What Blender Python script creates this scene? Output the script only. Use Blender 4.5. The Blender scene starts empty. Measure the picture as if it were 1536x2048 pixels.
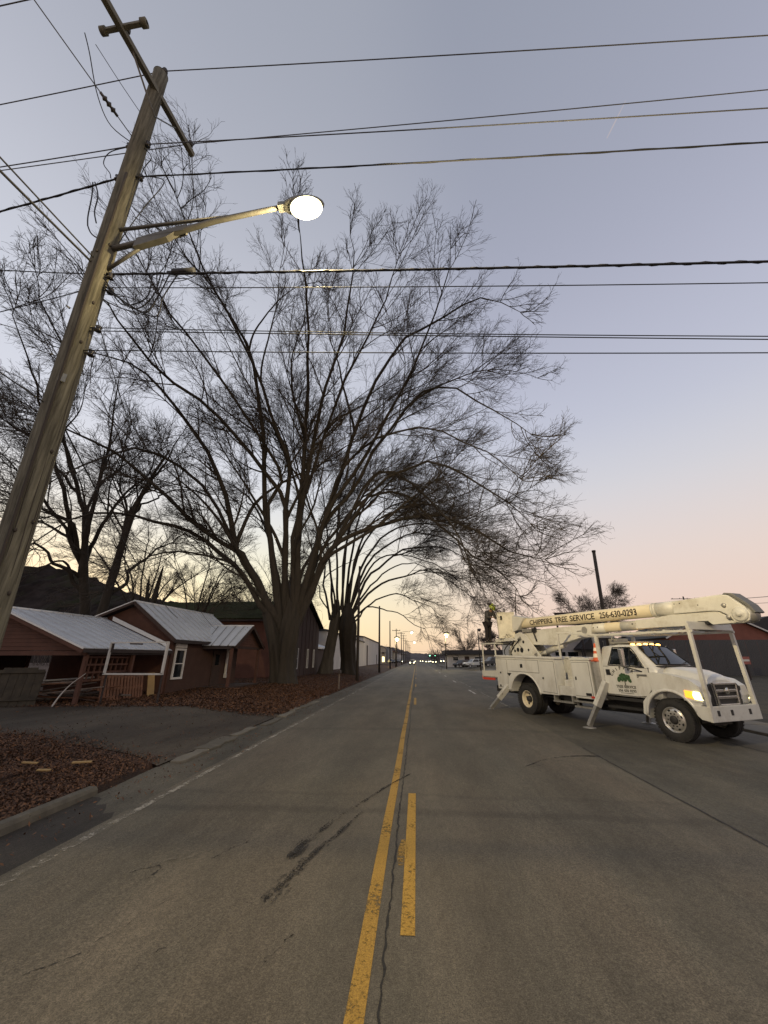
import bpy, bmesh, math, random
import numpy as np
from mathutils import Vector, Matrix
random.seed(7)
RNG = np.random.default_rng(11)
S = bpy.context.scene
COL = S.collection
R = math.radians

# ---------------------------------------------------------------- camera
cam = bpy.data.objects.new('camera', bpy.data.cameras.new('camera'))
COL.objects.link(cam)
cam.location = (0, 0, 1.95)
cam.rotation_euler = (R(90 + 20.898), 0, R(4.509))
cam.data.sensor_fit = 'VERTICAL'
cam.data.sensor_height = 36.0
cam.data.lens = 36.0 * 770 / 2048
cam.data.clip_start = 0.05
cam.data.clip_end = 30000
S.camera = cam
S.render.resolution_x, S.render.resolution_y = 768, 1024

# ---------------------------------------------------------------- exposure
S.view_settings.view_transform = 'Standard'
S.view_settings.look = 'None'
S.view_settings.exposure = 0.14
S.view_settings.gamma = 1.0
S.view_settings.use_curve_mapping = False
S.cycles.use_denoising = True
S.cycles.max_bounces = 6
S.cycles.transparent_max_bounces = 12
S.cycles.sample_clamp_indirect = 4.0

def srgb(r, g, b):
    f = lambda c: c / 12.92 if c <= 0.04045 else ((c + 0.055) / 1.055) ** 2.4
    return (f(r / 255), f(g / 255), f(b / 255), 1.0)

# ---------------------------------------------------------------- dusk sky
SUN_AZ = R(46)            # the glow stands behind the trees, to the left of the road's end
W = bpy.data.worlds.new('World')
S.world = W
W.use_nodes = True
nt = W.node_tree
nt.nodes.clear()
def wn(t, **kw):
    n = nt.nodes.new(t)
    for k, v in kw.items():
        setattr(n, k, v)
    return n
L = nt.links.new
out = wn('ShaderNodeOutputWorld')
tc = wn('ShaderNodeTexCoord')
sep = wn('ShaderNodeSeparateXYZ')
L(tc.outputs['Generated'], sep.inputs[0])
def ramp(stops):
    r = wn('ShaderNodeValToRGB')
    r.color_ramp.interpolation = 'B_SPLINE'
    e = r.color_ramp.elements
    while len(e) > 1:
        e.remove(e[-1])
    e[0].position, e[0].color = stops[0]
    for p, c in stops[1:]:
        q = e.new(p); q.color = c
    return r
away = ramp([(0.0, srgb(214, 186, 170)), (0.09, srgb(214, 187, 176)), (0.20, srgb(213, 195, 187)), (0.30, srgb(203, 195, 196)), (0.38, srgb(195, 194, 200)),
             (0.50, srgb(178, 181, 197)), (0.65, srgb(166, 168, 185)), (0.78, srgb(152, 155, 172)), (0.9, srgb(143, 147, 162)), (1.0, srgb(135, 140, 154))])
glow = ramp([(0.0, srgb(234, 208, 164)), (0.08, srgb(234, 219, 176)), (0.17, srgb(227, 222, 188)), (0.30, srgb(210, 211, 210)),
             (0.45, srgb(196, 199, 211)), (0.65, srgb(190, 192, 202)), (0.85, srgb(178, 180, 187)), (1.0, srgb(162, 165, 174))])
L(sep.outputs['Z'], away.inputs[0]); L(sep.outputs['Z'], glow.inputs[0])
# how far a direction turns from the glow's azimuth
dotn = wn('ShaderNodeVectorMath', operation='DOT_PRODUCT')
nrm = wn('ShaderNodeVectorMath', operation='NORMALIZE')
flat = wn('ShaderNodeVectorMath', operation='MULTIPLY')
flat.inputs[1].default_value = (1, 1, 0)
L(tc.outputs['Generated'], flat.inputs[0]); L(flat.outputs[0], nrm.inputs[0]); L(nrm.outputs[0], dotn.inputs[0])
dotn.inputs[1].default_value = (-math.sin(SUN_AZ), math.cos(SUN_AZ), 0)
mr = wn('ShaderNodeMapRange', interpolation_type='SMOOTHSTEP')
mr.inputs['From Min'].default_value = 0.40; mr.inputs['From Max'].default_value = 1.0
L(dotn.outputs['Value'], mr.inputs['Value'])
hi = wn('ShaderNodeMapRange', interpolation_type='SMOOTHSTEP')      # overhead all azimuths blend into one tone
hi.inputs['From Min'].default_value = 0.55; hi.inputs['From Max'].default_value = 1.0; hi.inputs['To Min'].default_value = 1.0; hi.inputs['To Max'].default_value = 0.3
L(sep.outputs['Z'], hi.inputs['Value'])
fac = wn('ShaderNodeMath', operation='MULTIPLY'); L(mr.outputs[0], fac.inputs[0]); L(hi.outputs[0], fac.inputs[1])
mix = wn('ShaderNodeMix', data_type='RGBA')
L(fac.outputs[0], mix.inputs['Factor']); L(away.outputs[0], mix.inputs['A']); L(glow.outputs[0], mix.inputs['B'])
sky = wn('ShaderNodeTexSky', sky_type='NISHITA')
sky.sun_disc = False
sky.sun_elevation = R(1.0)
sky.sun_rotation = -SUN_AZ
bg1 = wn('ShaderNodeBackground'); bg1.inputs['Strength'].default_value = 0.05
bg2 = wn('ShaderNodeBackground'); bg2.inputs['Strength'].default_value = 1.05
L(sky.outputs[0], bg1.inputs['Color']); L(mix.outputs['Result'], bg2.inputs['Color'])
add = wn('ShaderNodeAddShader')
L(bg1.outputs[0], add.inputs[0]); L(bg2.outputs[0], add.inputs[1]); L(add.outputs[0], out.inputs['Surface'])

# the last warm light from the horizon glow
sun = bpy.data.objects.new('sun', bpy.data.lights.new('sun', 'SUN'))
COL.objects.link(sun)
sun.data.energy = 0.12
sun.data.angle = R(15)
sun.data.color = (1.0, 0.78, 0.5)
sun.rotation_euler = (R(88), 0, SUN_AZ + math.pi)
sun.rotation_euler = Vector((math.sin(SUN_AZ), -math.cos(SUN_AZ), -0.06)).to_track_quat('-Z', 'Y').to_euler()

# ---------------------------------------------------------------- materials
def nodes(m):
    m.use_nodes = True
    t = m.node_tree
    return t, t.nodes['Principled BSDF']
def mat(name, col, rough=0.6, metal=0.0, var=0.12, scale=6.0, bump=0.0, bscale=60.0, dirt=0.0, dirtcol=(0.05, 0.04, 0.03, 1), spec=None, stretch=(1, 1, 1), coat=0.0):
    """painted or raw surface: mottled colour, patchy dirt, fine relief"""
    m = bpy.data.materials.new(name)
    t, b = nodes(m)
    n = t.nodes.new; l = t.links.new
    co = n('ShaderNodeTexCoord'); mp = n('ShaderNodeMapping'); mp.inputs['Scale'].default_value = stretch
    l(co.outputs['Object'], mp.inputs[0])
    nz = n('ShaderNodeTexNoise'); nz.inputs['Scale'].default_value = scale; nz.inputs['Detail'].default_value = 5; nz.inputs['Roughness'].default_value = 0.65
    l(mp.outputs[0], nz.inputs['Vector'])
    cr = n('ShaderNodeValToRGB')
    c = col if len(col) == 4 else tuple(col) + (1,)
    cr.color_ramp.elements[0].position = 0.3; cr.color_ramp.elements[1].position = 0.72
    cr.color_ramp.elements[0].color = tuple(v * (1 - var) for v in c[:3]) + (1,)
    cr.color_ramp.elements[1].color = tuple(min(1, v * (1 + var)) for v in c[:3]) + (1,)
    l(nz.outputs['Fac'], cr.inputs[0])
    res = cr.outputs[0]
    if dirt > 0:
        n2 = n('ShaderNodeTexNoise'); n2.inputs['Scale'].default_value = scale * 0.55; n2.inputs['Detail'].default_value = 8; n2.inputs['Roughness'].default_value = 0.75
        l(mp.outputs[0], n2.inputs['Vector'])
        r2 = n('ShaderNodeMapRange'); r2.inputs['From Min'].default_value = 0.5; r2.inputs['From Max'].default_value = 0.75; r2.inputs['To Max'].default_value = dirt
        l(n2.outputs['Fac'], r2.inputs['Value'])
        mx = n('ShaderNodeMix'); mx.data_type = 'RGBA'
        l(r2.outputs[0], mx.inputs['Factor']); l(res, mx.inputs['A']); mx.inputs['B'].default_value = dirtcol
        res = mx.outputs['Result']
    l(res, b.inputs['Base Color'])
    b.inputs['Roughness'].default_value = rough
    b.inputs['Metallic'].default_value = metal
    if spec is not None: b.inputs['Specular IOR Level'].default_value = spec
    if coat: b.inputs['Coat Weight'].default_value = coat; b.inputs['Coat Roughness'].default_value = 0.15
    if bump:
        n3 = n('ShaderNodeTexNoise'); n3.inputs['Scale'].default_value = bscale; n3.inputs['Detail'].default_value = 4
        l(mp.outputs[0], n3.inputs['Vector'])
        bp = n('ShaderNodeBump'); bp.inputs['Strength'].default_value = bump; bp.inputs['Distance'].default_value = 0.01
        l(n3.outputs['Fac'], bp.inputs['Height']); l(bp.outputs[0], b.inputs['Normal'])
    return m
def lit(name, col, strength, sample=False):
    m = bpy.data.materials.new(name)
    t, b = nodes(m)
    b.inputs['Base Color'].default_value = tuple(min(1, c) for c in col[:3]) + (1,)
    b.inputs['Emission Color'].default_value = tuple(col[:3]) + (1,)
    b.inputs['Emission Strength'].default_value = strength
    if not sample: m.cycles.emission_sampling = 'NONE'
    return m
def glassy(name, col=(0.012, 0.014, 0.016), rough=0.06):
    return mat(name, col, rough=rough, var=0.3, scale=2.0, spec=0.6)

# ---------------------------------------------------------------- mesh helpers
class MB:
    """collects shapes into one mesh"""
    def __init__(s): s.v = []; s.f = []; s.sm = []
    def add(s, vs, fs, smooth=False):
        o = len(s.v); s.v += [tuple(p) for p in vs]
        s.f += [tuple(i + o for i in f) for f in fs]; s.sm += [smooth] * len(fs)
        return s
    def box(s, x0, x1, y0, y1, z0, z1, rot=None, at=None):
        vs = [Vector(p) for p in ((x0, y0, z0), (x1, y0, z0), (x1, y1, z0), (x0, y1, z0), (x0, y0, z1), (x1, y0, z1), (x1, y1, z1), (x0, y1, z1))]
        if rot is not None:
            c = Vector(at) if at is not None else Vector(((x0 + x1) / 2, (y0 + y1) / 2, (z0 + z1) / 2))
            vs = [c + rot @ (p - c) for p in vs]
        return s.add(vs, [(0, 3, 2, 1), (4, 5, 6, 7), (0, 1, 5, 4), (1, 2, 6, 5), (2, 3, 7, 6), (3, 0, 4, 7)])
    def bar(s, p, q, w, h=None, up=(0, 0, 1)):
        """square bar from p to q"""
        h = h or w; p = Vector(p); q = Vector(q); d = (q - p).normalized()
        u = Vector(up)
        if abs(d.dot(u)) > 0.98: u = Vector((1, 0, 0))
        a = d.cross(u).normalized() * w / 2; b = a.cross(d).normalized() * h / 2
        vs = [p - a - b, p + a - b, p + a + b, p - a + b, q - a - b, q + a - b, q + a + b, q - a + b]
        return s.add(vs, [(0, 1, 2, 3), (7, 6, 5, 4), (0, 4, 5, 1), (1, 5, 6, 2), (2, 6, 7, 3), (3, 7, 4, 0)])
    def tube(s, pts, r, n=8, caps=True, smooth=True):
        pts = [Vector(p) for p in pts]; k = len(pts)
        rs = r if isinstance(r, (list, tuple)) else [r] * k
        vs = []; ref = None
        for i, p in enumerate(pts):
            d = (pts[min(i + 1, k - 1)] - pts[max(i - 1, 0)]).normalized()
            if ref is None:
                ref = d.orthogonal().normalized()
            a = (ref - d * ref.dot(d)).normalized(); ref = a; b = d.cross(a)
            for j in range(n):
                t = 2 * math.pi * j / n
                vs.append(p + (a * math.cos(t) + b * math.sin(t)) * rs[i])
        fs = [(i * n + j, i * n + (j + 1) % n, (i + 1) * n + (j + 1) % n, (i + 1) * n + j) for i in range(k - 1) for j in range(n)]
        s.add(vs, fs, smooth)
        if caps:
            o = len(s.v) - k * n
            s.f.append(tuple(o + j for j in reversed(range(n)))); s.f.append(tuple(o + (k - 1) * n + j for j in range(n))); s.sm += [False, False]
        return s
    def prism(s, poly, a, b, axis='y'):
        """side outline (x,z) pushed from y=a to y=b; axis 'x' takes (y,z), 'z' takes (x,y)"""
        f = {'y': lambda p, t: (p[0], t, p[1]), 'x': lambda p, t: (t, p[0], p[1]), 'z': lambda p, t: (p[0], p[1], t)}[axis]
        n = len(poly)
        vs = [f(p, a) for p in poly] + [f(p, b) for p in poly]
        fs = [tuple(range(n)), tuple(reversed(range(n, 2 * n)))] + [(i, i + n, (i + 1) % n + n, (i + 1) % n) for i in range(n)]
        return s.add(vs, fs)
    def lathe(s, prof, c=(0, 0, 0), axis='y', n=28, smooth=True, ang=2 * math.pi):
        """prof: (along axis, radius)"""
        c = Vector(c); vs = []; k = len(prof)
        for a, r in prof:
            for j in range(n):
                t = ang * j / n
                p = {'y': (r * math.cos(t), a, r * math.sin(t)), 'z': (r * math.cos(t), r * math.sin(t), a), 'x': (a, r * math.cos(t), r * math.sin(t))}[axis]
                vs.append(c + Vector(p))
        fs = [(i * n + j, i * n + (j + 1) % n, (i + 1) * n + (j + 1) % n, (i + 1) * n + j) for i in range(k - 1) for j in range(n)]
        return s.add(vs, fs, smooth)
    def disc(s, c, r, axis='y', h=0.01, n=16):
        return s.lathe([(-h / 2, 0.0001), (-h / 2, r), (h / 2, r), (h / 2, 0.0001)], c, axis, n, False)
    def panel(s, pts, th):
        """flat 3-D polygon thickened along its normal"""
        pts = [Vector(p) for p in pts]; n = len(pts)
        nr = Vector((0, 0, 0))
        for i in range(n): nr += pts[i].cross(pts[(i + 1) % n])
        nr.normalize()
        vs = [p - nr * th / 2 for p in pts] + [p + nr * th / 2 for p in pts]
        fs = [tuple(reversed(range(n))), tuple(range(n, 2 * n))] + [(i, (i + 1) % n, (i + 1) % n + n, i + n) for i in range(n)]
        return s.add(vs, fs)
    def ball(s, c, r, n=12, m=8, sc=(1, 1, 1)):
        c = Vector(c); vs = []; fs = []
        for i in range(m + 1):
            ph = math.pi * i / m
            for j in range(n):
                t = 2 * math.pi * j / n
                vs.append(c + Vector((math.sin(ph) * math.cos(t) * r * sc[0], math.sin(ph) * math.sin(t) * r * sc[1], math.cos(ph) * r * sc[2])))
        fs = [(i * n + j, (i + 1) * n + j, (i + 1) * n + (j + 1) % n, i * n + (j + 1) % n) for i in range(m) for j in range(n)]
        return s.add(vs, fs, True)
    def loft(s, rings, smooth=False, close=True):
        n = len(rings[0]); vs = [p for r in rings for p in r]
        fs = [(i * n + j, i * n + (j + 1) % n, (i + 1) * n + (j + 1) % n, (i + 1) * n + j) for i in range(len(rings) - 1) for j in range(n)]
        s.add(vs, fs, smooth)
        if close:
            o = len(s.v) - len(vs)
            s.f.append(tuple(o + j for j in reversed(range(n)))); s.f.append(tuple(o + len(vs) - n + j for j in range(n))); s.sm += [False, False]
        return s
    def obj(s, name, m, parent=None, bevel=0.0, seg=2, smooth_all=False, loc=None):
        me = bpy.data.meshes.new(name)
        me.from_pydata(s.v, [], s.f)
        me.polygons.foreach_set('use_smooth', [bool(x) or smooth_all for x in s.sm])
        bm = bmesh.new(); bm.from_mesh(me)
        bmesh.ops.remove_doubles(bm, verts=bm.verts, dist=1e-5)
        bmesh.ops.recalc_face_normals(bm, faces=bm.faces)
        if bevel:
            es = [e for e in bm.edges if len(e.link_faces) == 2 and e.calc_face_angle(0) > 0.5 and not (e.link_faces[0].smooth and e.link_faces[1].smooth)]
            if es:
                r = bmesh.ops.bevel(bm, geom=es, offset=bevel, segments=seg, affect='EDGES', clamp_overlap=True, profile=0.6)
        bm.to_mesh(me); bm.free()
        me.materials.append(m)
        o = bpy.data.objects.new(name, me); COL.objects.link(o)
        if parent: o.parent = parent
        if loc is not None: o.location = loc
        return o

def mesh_np(name, v, q, m, parent=None, smooth=True, cols=None):
    """big mesh straight from arrays (faces all of one size)"""
    me = bpy.data.meshes.new(name)
    v = np.ascontiguousarray(v, dtype=np.float32); q = np.ascontiguousarray(q, dtype=np.int32)
    k = q.shape[1]
    me.vertices.add(len(v)); me.vertices.foreach_set('co', v.ravel())
    me.loops.add(q.size); me.loops.foreach_set('vertex_index', q.ravel())
    me.polygons.add(len(q)); me.polygons.foreach_set('loop_start', np.arange(0, q.size, k, dtype=np.int32))
    me.polygons.foreach_set('loop_total', np.full(len(q), k, dtype=np.int32))
    me.polygons.foreach_set('use_smooth', np.full(len(q), smooth))
    me.update(calc_edges=True)
    me.materials.append(m)
    o = bpy.data.objects.new(name, me); COL.objects.link(o)
    if parent: o.parent = parent
    return o

def tag(o, label=None, cat=None, group=None, kind=None):
    if label: o['label'] = label
    if cat: o['category'] = cat
    if group: o['group'] = group
    if kind: o['kind'] = kind
    return o
def thing(name, label, cat, loc=(0, 0, 0), rot=(0, 0, 0), group=None):
    o = bpy.data.objects.new(name, None); COL.objects.link(o)
    o.location = loc; o.rotation_euler = rot; o.empty_display_size = 0.3
    return tag(o, label, cat, group)
def struct(o): o['kind'] = 'structure'; return o
def copy_tree(o, parent=None):
    c = o.copy(); COL.objects.link(c)
    if parent is not None: c.parent = parent
    for ch in list(o.children): copy_tree(ch, c)
    return c
def text_mesh(name, s, size, m, parent, mw, extrude=0.004, align='LEFT', offset=0.0, spacing=1.0):
    cu = bpy.data.curves.new(name, 'FONT'); cu.body = s; cu.size = size; cu.extrude = extrude; cu.align_x = align; cu.offset = offset; cu.space_character = spacing
    cu.resolution_u = 3
    t = bpy.data.objects.new(name, cu); COL.objects.link(t)
    dg = bpy.context.evaluated_depsgraph_get()
    me = bpy.data.meshes.new_from_object(t.evaluated_get(dg))
    bpy.data.objects.remove(t); bpy.data.curves.remove(cu)
    me.transform(mw); me.materials.clear(); me.materials.append(m); me.name = name
    o = bpy.data.objects.new(name, me); COL.objects.link(o); o.parent = parent
    return o

# ================================================================ ground and road
def sstep(t):
    t = np.clip(t, 0, 1); return t * t * (3 - 2 * t)
def gz(x, y):
    x = np.asarray(x, float); y = np.asarray(y, float)
    left = 0.02 + 0.33 * sstep((-5.2 - x) / 3.5)
    right = -0.10 + 0.62 * sstep((y - 20) / 40) * sstep((x - 10) / 5)
    mid = np.full_like(x, -0.2)
    return np.where(x < -5.0, left, np.where(x > 9.7, right, mid))
def asphalt(name, base, warm, streak=True):
    m = bpy.data.materials.new(name)
    t, b = nodes(m); n = t.nodes.new; l = t.links.new
    co = n('ShaderNodeTexCoord')
    def noise(scale, st=(1, 1, 1), det=4, rough=0.6):
        mp = n('ShaderNodeMapping'); mp.inputs['Scale'].default_value = st
        l(co.outputs['Object'], mp.inputs[0])
        q = n('ShaderNodeTexNoise'); q.inputs['Scale'].default_value = scale; q.inputs['Detail'].default_value = det; q.inputs['Roughness'].default_value = rough
        l(mp.outputs[0], q.inputs['Vector']); return q.outputs['Fac']
    def mr_(v, a, c, lo, hi):
        q = n('ShaderNodeMapRange'); q.inputs['From Min'].default_value = a; q.inputs['From Max'].default_value = c; q.inputs['To Min'].default_value = lo; q.inputs['To Max'].default_value = hi
        l(v, q.inputs['Value']); return q.outputs[0]
    def mul(a, c):
        q = n('ShaderNodeMath'); q.operation = 'MULTIPLY'; l(a, q.inputs[0]); l(c, q.inputs[1]); return q.outputs[0]
    mixc = n('ShaderNodeMix'); mixc.data_type = 'RGBA'
    mixc.inputs['A'].default_value = tuple(base) + (1,); mixc.inputs['B'].default_value = tuple(warm) + (1,)
    l(mr_(noise(0.7, (1, 0.25, 1), 5), 0.32, 0.68, 0, 1), mixc.inputs['Factor'])
    k = mul(mr_(noise(2.2, (1, 0.18, 1), 6, 0.7), 0.25, 0.75, 0.8, 1.18), mr_(noise(110, det=2), 0.28, 0.72, 0.5, 1.55))
    k = mul(k, mr_(noise(42, det=3), 0.3, 0.7, 0.74, 1.28))
    k = mul(k, mr_(noise(17, (1, .4, 1), 4, .7), 0.3, 0.7, 0.86, 1.14))
    k = mul(k, mr_(noise(0.45, (1, .5, 1), 5, .7), 0.38, 0.62, 0.84 if streak else 0.66, 1.12))
    k = mul(k, mr_(noise(9, (1, 0.5, 1), 6, 0.8), 0.62, 0.72, 1.0, 0.72))
    if streak:   # tracks polished by tyres run along the lanes
        sx_ = n('ShaderNodeSeparateXYZ'); l(co.outputs['Object'], sx_.inputs[0])
        for xc in (-3.0, -1.35, 0.75, 2.4):
            d = n('ShaderNodeMath'); d.operation = 'SUBTRACT'; l(sx_.outputs['X'], d.inputs[0]); d.inputs[1].default_value = xc
            a = n('ShaderNodeMath'); a.operation = 'ABSOLUTE'; l(d.outputs[0], a.inputs[0]); k = mul(k, mr_(a.outputs[0], .05, .55, 0.88, 1.0))
        # old crosswise paving seams, two darker bands right across the lane
        sp = n('ShaderNodeSeparateXYZ'); l(co.outputs['Object'], sp.inputs[0])
        wob = n('ShaderNodeMath'); wob.operation = 'MULTIPLY_ADD'; l(noise(0.8, (1, 1, 1), 3), wob.inputs[0]); wob.inputs[1].default_value = 0.35; l(sp.outputs['Y'], wob.inputs[2])
        for yc, wd, dk in ((6.55, 0.16, 0.80), (7.25, 0.10, 0.88), (13.2, 0.3, 0.86), (31, 0.9, 0.85), (58, 2.0, 0.84)):
            d = n('ShaderNodeMath'); d.operation = 'SUBTRACT'; l(wob.outputs[0], d.inputs[0]); d.inputs[1].default_value = yc
            a = n('ShaderNodeMath'); a.operation = 'ABSOLUTE'; l(d.outputs[0], a.inputs[0])
            k = mul(k, mr_(a.outputs[0], wd * 0.3, wd, dk, 1.0))
    sc = n('ShaderNodeMix'); sc.data_type = 'RGBA'; sc.blend_type = 'MULTIPLY'; sc.inputs['Factor'].default_value = 1
    cb = n('ShaderNodeCombineColor')
    for i in range(3): l(k, cb.inputs[i])
    l(mixc.outputs['Result'], sc.inputs['A']); l(cb.outputs[0], sc.inputs['B'])
    l(sc.outputs['Result'], b.inputs['Base Color'])
    b.inputs['Roughness'].default_value = 0.78
    b.inputs['Specular IOR Level'].default_value = 0.35
    bp = n('ShaderNodeBump'); bp.inputs['Strength'].default_value = 0.55; bp.inputs['Distance'].default_value = 0.006
    l(noise(150, det=3), bp.inputs['Height']); l(bp.outputs[0], b.inputs['Normal'])
    return m
M = {}
M['road'] = asphalt('road asphalt', (0.098, 0.089, 0.068), (0.124, 0.104, 0.076))
M['shoulder'] = asphalt('shoulder asphalt', (0.078, 0.073, 0.057), (0.098, 0.086, 0.064), False)
M['gutter'] = asphalt('dirty gutter asphalt', (0.032, 0.029, 0.024), (0.045, 0.037, 0.03), False)
M['apron'] = asphalt('old driveway asphalt', (0.080, 0.064, 0.044), (0.040, 0.029, 0.019), False)
M['concrete'] = mat('weathered concrete', (0.10, 0.088, 0.066), 0.85, var=0.25, scale=5, bump=0.5, bscale=45, dirt=0.65, dirtcol=(0.06, 0.055, 0.035, 1))
M['sidewalk'] = mat('sidewalk concrete', (0.145, 0.13, 0.10), 0.85, var=0.2, scale=3, bump=0.3, dirt=0.5, dirtcol=(0.08, 0.07, 0.055, 1))

def soil(name, a, b_, c):
    m = bpy.data.materials.new(name); t, b = nodes(m); n = t.nodes.new; l = t.links.new
    co = n('ShaderNodeTexCoord')
    q = n('ShaderNodeTexNoise'); q.inputs['Scale'].default_value = 1.1; q.inputs['Detail'].default_value = 9; q.inputs['Roughness'].default_value = 0.75
    l(co.outputs['Object'], q.inputs['Vector'])
    r = n('ShaderNodeValToRGB'); e = r.color_ramp.elements
    e[0].position = 0.35; e[0].color = tuple(a) + (1,); e[1].position = 0.65; e[1].color = tuple(c) + (1,)
    x = e.new(0.5); x.color = tuple(b_) + (1,)
    l(q.outputs['Fac'], r.inputs[0]); l(r.outputs[0], b.inputs['Base Color']); b.inputs['Roughness'].default_value = 0.95
    q2 = n('ShaderNodeTexNoise'); q2.inputs['Scale'].default_value = 30; q2.inputs['Detail'].default_value = 5; l(co.outputs['Object'], q2.inputs['Vector'])
    bp = n('ShaderNodeBump'); bp.inputs['Strength'].default_value = 0.9; bp.inputs['Distance'].default_value = 0.03
    l(q2.outputs['Fac'], bp.inputs['Height']); l(bp.outputs[0], b.inputs['Normal'])
    return m
M['soil'] = soil('leafy soil', (0.022, 0.014, 0.009), (0.05, 0.024, 0.012), (0.075, 0.032, 0.014))
M['verge'] = soil('dry winter grass', (0.030, 0.026, 0.016), (0.055, 0.045, 0.026), (0.085, 0.066, 0.038))

def sheet(name, xs, ys, zf, m, parent=None):
    X, Y = np.meshgrid(xs, ys); Z = zf(X, Y)
    v = np.stack([X, Y, Z], -1).reshape(-1, 3)
    nx, ny = len(xs), len(ys)
    i = (np.arange(ny - 1)[:, None] * nx + np.arange(nx - 1)[None]).ravel()
    return mesh_np(name, v, np.stack([i, i + 1, i + 1 + nx, i + nx], 1), m, parent)
ysg = np.concatenate([np.linspace(-30, 60, 61), np.linspace(65, 300, 40), np.linspace(340, 2600, 12)])
def rough_yard(X, Y):
    near = np.clip(1 - np.abs(Y - 15) / 60, 0, 1)
    k = 0.05 * np.sin(X * 1.3 + Y * .7) + 0.04 * np.sin(X * 2.9 - Y * 1.7)
    ap = (Y > 8.2) & (Y < 17)
    return gz(X, Y) + np.where((X < -6.5) & ~ap, k * near, 0)
g = sheet('ground', np.concatenate([np.linspace(-1800, -80, 12), np.linspace(-60, -9.5, 60), np.linspace(-9, -5.0, 14)]), ysg, rough_yard, M['soil']); struct(g)
g2 = sheet('ground', np.concatenate([np.linspace(9.71, 40, 40), np.linspace(44, 1800, 16)]), ysg, gz, M['verge']); struct(g2)

g3 = sheet('ground', np.array([-5.6, 0, 10.2]), ysg, lambda X, Y: -0.32 + 0 * X, M['soil']); struct(g3)
crown = lambda X, Y: 0.03 * (1 - (X / 4.0) ** 2) - 0.03 + 0 * Y
roadys = np.concatenate([np.linspace(-15, 60, 90), np.linspace(62, 300, 50), np.linspace(330, 2600, 10)])
road = struct(sheet('road', np.linspace(-4.12, 3.88, 17), roadys, crown, M['road']))
shz = lambda X, Y: -0.034 - 0.004 * (X - 3.88)
sh = struct(sheet('road_shoulder', np.linspace(3.884, 9.62, 9), roadys, shz, M['shoulder']))
gut = struct(sheet('gutter', np.linspace(-5.06, -4.124, 9), np.linspace(-15, 7.0, 60), lambda X, Y: -0.034 - 0.02 * sstep((-4.1 - X) / .5) * (1 - sstep((Y - 4.5) / 2.4)), M['gutter']))
gut2 = struct(sheet('gutter', np.linspace(-5.06, -4.124, 9), np.concatenate([np.linspace(7.0, 20, 50), np.linspace(21, 60, 40), np.linspace(65, 2600, 20)]), lambda X, Y: -0.034 + 0.04 * sstep((-4.1 - X) / .9) * sstep((Y - 7) / 1.5), M['shoulder']))
for o_ in (gut, gut2):      # the dirty part ends along a ragged slanting edge
    me_ = o_.data; co_ = np.empty(len(me_.vertices) * 3, np.float32); me_.vertices.foreach_get('co', co_); co_ = co_.reshape(-1, 3)
    co_[:, 1] += np.exp(-((co_[:, 1] - 7) / 1.6) ** 2) * ((-4.6 - co_[:, 0]) * 0.9 - .6 + .10 * np.sin(co_[:, 0] * 19))
    me_.vertices.foreach_set('co', co_.ravel()); me_.update()
# wide broken driveway apron on the left
def apz(X, Y): return rough_yard(np.minimum(X, -5.01), Y) + 0.012 + 0.004 * np.sin(X * 3 + Y)
AX = np.linspace(0, 1, 40); AY = np.linspace(0, 1, 26)
U, Vv = np.meshgrid(AX, AY)
y0 = 8.3 + 0.35 * U * 10 + 0.3 * np.sin(U * 14) + 0.2 * np.sin(U * 31); y1 = 15.6 - 2.4 * U + 0.25 * np.sin(U * 17 + 1)
X = -5.04 - U * 16; Y = y0 * (1 - Vv) + y1 * Vv
Y = np.where(Y > 8.2, Y, 8.2)
v = np.stack([X, Y, apz(X, Y)], -1).reshape(-1, 3)
i = (np.arange(25)[:, None] * 40 + np.arange(39)[None]).ravel()
apron = struct(mesh_np('driveway', v, np.stack([i, i + 1, i + 41, i + 40], 1), M['apron']))

# left kerb: concrete kerb stones, the last one broken short
kb = thing('kerb', 'low concrete kerb with rounded end at the lower left edge of the road', 'kerb', (0, 0, 0)); kb['kind'] = 'structure'
for y0_, y1_ in ((-9.0, -5.2), (-5.17, -1.4), (-1.37, 2.0), (2.03, 5.18), (5.22, 6.85)):
    b = MB(); b.prism([(-5.24, -0.15), (-5.03, -0.15), (-5.05, 0.03), (-5.08, 0.075), (-5.20, 0.080), (-5.24, 0.05)], y0_, y1_, 'y')
    b.obj('kerb_stone', M['concrete'], kb, 0.02, 2)
# broken concrete lip along the driveway mouth and the yard
bk = thing('broken_kerb', 'broken pale concrete lip running along the driveway mouth', 'kerb'); bk['kind'] = 'structure'
yy = 8.6
while yy < 24:
    ln = random.uniform(0.7, 1.9); w = random.uniform(0.22, 0.42); xo = -4.72 + random.uniform(-.1, .08) - 0.01 * (yy - 8)
    pl = []
    for k_ in range(5): pl.append((xo + random.uniform(-.04, .04), yy + ln * k_ / 4))
    for k_ in range(4, -1, -1): pl.append((xo - w + random.uniform(-.06, .06), yy + ln * k_ / 4))
    b = MB(); b.prism(pl, -0.06, 0.035 + random.uniform(-.008, .02), 'z')
    b.obj('slab', M['sidewalk'] if random.random() < .6 else M['concrete'], bk, 0.012, 1); yy += ln + random.uniform(.02, .5)
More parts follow.
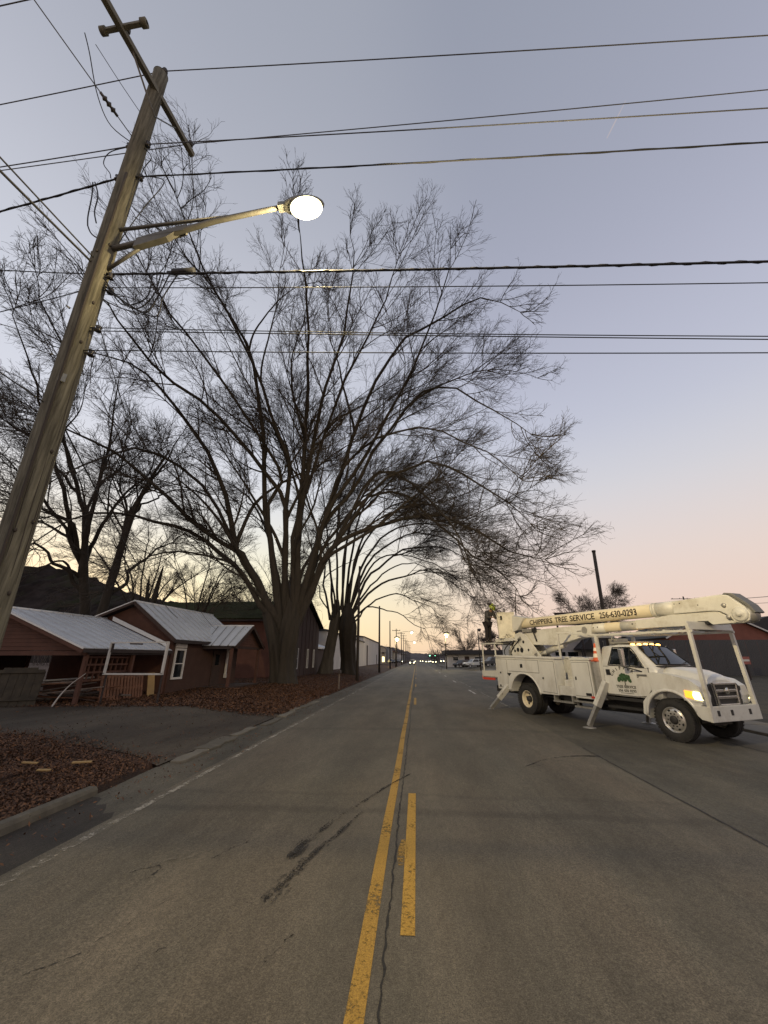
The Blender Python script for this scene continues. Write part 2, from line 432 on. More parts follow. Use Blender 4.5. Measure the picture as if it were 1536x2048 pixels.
# right kerb and sidewalk
rk = thing('kerb', 'pale concrete kerb along the far right side of the road', 'kerb'); rk['kind'] = 'structure'
for k_ in range(22):
    y0_ = -6 + k_ * 3.05
    if 7.5 < y0_ < 13.5: continue
    b = MB(); b.box(9.63, 9.80, y0_, y0_ + 3.02, -0.3, 0.0); b.obj('kerb_stone', M['concrete'], rk, 0.02, 2)
swk = thing('sidewalk', 'pale concrete sidewalk slabs behind the right kerb', 'sidewalk'); swk['kind'] = 'structure'
for k_ in range(26):
    y0_ = -6 + k_ * 1.9
    b = MB(); b.box(9.83, 11.4, y0_, y0_ + 1.87, -0.3, -0.02 + random.uniform(-.01, .01) + 0.012 * max(0, k_ - 13)); b.obj('slab', M['sidewalk'], swk, 0.012, 1)
lot = struct(sheet('parking_lot', np.linspace(12, 60, 14), np.linspace(54, 130, 14), lambda X, Y: gz(X, Y) + 0.012, M['shoulder']))
ent = struct(sheet('lot_entrance', np.linspace(9.0, 13, 6), np.linspace(56, 76, 8), lambda X, Y: np.where(X < 9.7, -0.1, gz(X, Y)) + 0.03, M['sidewalk']))

# ---- painted lines and marks on the road
def paint(name, col, wear=0.5, scale=22):
    m = bpy.data.materials.new(name); t, b = nodes(m); n = t.nodes.new; l = t.links.new
    co = n('ShaderNodeTexCoord')
    q = n('ShaderNodeTexNoise'); q.inputs['Scale'].default_value = scale; q.inputs['Detail'].default_value = 8; q.inputs['Roughness'].default_value = 0.8; l(co.outputs['Object'], q.inputs['Vector'])
    q2 = n('ShaderNodeTexNoise'); q2.inputs['Scale'].default_value = 1.6; q2.inputs['Detail'].default_value = 4; l(co.outputs['Object'], q2.inputs['Vector'])
    ad = n('ShaderNodeMath'); ad.operation = 'MULTIPLY_ADD'; l(q2.outputs['Fac'], ad.inputs[0]); ad.inputs[1].default_value = 0.5; l(q.outputs['Fac'], ad.inputs[2])
    mr2 = n('ShaderNodeMapRange'); mr2.inputs['From Min'].default_value = 0.95 - wear * 0.42; mr2.inputs['From Max'].default_value = 1.12 - wear * 0.42
    mr2.inputs['To Min'].default_value = 0; mr2.inputs['To Max'].default_value = 1; l(ad.outputs[0], mr2.inputs['Value'])
    q3 = n('ShaderNodeTexNoise'); q3.inputs['Scale'].default_value = 120; l(co.outputs['Object'], q3.inputs['Vector'])
    cr = n('ShaderNodeValToRGB'); cr.color_ramp.elements[0].color = tuple(c * .6 for c in col) + (1,); cr.color_ramp.elements[1].color = tuple(min(1, c * 1.25) for c in col) + (1,)
    cr.color_ramp.elements[0].position = .3; cr.color_ramp.elements[1].position = .7
    l(q3.outputs['Fac'], cr.inputs[0]); l(cr.outputs[0], b.inputs['Base Color']); b.inputs['Roughness'].default_value = 0.7
    tr = n('ShaderNodeBsdfTransparent'); ms = n('ShaderNodeMixShader'); l(mr2.outputs[0], ms.inputs[0]); l(b.outputs[0], ms.inputs[1]); l(tr.outputs[0], ms.inputs[2])
    l(ms.outputs[0], t.nodes['Material Output'].inputs['Surface'])
    return m
M['yellow'] = paint('worn yellow road paint', (0.37, 0.215, 0.032), 0.42)
M['yellow2'] = paint('brighter yellow road paint', (0.42, 0.245, 0.035), 0.40)
M['white_line'] = paint('worn white road paint', (0.34, 0.31, 0.25), 0.68, 14)
M['white_dash'] = paint('white road paint', (0.55, 0.52, 0.45), 0.5)
M['tar'] = paint('dark crack', (0.014, 0.012, 0.010), 0.45, 16)
M['hair'] = paint('fine broken crack', (0.016, 0.014, 0.012), 0.78, 11)
M['skid'] = paint('dark tyre rubber', (0.014, 0.012, 0.010), 0.68, 20)
M['pale'] = paint('pale scuff', (0.17, 0.15, 0.115), 0.9, 9)
def strip(name, pts, w, m, parent, z=0.004, zf=crown):
    """ribbon lying on the road along (x,y) points"""
    pts = np.array(pts, float); d = np.gradient(pts, axis=0); d /= np.linalg.norm(d, axis=1)[:, None] + 1e-9
    nn = np.stack([-d[:, 1], d[:, 0]], 1); w = np.broadcast_to(np.asarray(w, float), (len(pts),))[:, None] / 2
    a = pts + nn * w; b = pts - nn * w
    P = np.stack([a, b], 1).reshape(-1, 2); Z = zf(P[:, 0], P[:, 1]) + z
    v = np.concatenate([P, Z[:, None]], 1); i = np.arange(len(pts) - 1) * 2
    return mesh_np(name, v, np.stack([i, i + 1, i + 3, i + 2], 1), m, parent)
ly = np.concatenate([np.linspace(-5, 40, 150), np.linspace(42, 420, 90)])
strip('yellow_line', np.stack([-0.42 + 0.006 * np.sin(ly * .9), ly], 1), 0.117, M['yellow'], road)
y_ = 3.85
for k_ in range(24):
    y0_ = 3.85 if k_ == 0 else 19.6 + (k_ - 1) * 12.2
    yy = np.linspace(y0_, y0_ + 3.3, 8); strip('yellow_dash', np.stack([-0.125 + 0 * yy, yy], 1), 0.112, M['yellow2'], road)
M['yellow_thin'] = paint('thin yellow overspray', (0.36, 0.21, 0.034), 0.80, 30)
strip('yellow_splash', [(-0.215, 4.9), (-0.21, 5.1), (-0.205, 5.3), (-0.21, 5.5)], [.05, .11, .10, .04], M['yellow_thin'], road)
strip('white_edge_line', np.stack([-3.96 + 0.012 * np.sin(ly * .5), ly], 1), 0.105, M['white_line'], road, z=0.006)
ly2 = ly[ly > 19]
strip('white_edge_line', np.stack([4.02 + 0 * ly2, ly2], 1), 0.10, M['white_line'], sh, 0.005, shz)
for k_ in range(14):
    yy = np.linspace(26 + k_ * 12.2, 29.2 + k_ * 12.2, 5); strip('white_dash', np.stack([3.5 + 0 * yy, yy], 1), 0.13, M['white_dash'], road)
def wander(y0_, y1_, x, amp, n, sd):
    r = np.random.default_rng(sd); yy = np.linspace(y0_, y1_, n); e = np.cumsum(r.normal(0, 1, n)); e -= np.linspace(e[0], e[-1], n); e /= max(1e-6, np.abs(e).max())
    return np.stack([x + amp * e + r.normal(0, amp * .22, n), yy], 1)
strip('crack', wander(-1, 30, -0.262, 0.035, 420, 3), 0.010 + 0.016 * RNG.random(420), M['tar'], road)
strip('crack', wander(28, 300, -0.24, 0.04, 300, 4), 0.07, M['tar'], road)
strip('paving_seam', wander(-6, 10.9, 3.885, 0.012, 120, 5), 0.03, M['tar'], road, z=0.010, zf=lambda x, y: -0.031 + 0 * x)
def seg(a, b, n, amp, sd):
    r = np.random.default_rng(sd); t = np.linspace(0, 1, n)[:, None]; p = np.array(a) * (1 - t) + np.array(b) * t
    return p + r.normal(0, amp, p.shape)
def wander2(a, b, n, amp, sd):
    r = np.random.default_rng(sd); t = np.linspace(0, 1, n)[:, None]; p = np.array(a) * (1 - t) + np.array(b) * t
    e = np.cumsum(r.normal(0, 1, (n, 2)), 0); e -= e[0] * (1 - t) + e[-1] * t
    return p + e * amp / max(1e-6, np.abs(e).max()) + r.normal(0, .006, (n, 2))
for a, b, w, sd in (((-2.02, 3.2), (-1.83, 3.75), .014, 1), ((-1.83, 3.75), (-1.72, 4.05), .012, 2), ((-2.9, 4.55), (-2.66, 4.75), .022, 4), ((-2.66, 4.75), (-2.62, 4.5), .018, 5),
                    ((-2.2, 4.9), (-1.98, 5.35), .03, 6), ((-2.45, 3.6), (-2.2, 4.2), .012, 7), ((-1.1, 3.5), (-1.0, 3.8), .016, 8), ((-1.6, 3.9), (-1.45, 4.3), .012, 9), ((-3.4, 6.2), (-3.25, 6.5), .02, 10),
                    ((2.1, 8.9), (3.0, 9.6), .02, 11), ((3.2, 9.7), (3.9, 9.9), .016, 12), ((-2.8, 3.1), (-2.45, 3.5), .012, 15)):
    strip('crack', wander2(a, b, 22, 0.03, sd), w * .75 * np.random.default_rng(sd).uniform(.2, 1.5, 22), M['hair'], road)
# curved tyre marks left of the centre line
def curve(pts, n=40):
    pts = np.array(pts, float); t = np.linspace(0, len(pts) - 1, n); i = np.clip(t.astype(int), 0, len(pts) - 2); f = (t - i)[:, None]
    p0 = pts[np.clip(i - 1, 0, None)]; p1 = pts[i]; p2 = pts[i + 1]; p3 = pts[np.clip(i + 2, None, len(pts) - 1)]
    return 0.5 * ((2 * p1) + (-p0 + p2) * f + (2 * p0 - 5 * p1 + 4 * p2 - p3) * f ** 2 + (-p0 + 3 * p1 - 3 * p2 + p3) * f ** 3)
def dabs(name, pts, n, spread, size, seed, m, grow_=1.0):
    """a rubbed mark: many small ragged smears along a path"""
    r = np.random.default_rng(seed); c = curve(pts, 200); t = np.sort(r.random(n)); k = (t * 198).astype(int); d = c[k + 1] - c[k]; d /= np.linalg.norm(d, axis=1)[:, None]
    nn = np.stack([-d[:, 1], d[:, 0]], 1); w = spread * (.35 + grow_ * t)
    p = c[k] + nn * (r.normal(0, 1, n) * w)[:, None]; L_ = size * r.uniform(.5, 2.6, n); W_ = size * r.uniform(.10, .32, n) * (.6 + grow_ * t)
    q = 6; th = np.linspace(0, 2 * np.pi, q, endpoint=False)
    v = p[:, None] + d[:, None] * (np.cos(th)[None] * L_[:, None] * r.uniform(.6, 1.2, (n, q)))[..., None] + nn[:, None] * (np.sin(th)[None] * W_[:, None] * r.uniform(.5, 1.3, (n, q)))[..., None]
    v = v.reshape(-1, 2); z = crown(v[:, 0], v[:, 1]) + .007 + np.repeat(np.arange(n) * 4e-6, q)
    o = mesh_np(name, np.concatenate([v, z[:, None]], 1), np.arange(n * q).reshape(n, q), m, road, False); o['kind'] = 'stuff'; return o
M['rub'] = paint('dark rubber smear', (0.030, 0.026, 0.021), 0.80, 34)
dabs('tyre_mark', [(-0.18, 8.2), (-0.5, 7.55), (-0.85, 6.7), (-1.12, 6.0), (-1.32, 5.3), (-1.36, 5.0)], 330, .022, .05, 1, M['rub'])
dabs('tyre_mark', [(-0.8, 6.3), (-0.95, 5.75), (-1.15, 5.1), (-1.24, 4.7), (-1.34, 4.2)], 230, .026, .05, 2, M['rub'])
dabs('tyre_mark', [(2.1, 9.0), (2.7, 9.65), (3.4, 9.98), (3.85, 10.05)], 120, .02, .06, 6, M['rub'])
strip('scuff', curve([(-2.75, 4.7), (-2.45, 5.1), (-2.2, 5.5)]), 0.07, M['pale'], road, z=0.008)
strip('scuff', curve([(-2.5, 4.85), (-2.35, 5.05), (-2.25, 5.2)]), 0.06, M['pale'], road, z=0.0085)
strip('crack', wander(6, 26, 7.9, 0.10, 120, 9), 0.05, M['tar'], sh, 0.005, shz)

# ---- fallen leaves: nobody could count them
def leafmat(name, a, b_):
    m = bpy.data.materials.new(name); t, b = nodes(m); n = t.nodes.new; l = t.links.new
    g_ = n('ShaderNodeNewGeometry'); r = n('ShaderNodeValToRGB'); e = r.color_ramp.elements
    e[0].color = tuple(a) + (1,); e[1].color = tuple(b_) + (1,); x = e.new(0.55); x.color = tuple((p + q) / 2 * 0.9 for p, q in zip(a, b_)) + (1,)
    l(g_.outputs['Random Per Island'], r.inputs[0]); l(r.outputs[0], b.inputs['Base Color']); b.inputs['Roughness'].default_value = 0.75
    return m
M['leaf'] = leafmat('dry oak leaves', (0.035, 0.014, 0.007), (0.17, 0.075, 0.028))
def leaves(name, n, fx, zf, size, label, m, seed):
    r = np.random.default_rng(seed); P = fx(r, n); n = len(P)
    a = r.random(n) * 2 * np.pi; s = size * r.uniform(.6, 1.4, n); tl = r.normal(0, .45, (n, 2))
    u = np.stack([np.cos(a), np.sin(a), tl[:, 0]], 1) * s[:, None]; w = np.stack([-np.sin(a), np.cos(a), tl[:, 1]], 1) * (s * .45)[:, None]
    c = np.concatenate([P, (zf(P[:, 0], P[:, 1]) + 0.012 + r.random(n) * .03 + s * .3)[:, None]], 1)
    v = np.stack([c - u, c + w, c + u, c - w], 1).reshape(-1, 3)
    o = mesh_np(name, v, np.arange(n * 4).reshape(-1, 4), m, smooth=False)
    return tag(o, label, 'leaves', kind='stuff')
def near_pile(r, n):
    x = -5.1 - r.gamma(1.6, 2.4, n); y = r.uniform(-1, 8.6, n) + np.clip(r.normal(0, .5, n), -1, 1)
    y = np.where(x < -6, y + 0.18 * (-6 - x), y)
    k = (x > -22) & ((x < -5.26) | (y > 6.9)) & ((y < 8.7 + 0.22 * (-5 - x) + 0.4 * np.sin(x * 2.2)) | (r.random(n) < .9 * np.exp(-np.abs(y - 8.7 - 0.22 * (-5 - x)) / .5))); k &= x < -4.75 - np.clip(8.3 - y, 0, 9) * 0.02
    return np.stack([x, y], 1)[k]
leaves('fallen_leaves', 120000, near_pile, lambda x, y: rough_yard(np.minimum(x, -5.01), y), 0.023, 'reddish brown fallen leaves heaped behind the near kerb', M['leaf'], 1)
def far_pile(r, n):
    y = 15 + r.gamma(1.5, 9, n); x = -5.0 - r.gamma(1.7, 3.0, n)
    k = (x > -24) & (y < 70); return np.stack([x, y + (-5 - x) * -0.12], 1)[k]
leaves('fallen_leaves', 110000, far_pile, lambda x, y: rough_yard(np.minimum(x, -5.01), y), 0.042, 'reddish brown fallen leaves over the yard before the brown house and under the trees', M['leaf'], 2)
def strays(r, n):
    x = np.concatenate([-4.9 - r.gamma(1.2, 5, n // 2), r.normal(-4.6, .3, n // 2)]); y = np.concatenate([r.uniform(8, 17, n // 2), r.uniform(3, 40, n // 2)])
    return np.stack([x, y], 1)
leaves('stray_leaves', 4200, strays, lambda x, y: np.where(x < -5.03, rough_yard(np.minimum(x, -5.01), y), -0.03), 0.021, 'stray brown leaves blown over the driveway and gutter', M['leaf'], 3)

# ================================================================ utility pole, street lamp, wires
M['pole'] = mat('weathered pole wood', (0.15, 0.14, 0.105), 0.95, var=0.55, scale=24, bump=1.0, bscale=44, stretch=(1, 1, .03), spec=.12, dirt=0.85, dirtcol=(0.07, 0.06, 0.045, 1))
M['pole_dark'] = mat('dark pole wood', (0.045, 0.036, 0.028), 0.85, var=0.25, scale=6, stretch=(1, 1, .1))
M['arm_wood'] = mat('old crossarm wood', (0.17, 0.16, 0.12), 0.85, var=0.2, scale=12, bump=.4, stretch=(1, .1, 1))
M['galv'] = mat('galvanised steel', (0.20, 0.20, 0.18), 0.5, 0.6, var=0.15)
M['arm_steel'] = mat('weathered steel arm', (0.14, 0.135, 0.115), 0.6, 0.3, var=0.2, dirt=.4)
M['porcelain'] = mat('dark glazed insulator', (0.05, 0.045, 0.04), 0.25, var=0.2)
M['cable'] = mat('black cable', (0.018, 0.018, 0.019), 0.6, var=0.1)
M['wire'] = mat('aluminium wire', (0.10, 0.10, 0.105), 0.6, 0.2, var=0.1)
M['lamp_glow'] = lit('lit lamp lens', (1.0, 0.90, 0.55), 5)
P0 = Vector((-5.50, 4.82, 0.0)); P1 = Vector((-5.05, 3.93, 13.5)); PD = (P1 - P0) / 13.5
def on_pole(z, dx=0, dy=0): return P0 + PD * z + Vector((dx, dy, 0))
pole = thing('utility_pole', 'tall weathered wooden utility pole leaning beside the lit street lamp arm', 'utility pole', P0)
def loc(p): return Vector(p) - P0
b = MB(); b.tube([loc(on_pole(z)) for z in np.linspace(-0.3, 13.5, 24)], [0.200 - 0.064 * t for t in np.linspace(0, 1, 24)], 26)
b.obj('shaft', M['pole'], pole)
b = MB(); b.tube([loc(on_pole(13.5)) + Vector((0, 0, .0)), loc(on_pole(13.53))], [0.141, 0.12], 20); b.obj('pole_cap', M['galv'], pole)
AZ = 12.84
b = MB(); a0 = Vector((-5.20, 2.45, AZ)); a1 = Vector((-4.84, 5.02, AZ)); b.bar(loc(a0), loc(a1), 0.10, 0.125); b.obj('crossarm', M['arm_wood'], pole, 0.008)
for y_ in (3.28, 4.55):
    b = MB(); q = a0.lerp(a1, (y_ - 2.45) / 2.57); b.bar(loc(q), loc(on_pole(12.15, .14)), 0.035, 0.008); b.obj('crossarm_brace', M['galv'], pole)
def insulator(at, name='insulator'):
    o = MB(); c = loc(at); o.tube([c, c + Vector((0, 0, .12))], .012, 8)
    o.lathe([(.08, .0), (.08, .03), (.10, .062), (.12, .03), (.14, .058), (.165, .03), (.18, .05), (.21, .036), (.23, .0)], c, 'z', 14)
    return o.obj(name, M['porcelain'], pole)
for t in (0.05, 0.27, 0.95): insulator(a0.lerp(a1, t) + Vector((0, 0, .06)))
insulator(on_pole(13.5) + Vector((.06, 0, 0)))
b = MB(); q = a0.lerp(a1, .24) + Vector((0, 0, -.02)); b.bar(loc(q + Vector((-.34, 0, 0))), loc(q + Vector((.42, 0, .12))), .07, .09); b.lathe([(-.06, .03), (-.05, .075), (.05, .075), (.06, .03)], loc(q + Vector((.42, 0, .12))), 'x', 12); b.lathe([(-.06, .03), (-.05, .07), (.05, .07), (.06, .03)], loc(q + Vector((-.34, 0, 0))), 'x', 12)
b.obj('cutout_bracket', M['arm_wood'], pole, .008)
# pole hardware: brackets, bolts, conduit strip
for z, dx, dy in ((10.42, .20, .02), (10.42, -.19, .0), (11.3, .17, 0), (11.3, -.17, 0), (8.0, .22, .0), (7.75, .23, .05), (6.97, .22, .05), (6.5, .22, .05)):
    b = MB(); c = loc(on_pole(z)); e = Vector((dx, dy, 0)); b.tube([c, c + e * 1.3], .014, 6); b.lathe([(-.05, .02), (-.045, .05), (-.01, .032), (.01, .032), (.045, .05), (.05, .02)], c + e * 1.15, 'z', 12)
    b.obj('spool', M['porcelain'], pole)
b = MB(); pts = [loc(on_pole(z, 0.10 + 0.012 * (8 - z) / 8, -0.15 - .05 * (8 - z) / 8)) for z in np.linspace(0.2, 10.3, 20)]
b.tube(pts, 0.020, 8); b.obj('ground_wire_moulding', M['pole_dark'], pole)
for z in (3.4, 5.1, 6.3, 7.2):
    b = MB(); c = loc(on_pole(z, -.12, -.15)); b.tube([c, c + Vector((-.02, -.05, .01))], .014, 6); b.obj('bolt', M['galv'], pole)
rk_ = random.Random(12)
for k_ in range(9):       # knots and staples on the side that faces the road
    z = rk_.uniform(2.2, 11.5); a_ = R(-40 + rk_.uniform(-55, 55)); rr_k = .200 - .064 * z / 13.5; c = loc(on_pole(z)) + Vector((math.cos(a_), math.sin(a_), 0)) * (rr_k + .001)
    b = MB(); b.ball(c, 1, 8, 5, (.022, .022, .034)); b.obj('knot', M['pole_dark'], pole)
for k_ in range(5):       # long weather splits
    z = rk_.uniform(2.5, 8.5); a_ = R(-40 + rk_.uniform(-60, 60)); b = MB()
    b.tube([loc(on_pole(z + q)) + Vector((math.cos(a_ + .02 * math.sin(q * 5)), math.sin(a_ + .02 * math.sin(q * 5)), 0)) * (.199 - .064 * (z + q) / 13.5) for q in np.linspace(0, rk_.uniform(1.2, 2.8), 10)], [.001, .004, .006, .006, .007, .006, .006, .005, .003, .001], 4); b.obj('split', M['pole_dark'], pole)
for z in (2.6, 5.9): b = MB(); c = loc(on_pole(z)); a_ = R(-50); b.panel([c + Vector((math.cos(a_ + s_ * .22), math.sin(a_ + s_ * .22), 0)) * .203 + Vector((0, 0, dz)) for s_, dz in ((-1, -.07), (1, -.07), (1, .07), (-1, .07))], .004); b.obj('tag_plate', M['galv'], pole)
def jumper(pts, r=.009): 
    b = MB(); b.tube([loc(Vector(p)) for p in curve(pts, 22)], r, 5); return b.obj('jumper_wire', M['cable'], pole)
jumper([on_pole(11.3, -.15), on_pole(11.2, -.55), on_pole(10.9, -.62), on_pole(10.6, -.42), on_pole(10.45, -.36)])
jumper([on_pole(11.35, -.1), on_pole(11.6, -.5, -.2), on_pole(11.9, -.6, -.5), on_pole(12.2, -.5, -.9), on_pole(12.3, -.45, -1.1)])
jumper([on_pole(12.1, -.05), on_pole(12.35, -.3, -.4), on_pole(12.45, -.45, -.9)], .006)
jumper([on_pole(10.4, .4), on_pole(10.2, .75), on_pole(9.6, .5), on_pole(9.0, .28), on_pole(8.7, .2)])
jumper([on_pole(10.38, -.7), on_pole(10.0, -.62), on_pole(9.5, -.56), on_pole(9.25, -.5)], .012)
jumper([on_pole(10.38, -.66), on_pole(10.0, -.5), on_pole(9.6, -.46), on_pole(9.3, -.35)], .012)
jumper([on_pole(9.25, -.5), on_pole(9.05, -.38), on_pole(8.9, -.2)], .012)
jumper([on_pole(11.2, .15), on_pole(10.9, .35), on_pole(10.55, .25), on_pole(9.4, .22)])
for k_ in range(4):
    jumper([on_pole(7.9 - .05 * k_, .2), on_pole(7.5 - .1 * k_, .5 + .2 * k_, .1), on_pole(7.6, .9 + .1 * k_, .1), on_pole(7.95, 1.0 + .15 * k_)], .011)
b = MB(); c = loc(on_pole(8.0, 1.35, .0)); b.tube([c, c + Vector((.38, 0, -.02))], [.05, .055], 10); b.tube([c + Vector((-.1, 0, 0)), c], .02, 6); b.obj('splice_case', M['cable'], pole)

lamp = thing('street_lamp', 'lit street lamp on a steel truss arm reaching out from the leaning pole', 'street lamp', on_pole(8.6, .2)); LB = on_pole(8.6, .2)
ll = lambda p: Vector(p) - LB
LH = Vector((-1.67, 4.05, 9.0))
b = MB(); b.tube([ll(on_pole(8.55, -.22, .0)), ll((-4.3, 4.2, 8.72)), ll((-3.2, 4.12, 8.92)), ll((-2.3, 4.08, 9.02)), ll(LH + Vector((-.25, 0, .03)))], [.045, .05, .045, .04, .035], 10); b.obj('arm', M['arm_steel'], lamp)
b = MB(); b.tube([ll(on_pole(9.07, .1)), ll((-4.2, 4.18, 9.05)), ll((-3.0, 4.11, 8.99))], [.03, .03, .025], 8); b.obj('upper_rod', M['arm_steel'], lamp)
b = MB(); b.tube([ll(on_pole(8.12, .1)), ll((-4.35, 4.21, 8.70))], .03, 8); b.obj('brace', M['arm_steel'], lamp)
b = MB(); b.panel([ll((-4.62, 4.2, 8.50)), ll((-4.05, 4.19, 8.66)), ll((-3.72, 4.17, 8.90)), ll((-3.75, 4.17, 8.78)), ll((-4.1, 4.19, 8.84)), ll((-4.6, 4.2, 8.72))], .10); b.obj('gusset', M['arm_steel'], lamp, .01)
b = MB(); b.ball(ll(LH), 1, 18, 10, (.36, .16, .085)); b.box(ll(LH).x - .42, ll(LH).x - .1, ll(LH).y - .06, ll(LH).y + .06, ll(LH).z - .03, ll(LH).z + .06); b.obj('lamp_head', M['galv'], lamp)
b = MB(); b.ball(ll(LH) + Vector((.06, 0, -.07)), 1, 20, 12, (.27, .165, .14)); b.obj('lens', M['lamp_glow'], lamp)
ld = bpy.data.lights.new('lamp_light', 'POINT'); ld.energy = 1350; ld.color = (1.0, 0.79, 0.43); ld.shadow_soft_size = 0.14
lo = bpy.data.objects.new('lamp_light', ld); COL.objects.link(lo); lo.parent = lamp; lo.location = ll(LH) + Vector((.06, 0, -.22))
# road-lantern light distribution: stronger sideways than straight down, weaker towards the house side
ld.use_nodes = True; t = ld.node_tree; n = t.nodes.new; em = t.nodes['Emission']
tcn = n('ShaderNodeTexCoord'); sx = n('ShaderNodeSeparateXYZ'); t.links.new(tcn.outputs['Normal'], sx.inputs[0])
def lm(op, a, b_=None, cl=False):
    q = n('ShaderNodeMath'); q.operation = op; q.use_clamp = cl
    for i, v in enumerate((a, b_)):
        if v is None: continue
        if isinstance(v, (int, float)): q.inputs[i].default_value = v
        else: t.links.new(v, q.inputs[i])
    return q.outputs[0]
az = lm('MAXIMUM', lm('ABSOLUTE', sx.outputs['Z']), 0.36)
bat = lm('MINIMUM', lm('POWER', az, -2.3), 9.0)
mr3 = n('ShaderNodeMapRange'); mr3.interpolation_type = 'SMOOTHSTEP'; mr3.inputs['From Min'].default_value = -0.75; mr3.inputs['From Max'].default_value = 0.1; mr3.inputs['To Min'].default_value = 0.10; mr3.inputs['To Max'].default_value = 1.0
t.links.new(sx.outputs['X'], mr3.inputs['Value'])
t.links.new(lm('MULTIPLY', bat, mr3.outputs[0]), em.inputs['Strength'])

def wire(a, b_, r, label, group=None, sag=0.15, name='power_line', m='wire', n=26, twist=0):
    a = Vector(a); b_ = Vector(b_); pts = []
    for i in range(n + 1):
        u = i / n; p = a.lerp(b_, u); p.z -= sag * 4 * u * (1 - u); pts.append(p - a)
    o = MB(); o.tube(pts, r, 6)
    w = o.obj(name, M[m], None, loc=a); tag(w, label, 'cable' if name != 'power_line' else 'power line', group)
    if twist:      # a second conductor wound loosely round the first
        o = MB(); q = []
        for i in range(n * 8 + 1):
            u = i / (n * 8); p = a.lerp(b_, u); p.z -= sag * 4 * u * (1 - u); th = u * twist * 2 * math.pi
            q.append(p - a + Vector((0, math.cos(th), math.sin(th))) * r * .95)
        o.tube(q, r * .55, 4); o.obj('lashing', M[m], w)
    return w
G1 = 'overhead lines crossing the street from the leaning pole'
wire((-5.05, 3.93, 13.65), (15.96, 3.93, 11.56), .0095, 'highest thin wire crossing the sky from the pole top to the right', G1, .1)
wire((-5.05, 3.93, 13.65), (-11.39, 3.93, 12.60), .0095, 'thin wire from the pole top to the left edge', G1, .03)
wire((-5.19, 2.6, 13.0), (-10.81, 2.6, 11.9), .0095, 'thin wire leaving the near crossarm end at the top left corner', G1, .02)
wire((-4.86, 4.90, 13.05), (17.44, 4.86, 12.82), .0095, 'wire from the far crossarm end to the right, second from the top', G1, .1)
wire((-4.86, 4.90, 13.05), (-13.11, 4.86, 12.48), .0095, 'wire from the far crossarm end to the left edge, upper of a close pair', G1, .03)
wire((-5.12, 4.07, 11.32), (15.09, 4.07, 10.01), .0095, 'third wire from the top on the right, fixed to the pole below the crossarm', G1, .1)
wire((-5.12, 4.07, 11.32), (-10.23, 4.07, 10.87), .0095, 'wire from the pole to the left edge, lower of a close pair', G1, .03)
wire((-5.15, 4.13, 10.42), (14.71, 4.13, 9.34), .012, 'dark wavy cable from the pole spools to the right, level with the lamp', G1, .12, m='cable', twist=14)
wire((-5.35, 4.13, 10.42), (-9.88, 4.13, 9.08), .015, 'thick dark cable from the pole spools sloping down to the left edge', G1, .04, m='cable', twist=8)
wire((-5.23, 4.29, 8.08), (13.54, 4.29, 6.79), .018, 'thickest black bundled cable crossing in front of the tree crown', G1, .10, 'telecom_cable', 'cable', twist=40)
wire((-5.23, 4.29, 8.08), (-9.11, 4.29, 8.75), .0095, 'single black cable from the pole to the left edge', G1, .03, 'telecom_cable', 'cable')
wire((-5.24, 4.31, 7.79), (13.35, 4.31, 6.33), .008, 'thin black cable just under the thick bundled cable', G1, .10, 'telecom_cable', 'cable')
wire((-5.24, 4.31, 7.79), (-8.36, 4.31, 7.01), .008, 'thin cable sloping down left from the pole', G1, .02, 'telecom_cable', 'cable')
wire((-5.27, 4.36, 6.97), (12.90, 4.36, 5.36), .008, 'upper of two crossing cables low on the pole, going right', G1, .10, 'telecom_cable', 'cable')
wire((-5.27, 4.36, 6.90), (12.84, 4.36, 5.20), .0085, 'lower of two crossing cables low on the pole, going right', G1, .03, 'telecom_cable', 'cable')
wire((-5.28, 4.39, 6.53), (12.80, 4.39, 5.25), .0085, 'lowest cable crossing the street to the right', G1, .09, 'telecom_cable', 'cable')
tap = wire((-5.15, 4.0, 11.32), (-7.2, -3.6, 12.0), .009, 'thin tap wire with dark strain insulator running back from the pole', G1, .0)
b = MB()
d_ = (Vector((-7.2, -3.6, 12.0)) - Vector((-5.15, 4.0, 11.32))).normalized()
for u in (.42, .50, .58): b.tube([d_ * u, d_ * (u + .03), d_ * (u + .07)], [.02, .055, .02], 10)
b.tube([d_ * .36, d_ * .7], .025, 8); b.obj('strain_insulator', M['porcelain'], tap)
wire((-5.22, 4.28, 8.17), (-7.0, -5.2, 8.7), .018, 'thick black cable running from the pole back past the upper left edge', G1, .12, 'telecom_cable', 'cable')
wire((-5.20, 4.26, 8.25), (-6.9, -5.2, 9.0), .012, 'thin black cable beside the thick one at the upper left edge', G1, .05, 'telecom_cable', 'cable')
wire((-5.31, 4.46, 5.45), (-6.6, -1.3, 6.6), .0095, 'cable low on the pole running back to the left edge', G1, .1, 'telecom_cable', 'cable')
wire((-5.31, 4.46, 5.45), (-12.6, 20.2, 4.0), .012, 'service drop sagging from the pole to the gable of the brown house', G1, .35, 'service_drop', 'cable')
wire((-5.25, 4.32, 7.60), (-11.9, 23.2, 3.6), .0085, 'service drop hanging from the pole towards the porch of the brown house', G1, .9, 'service_drop', 'cable')

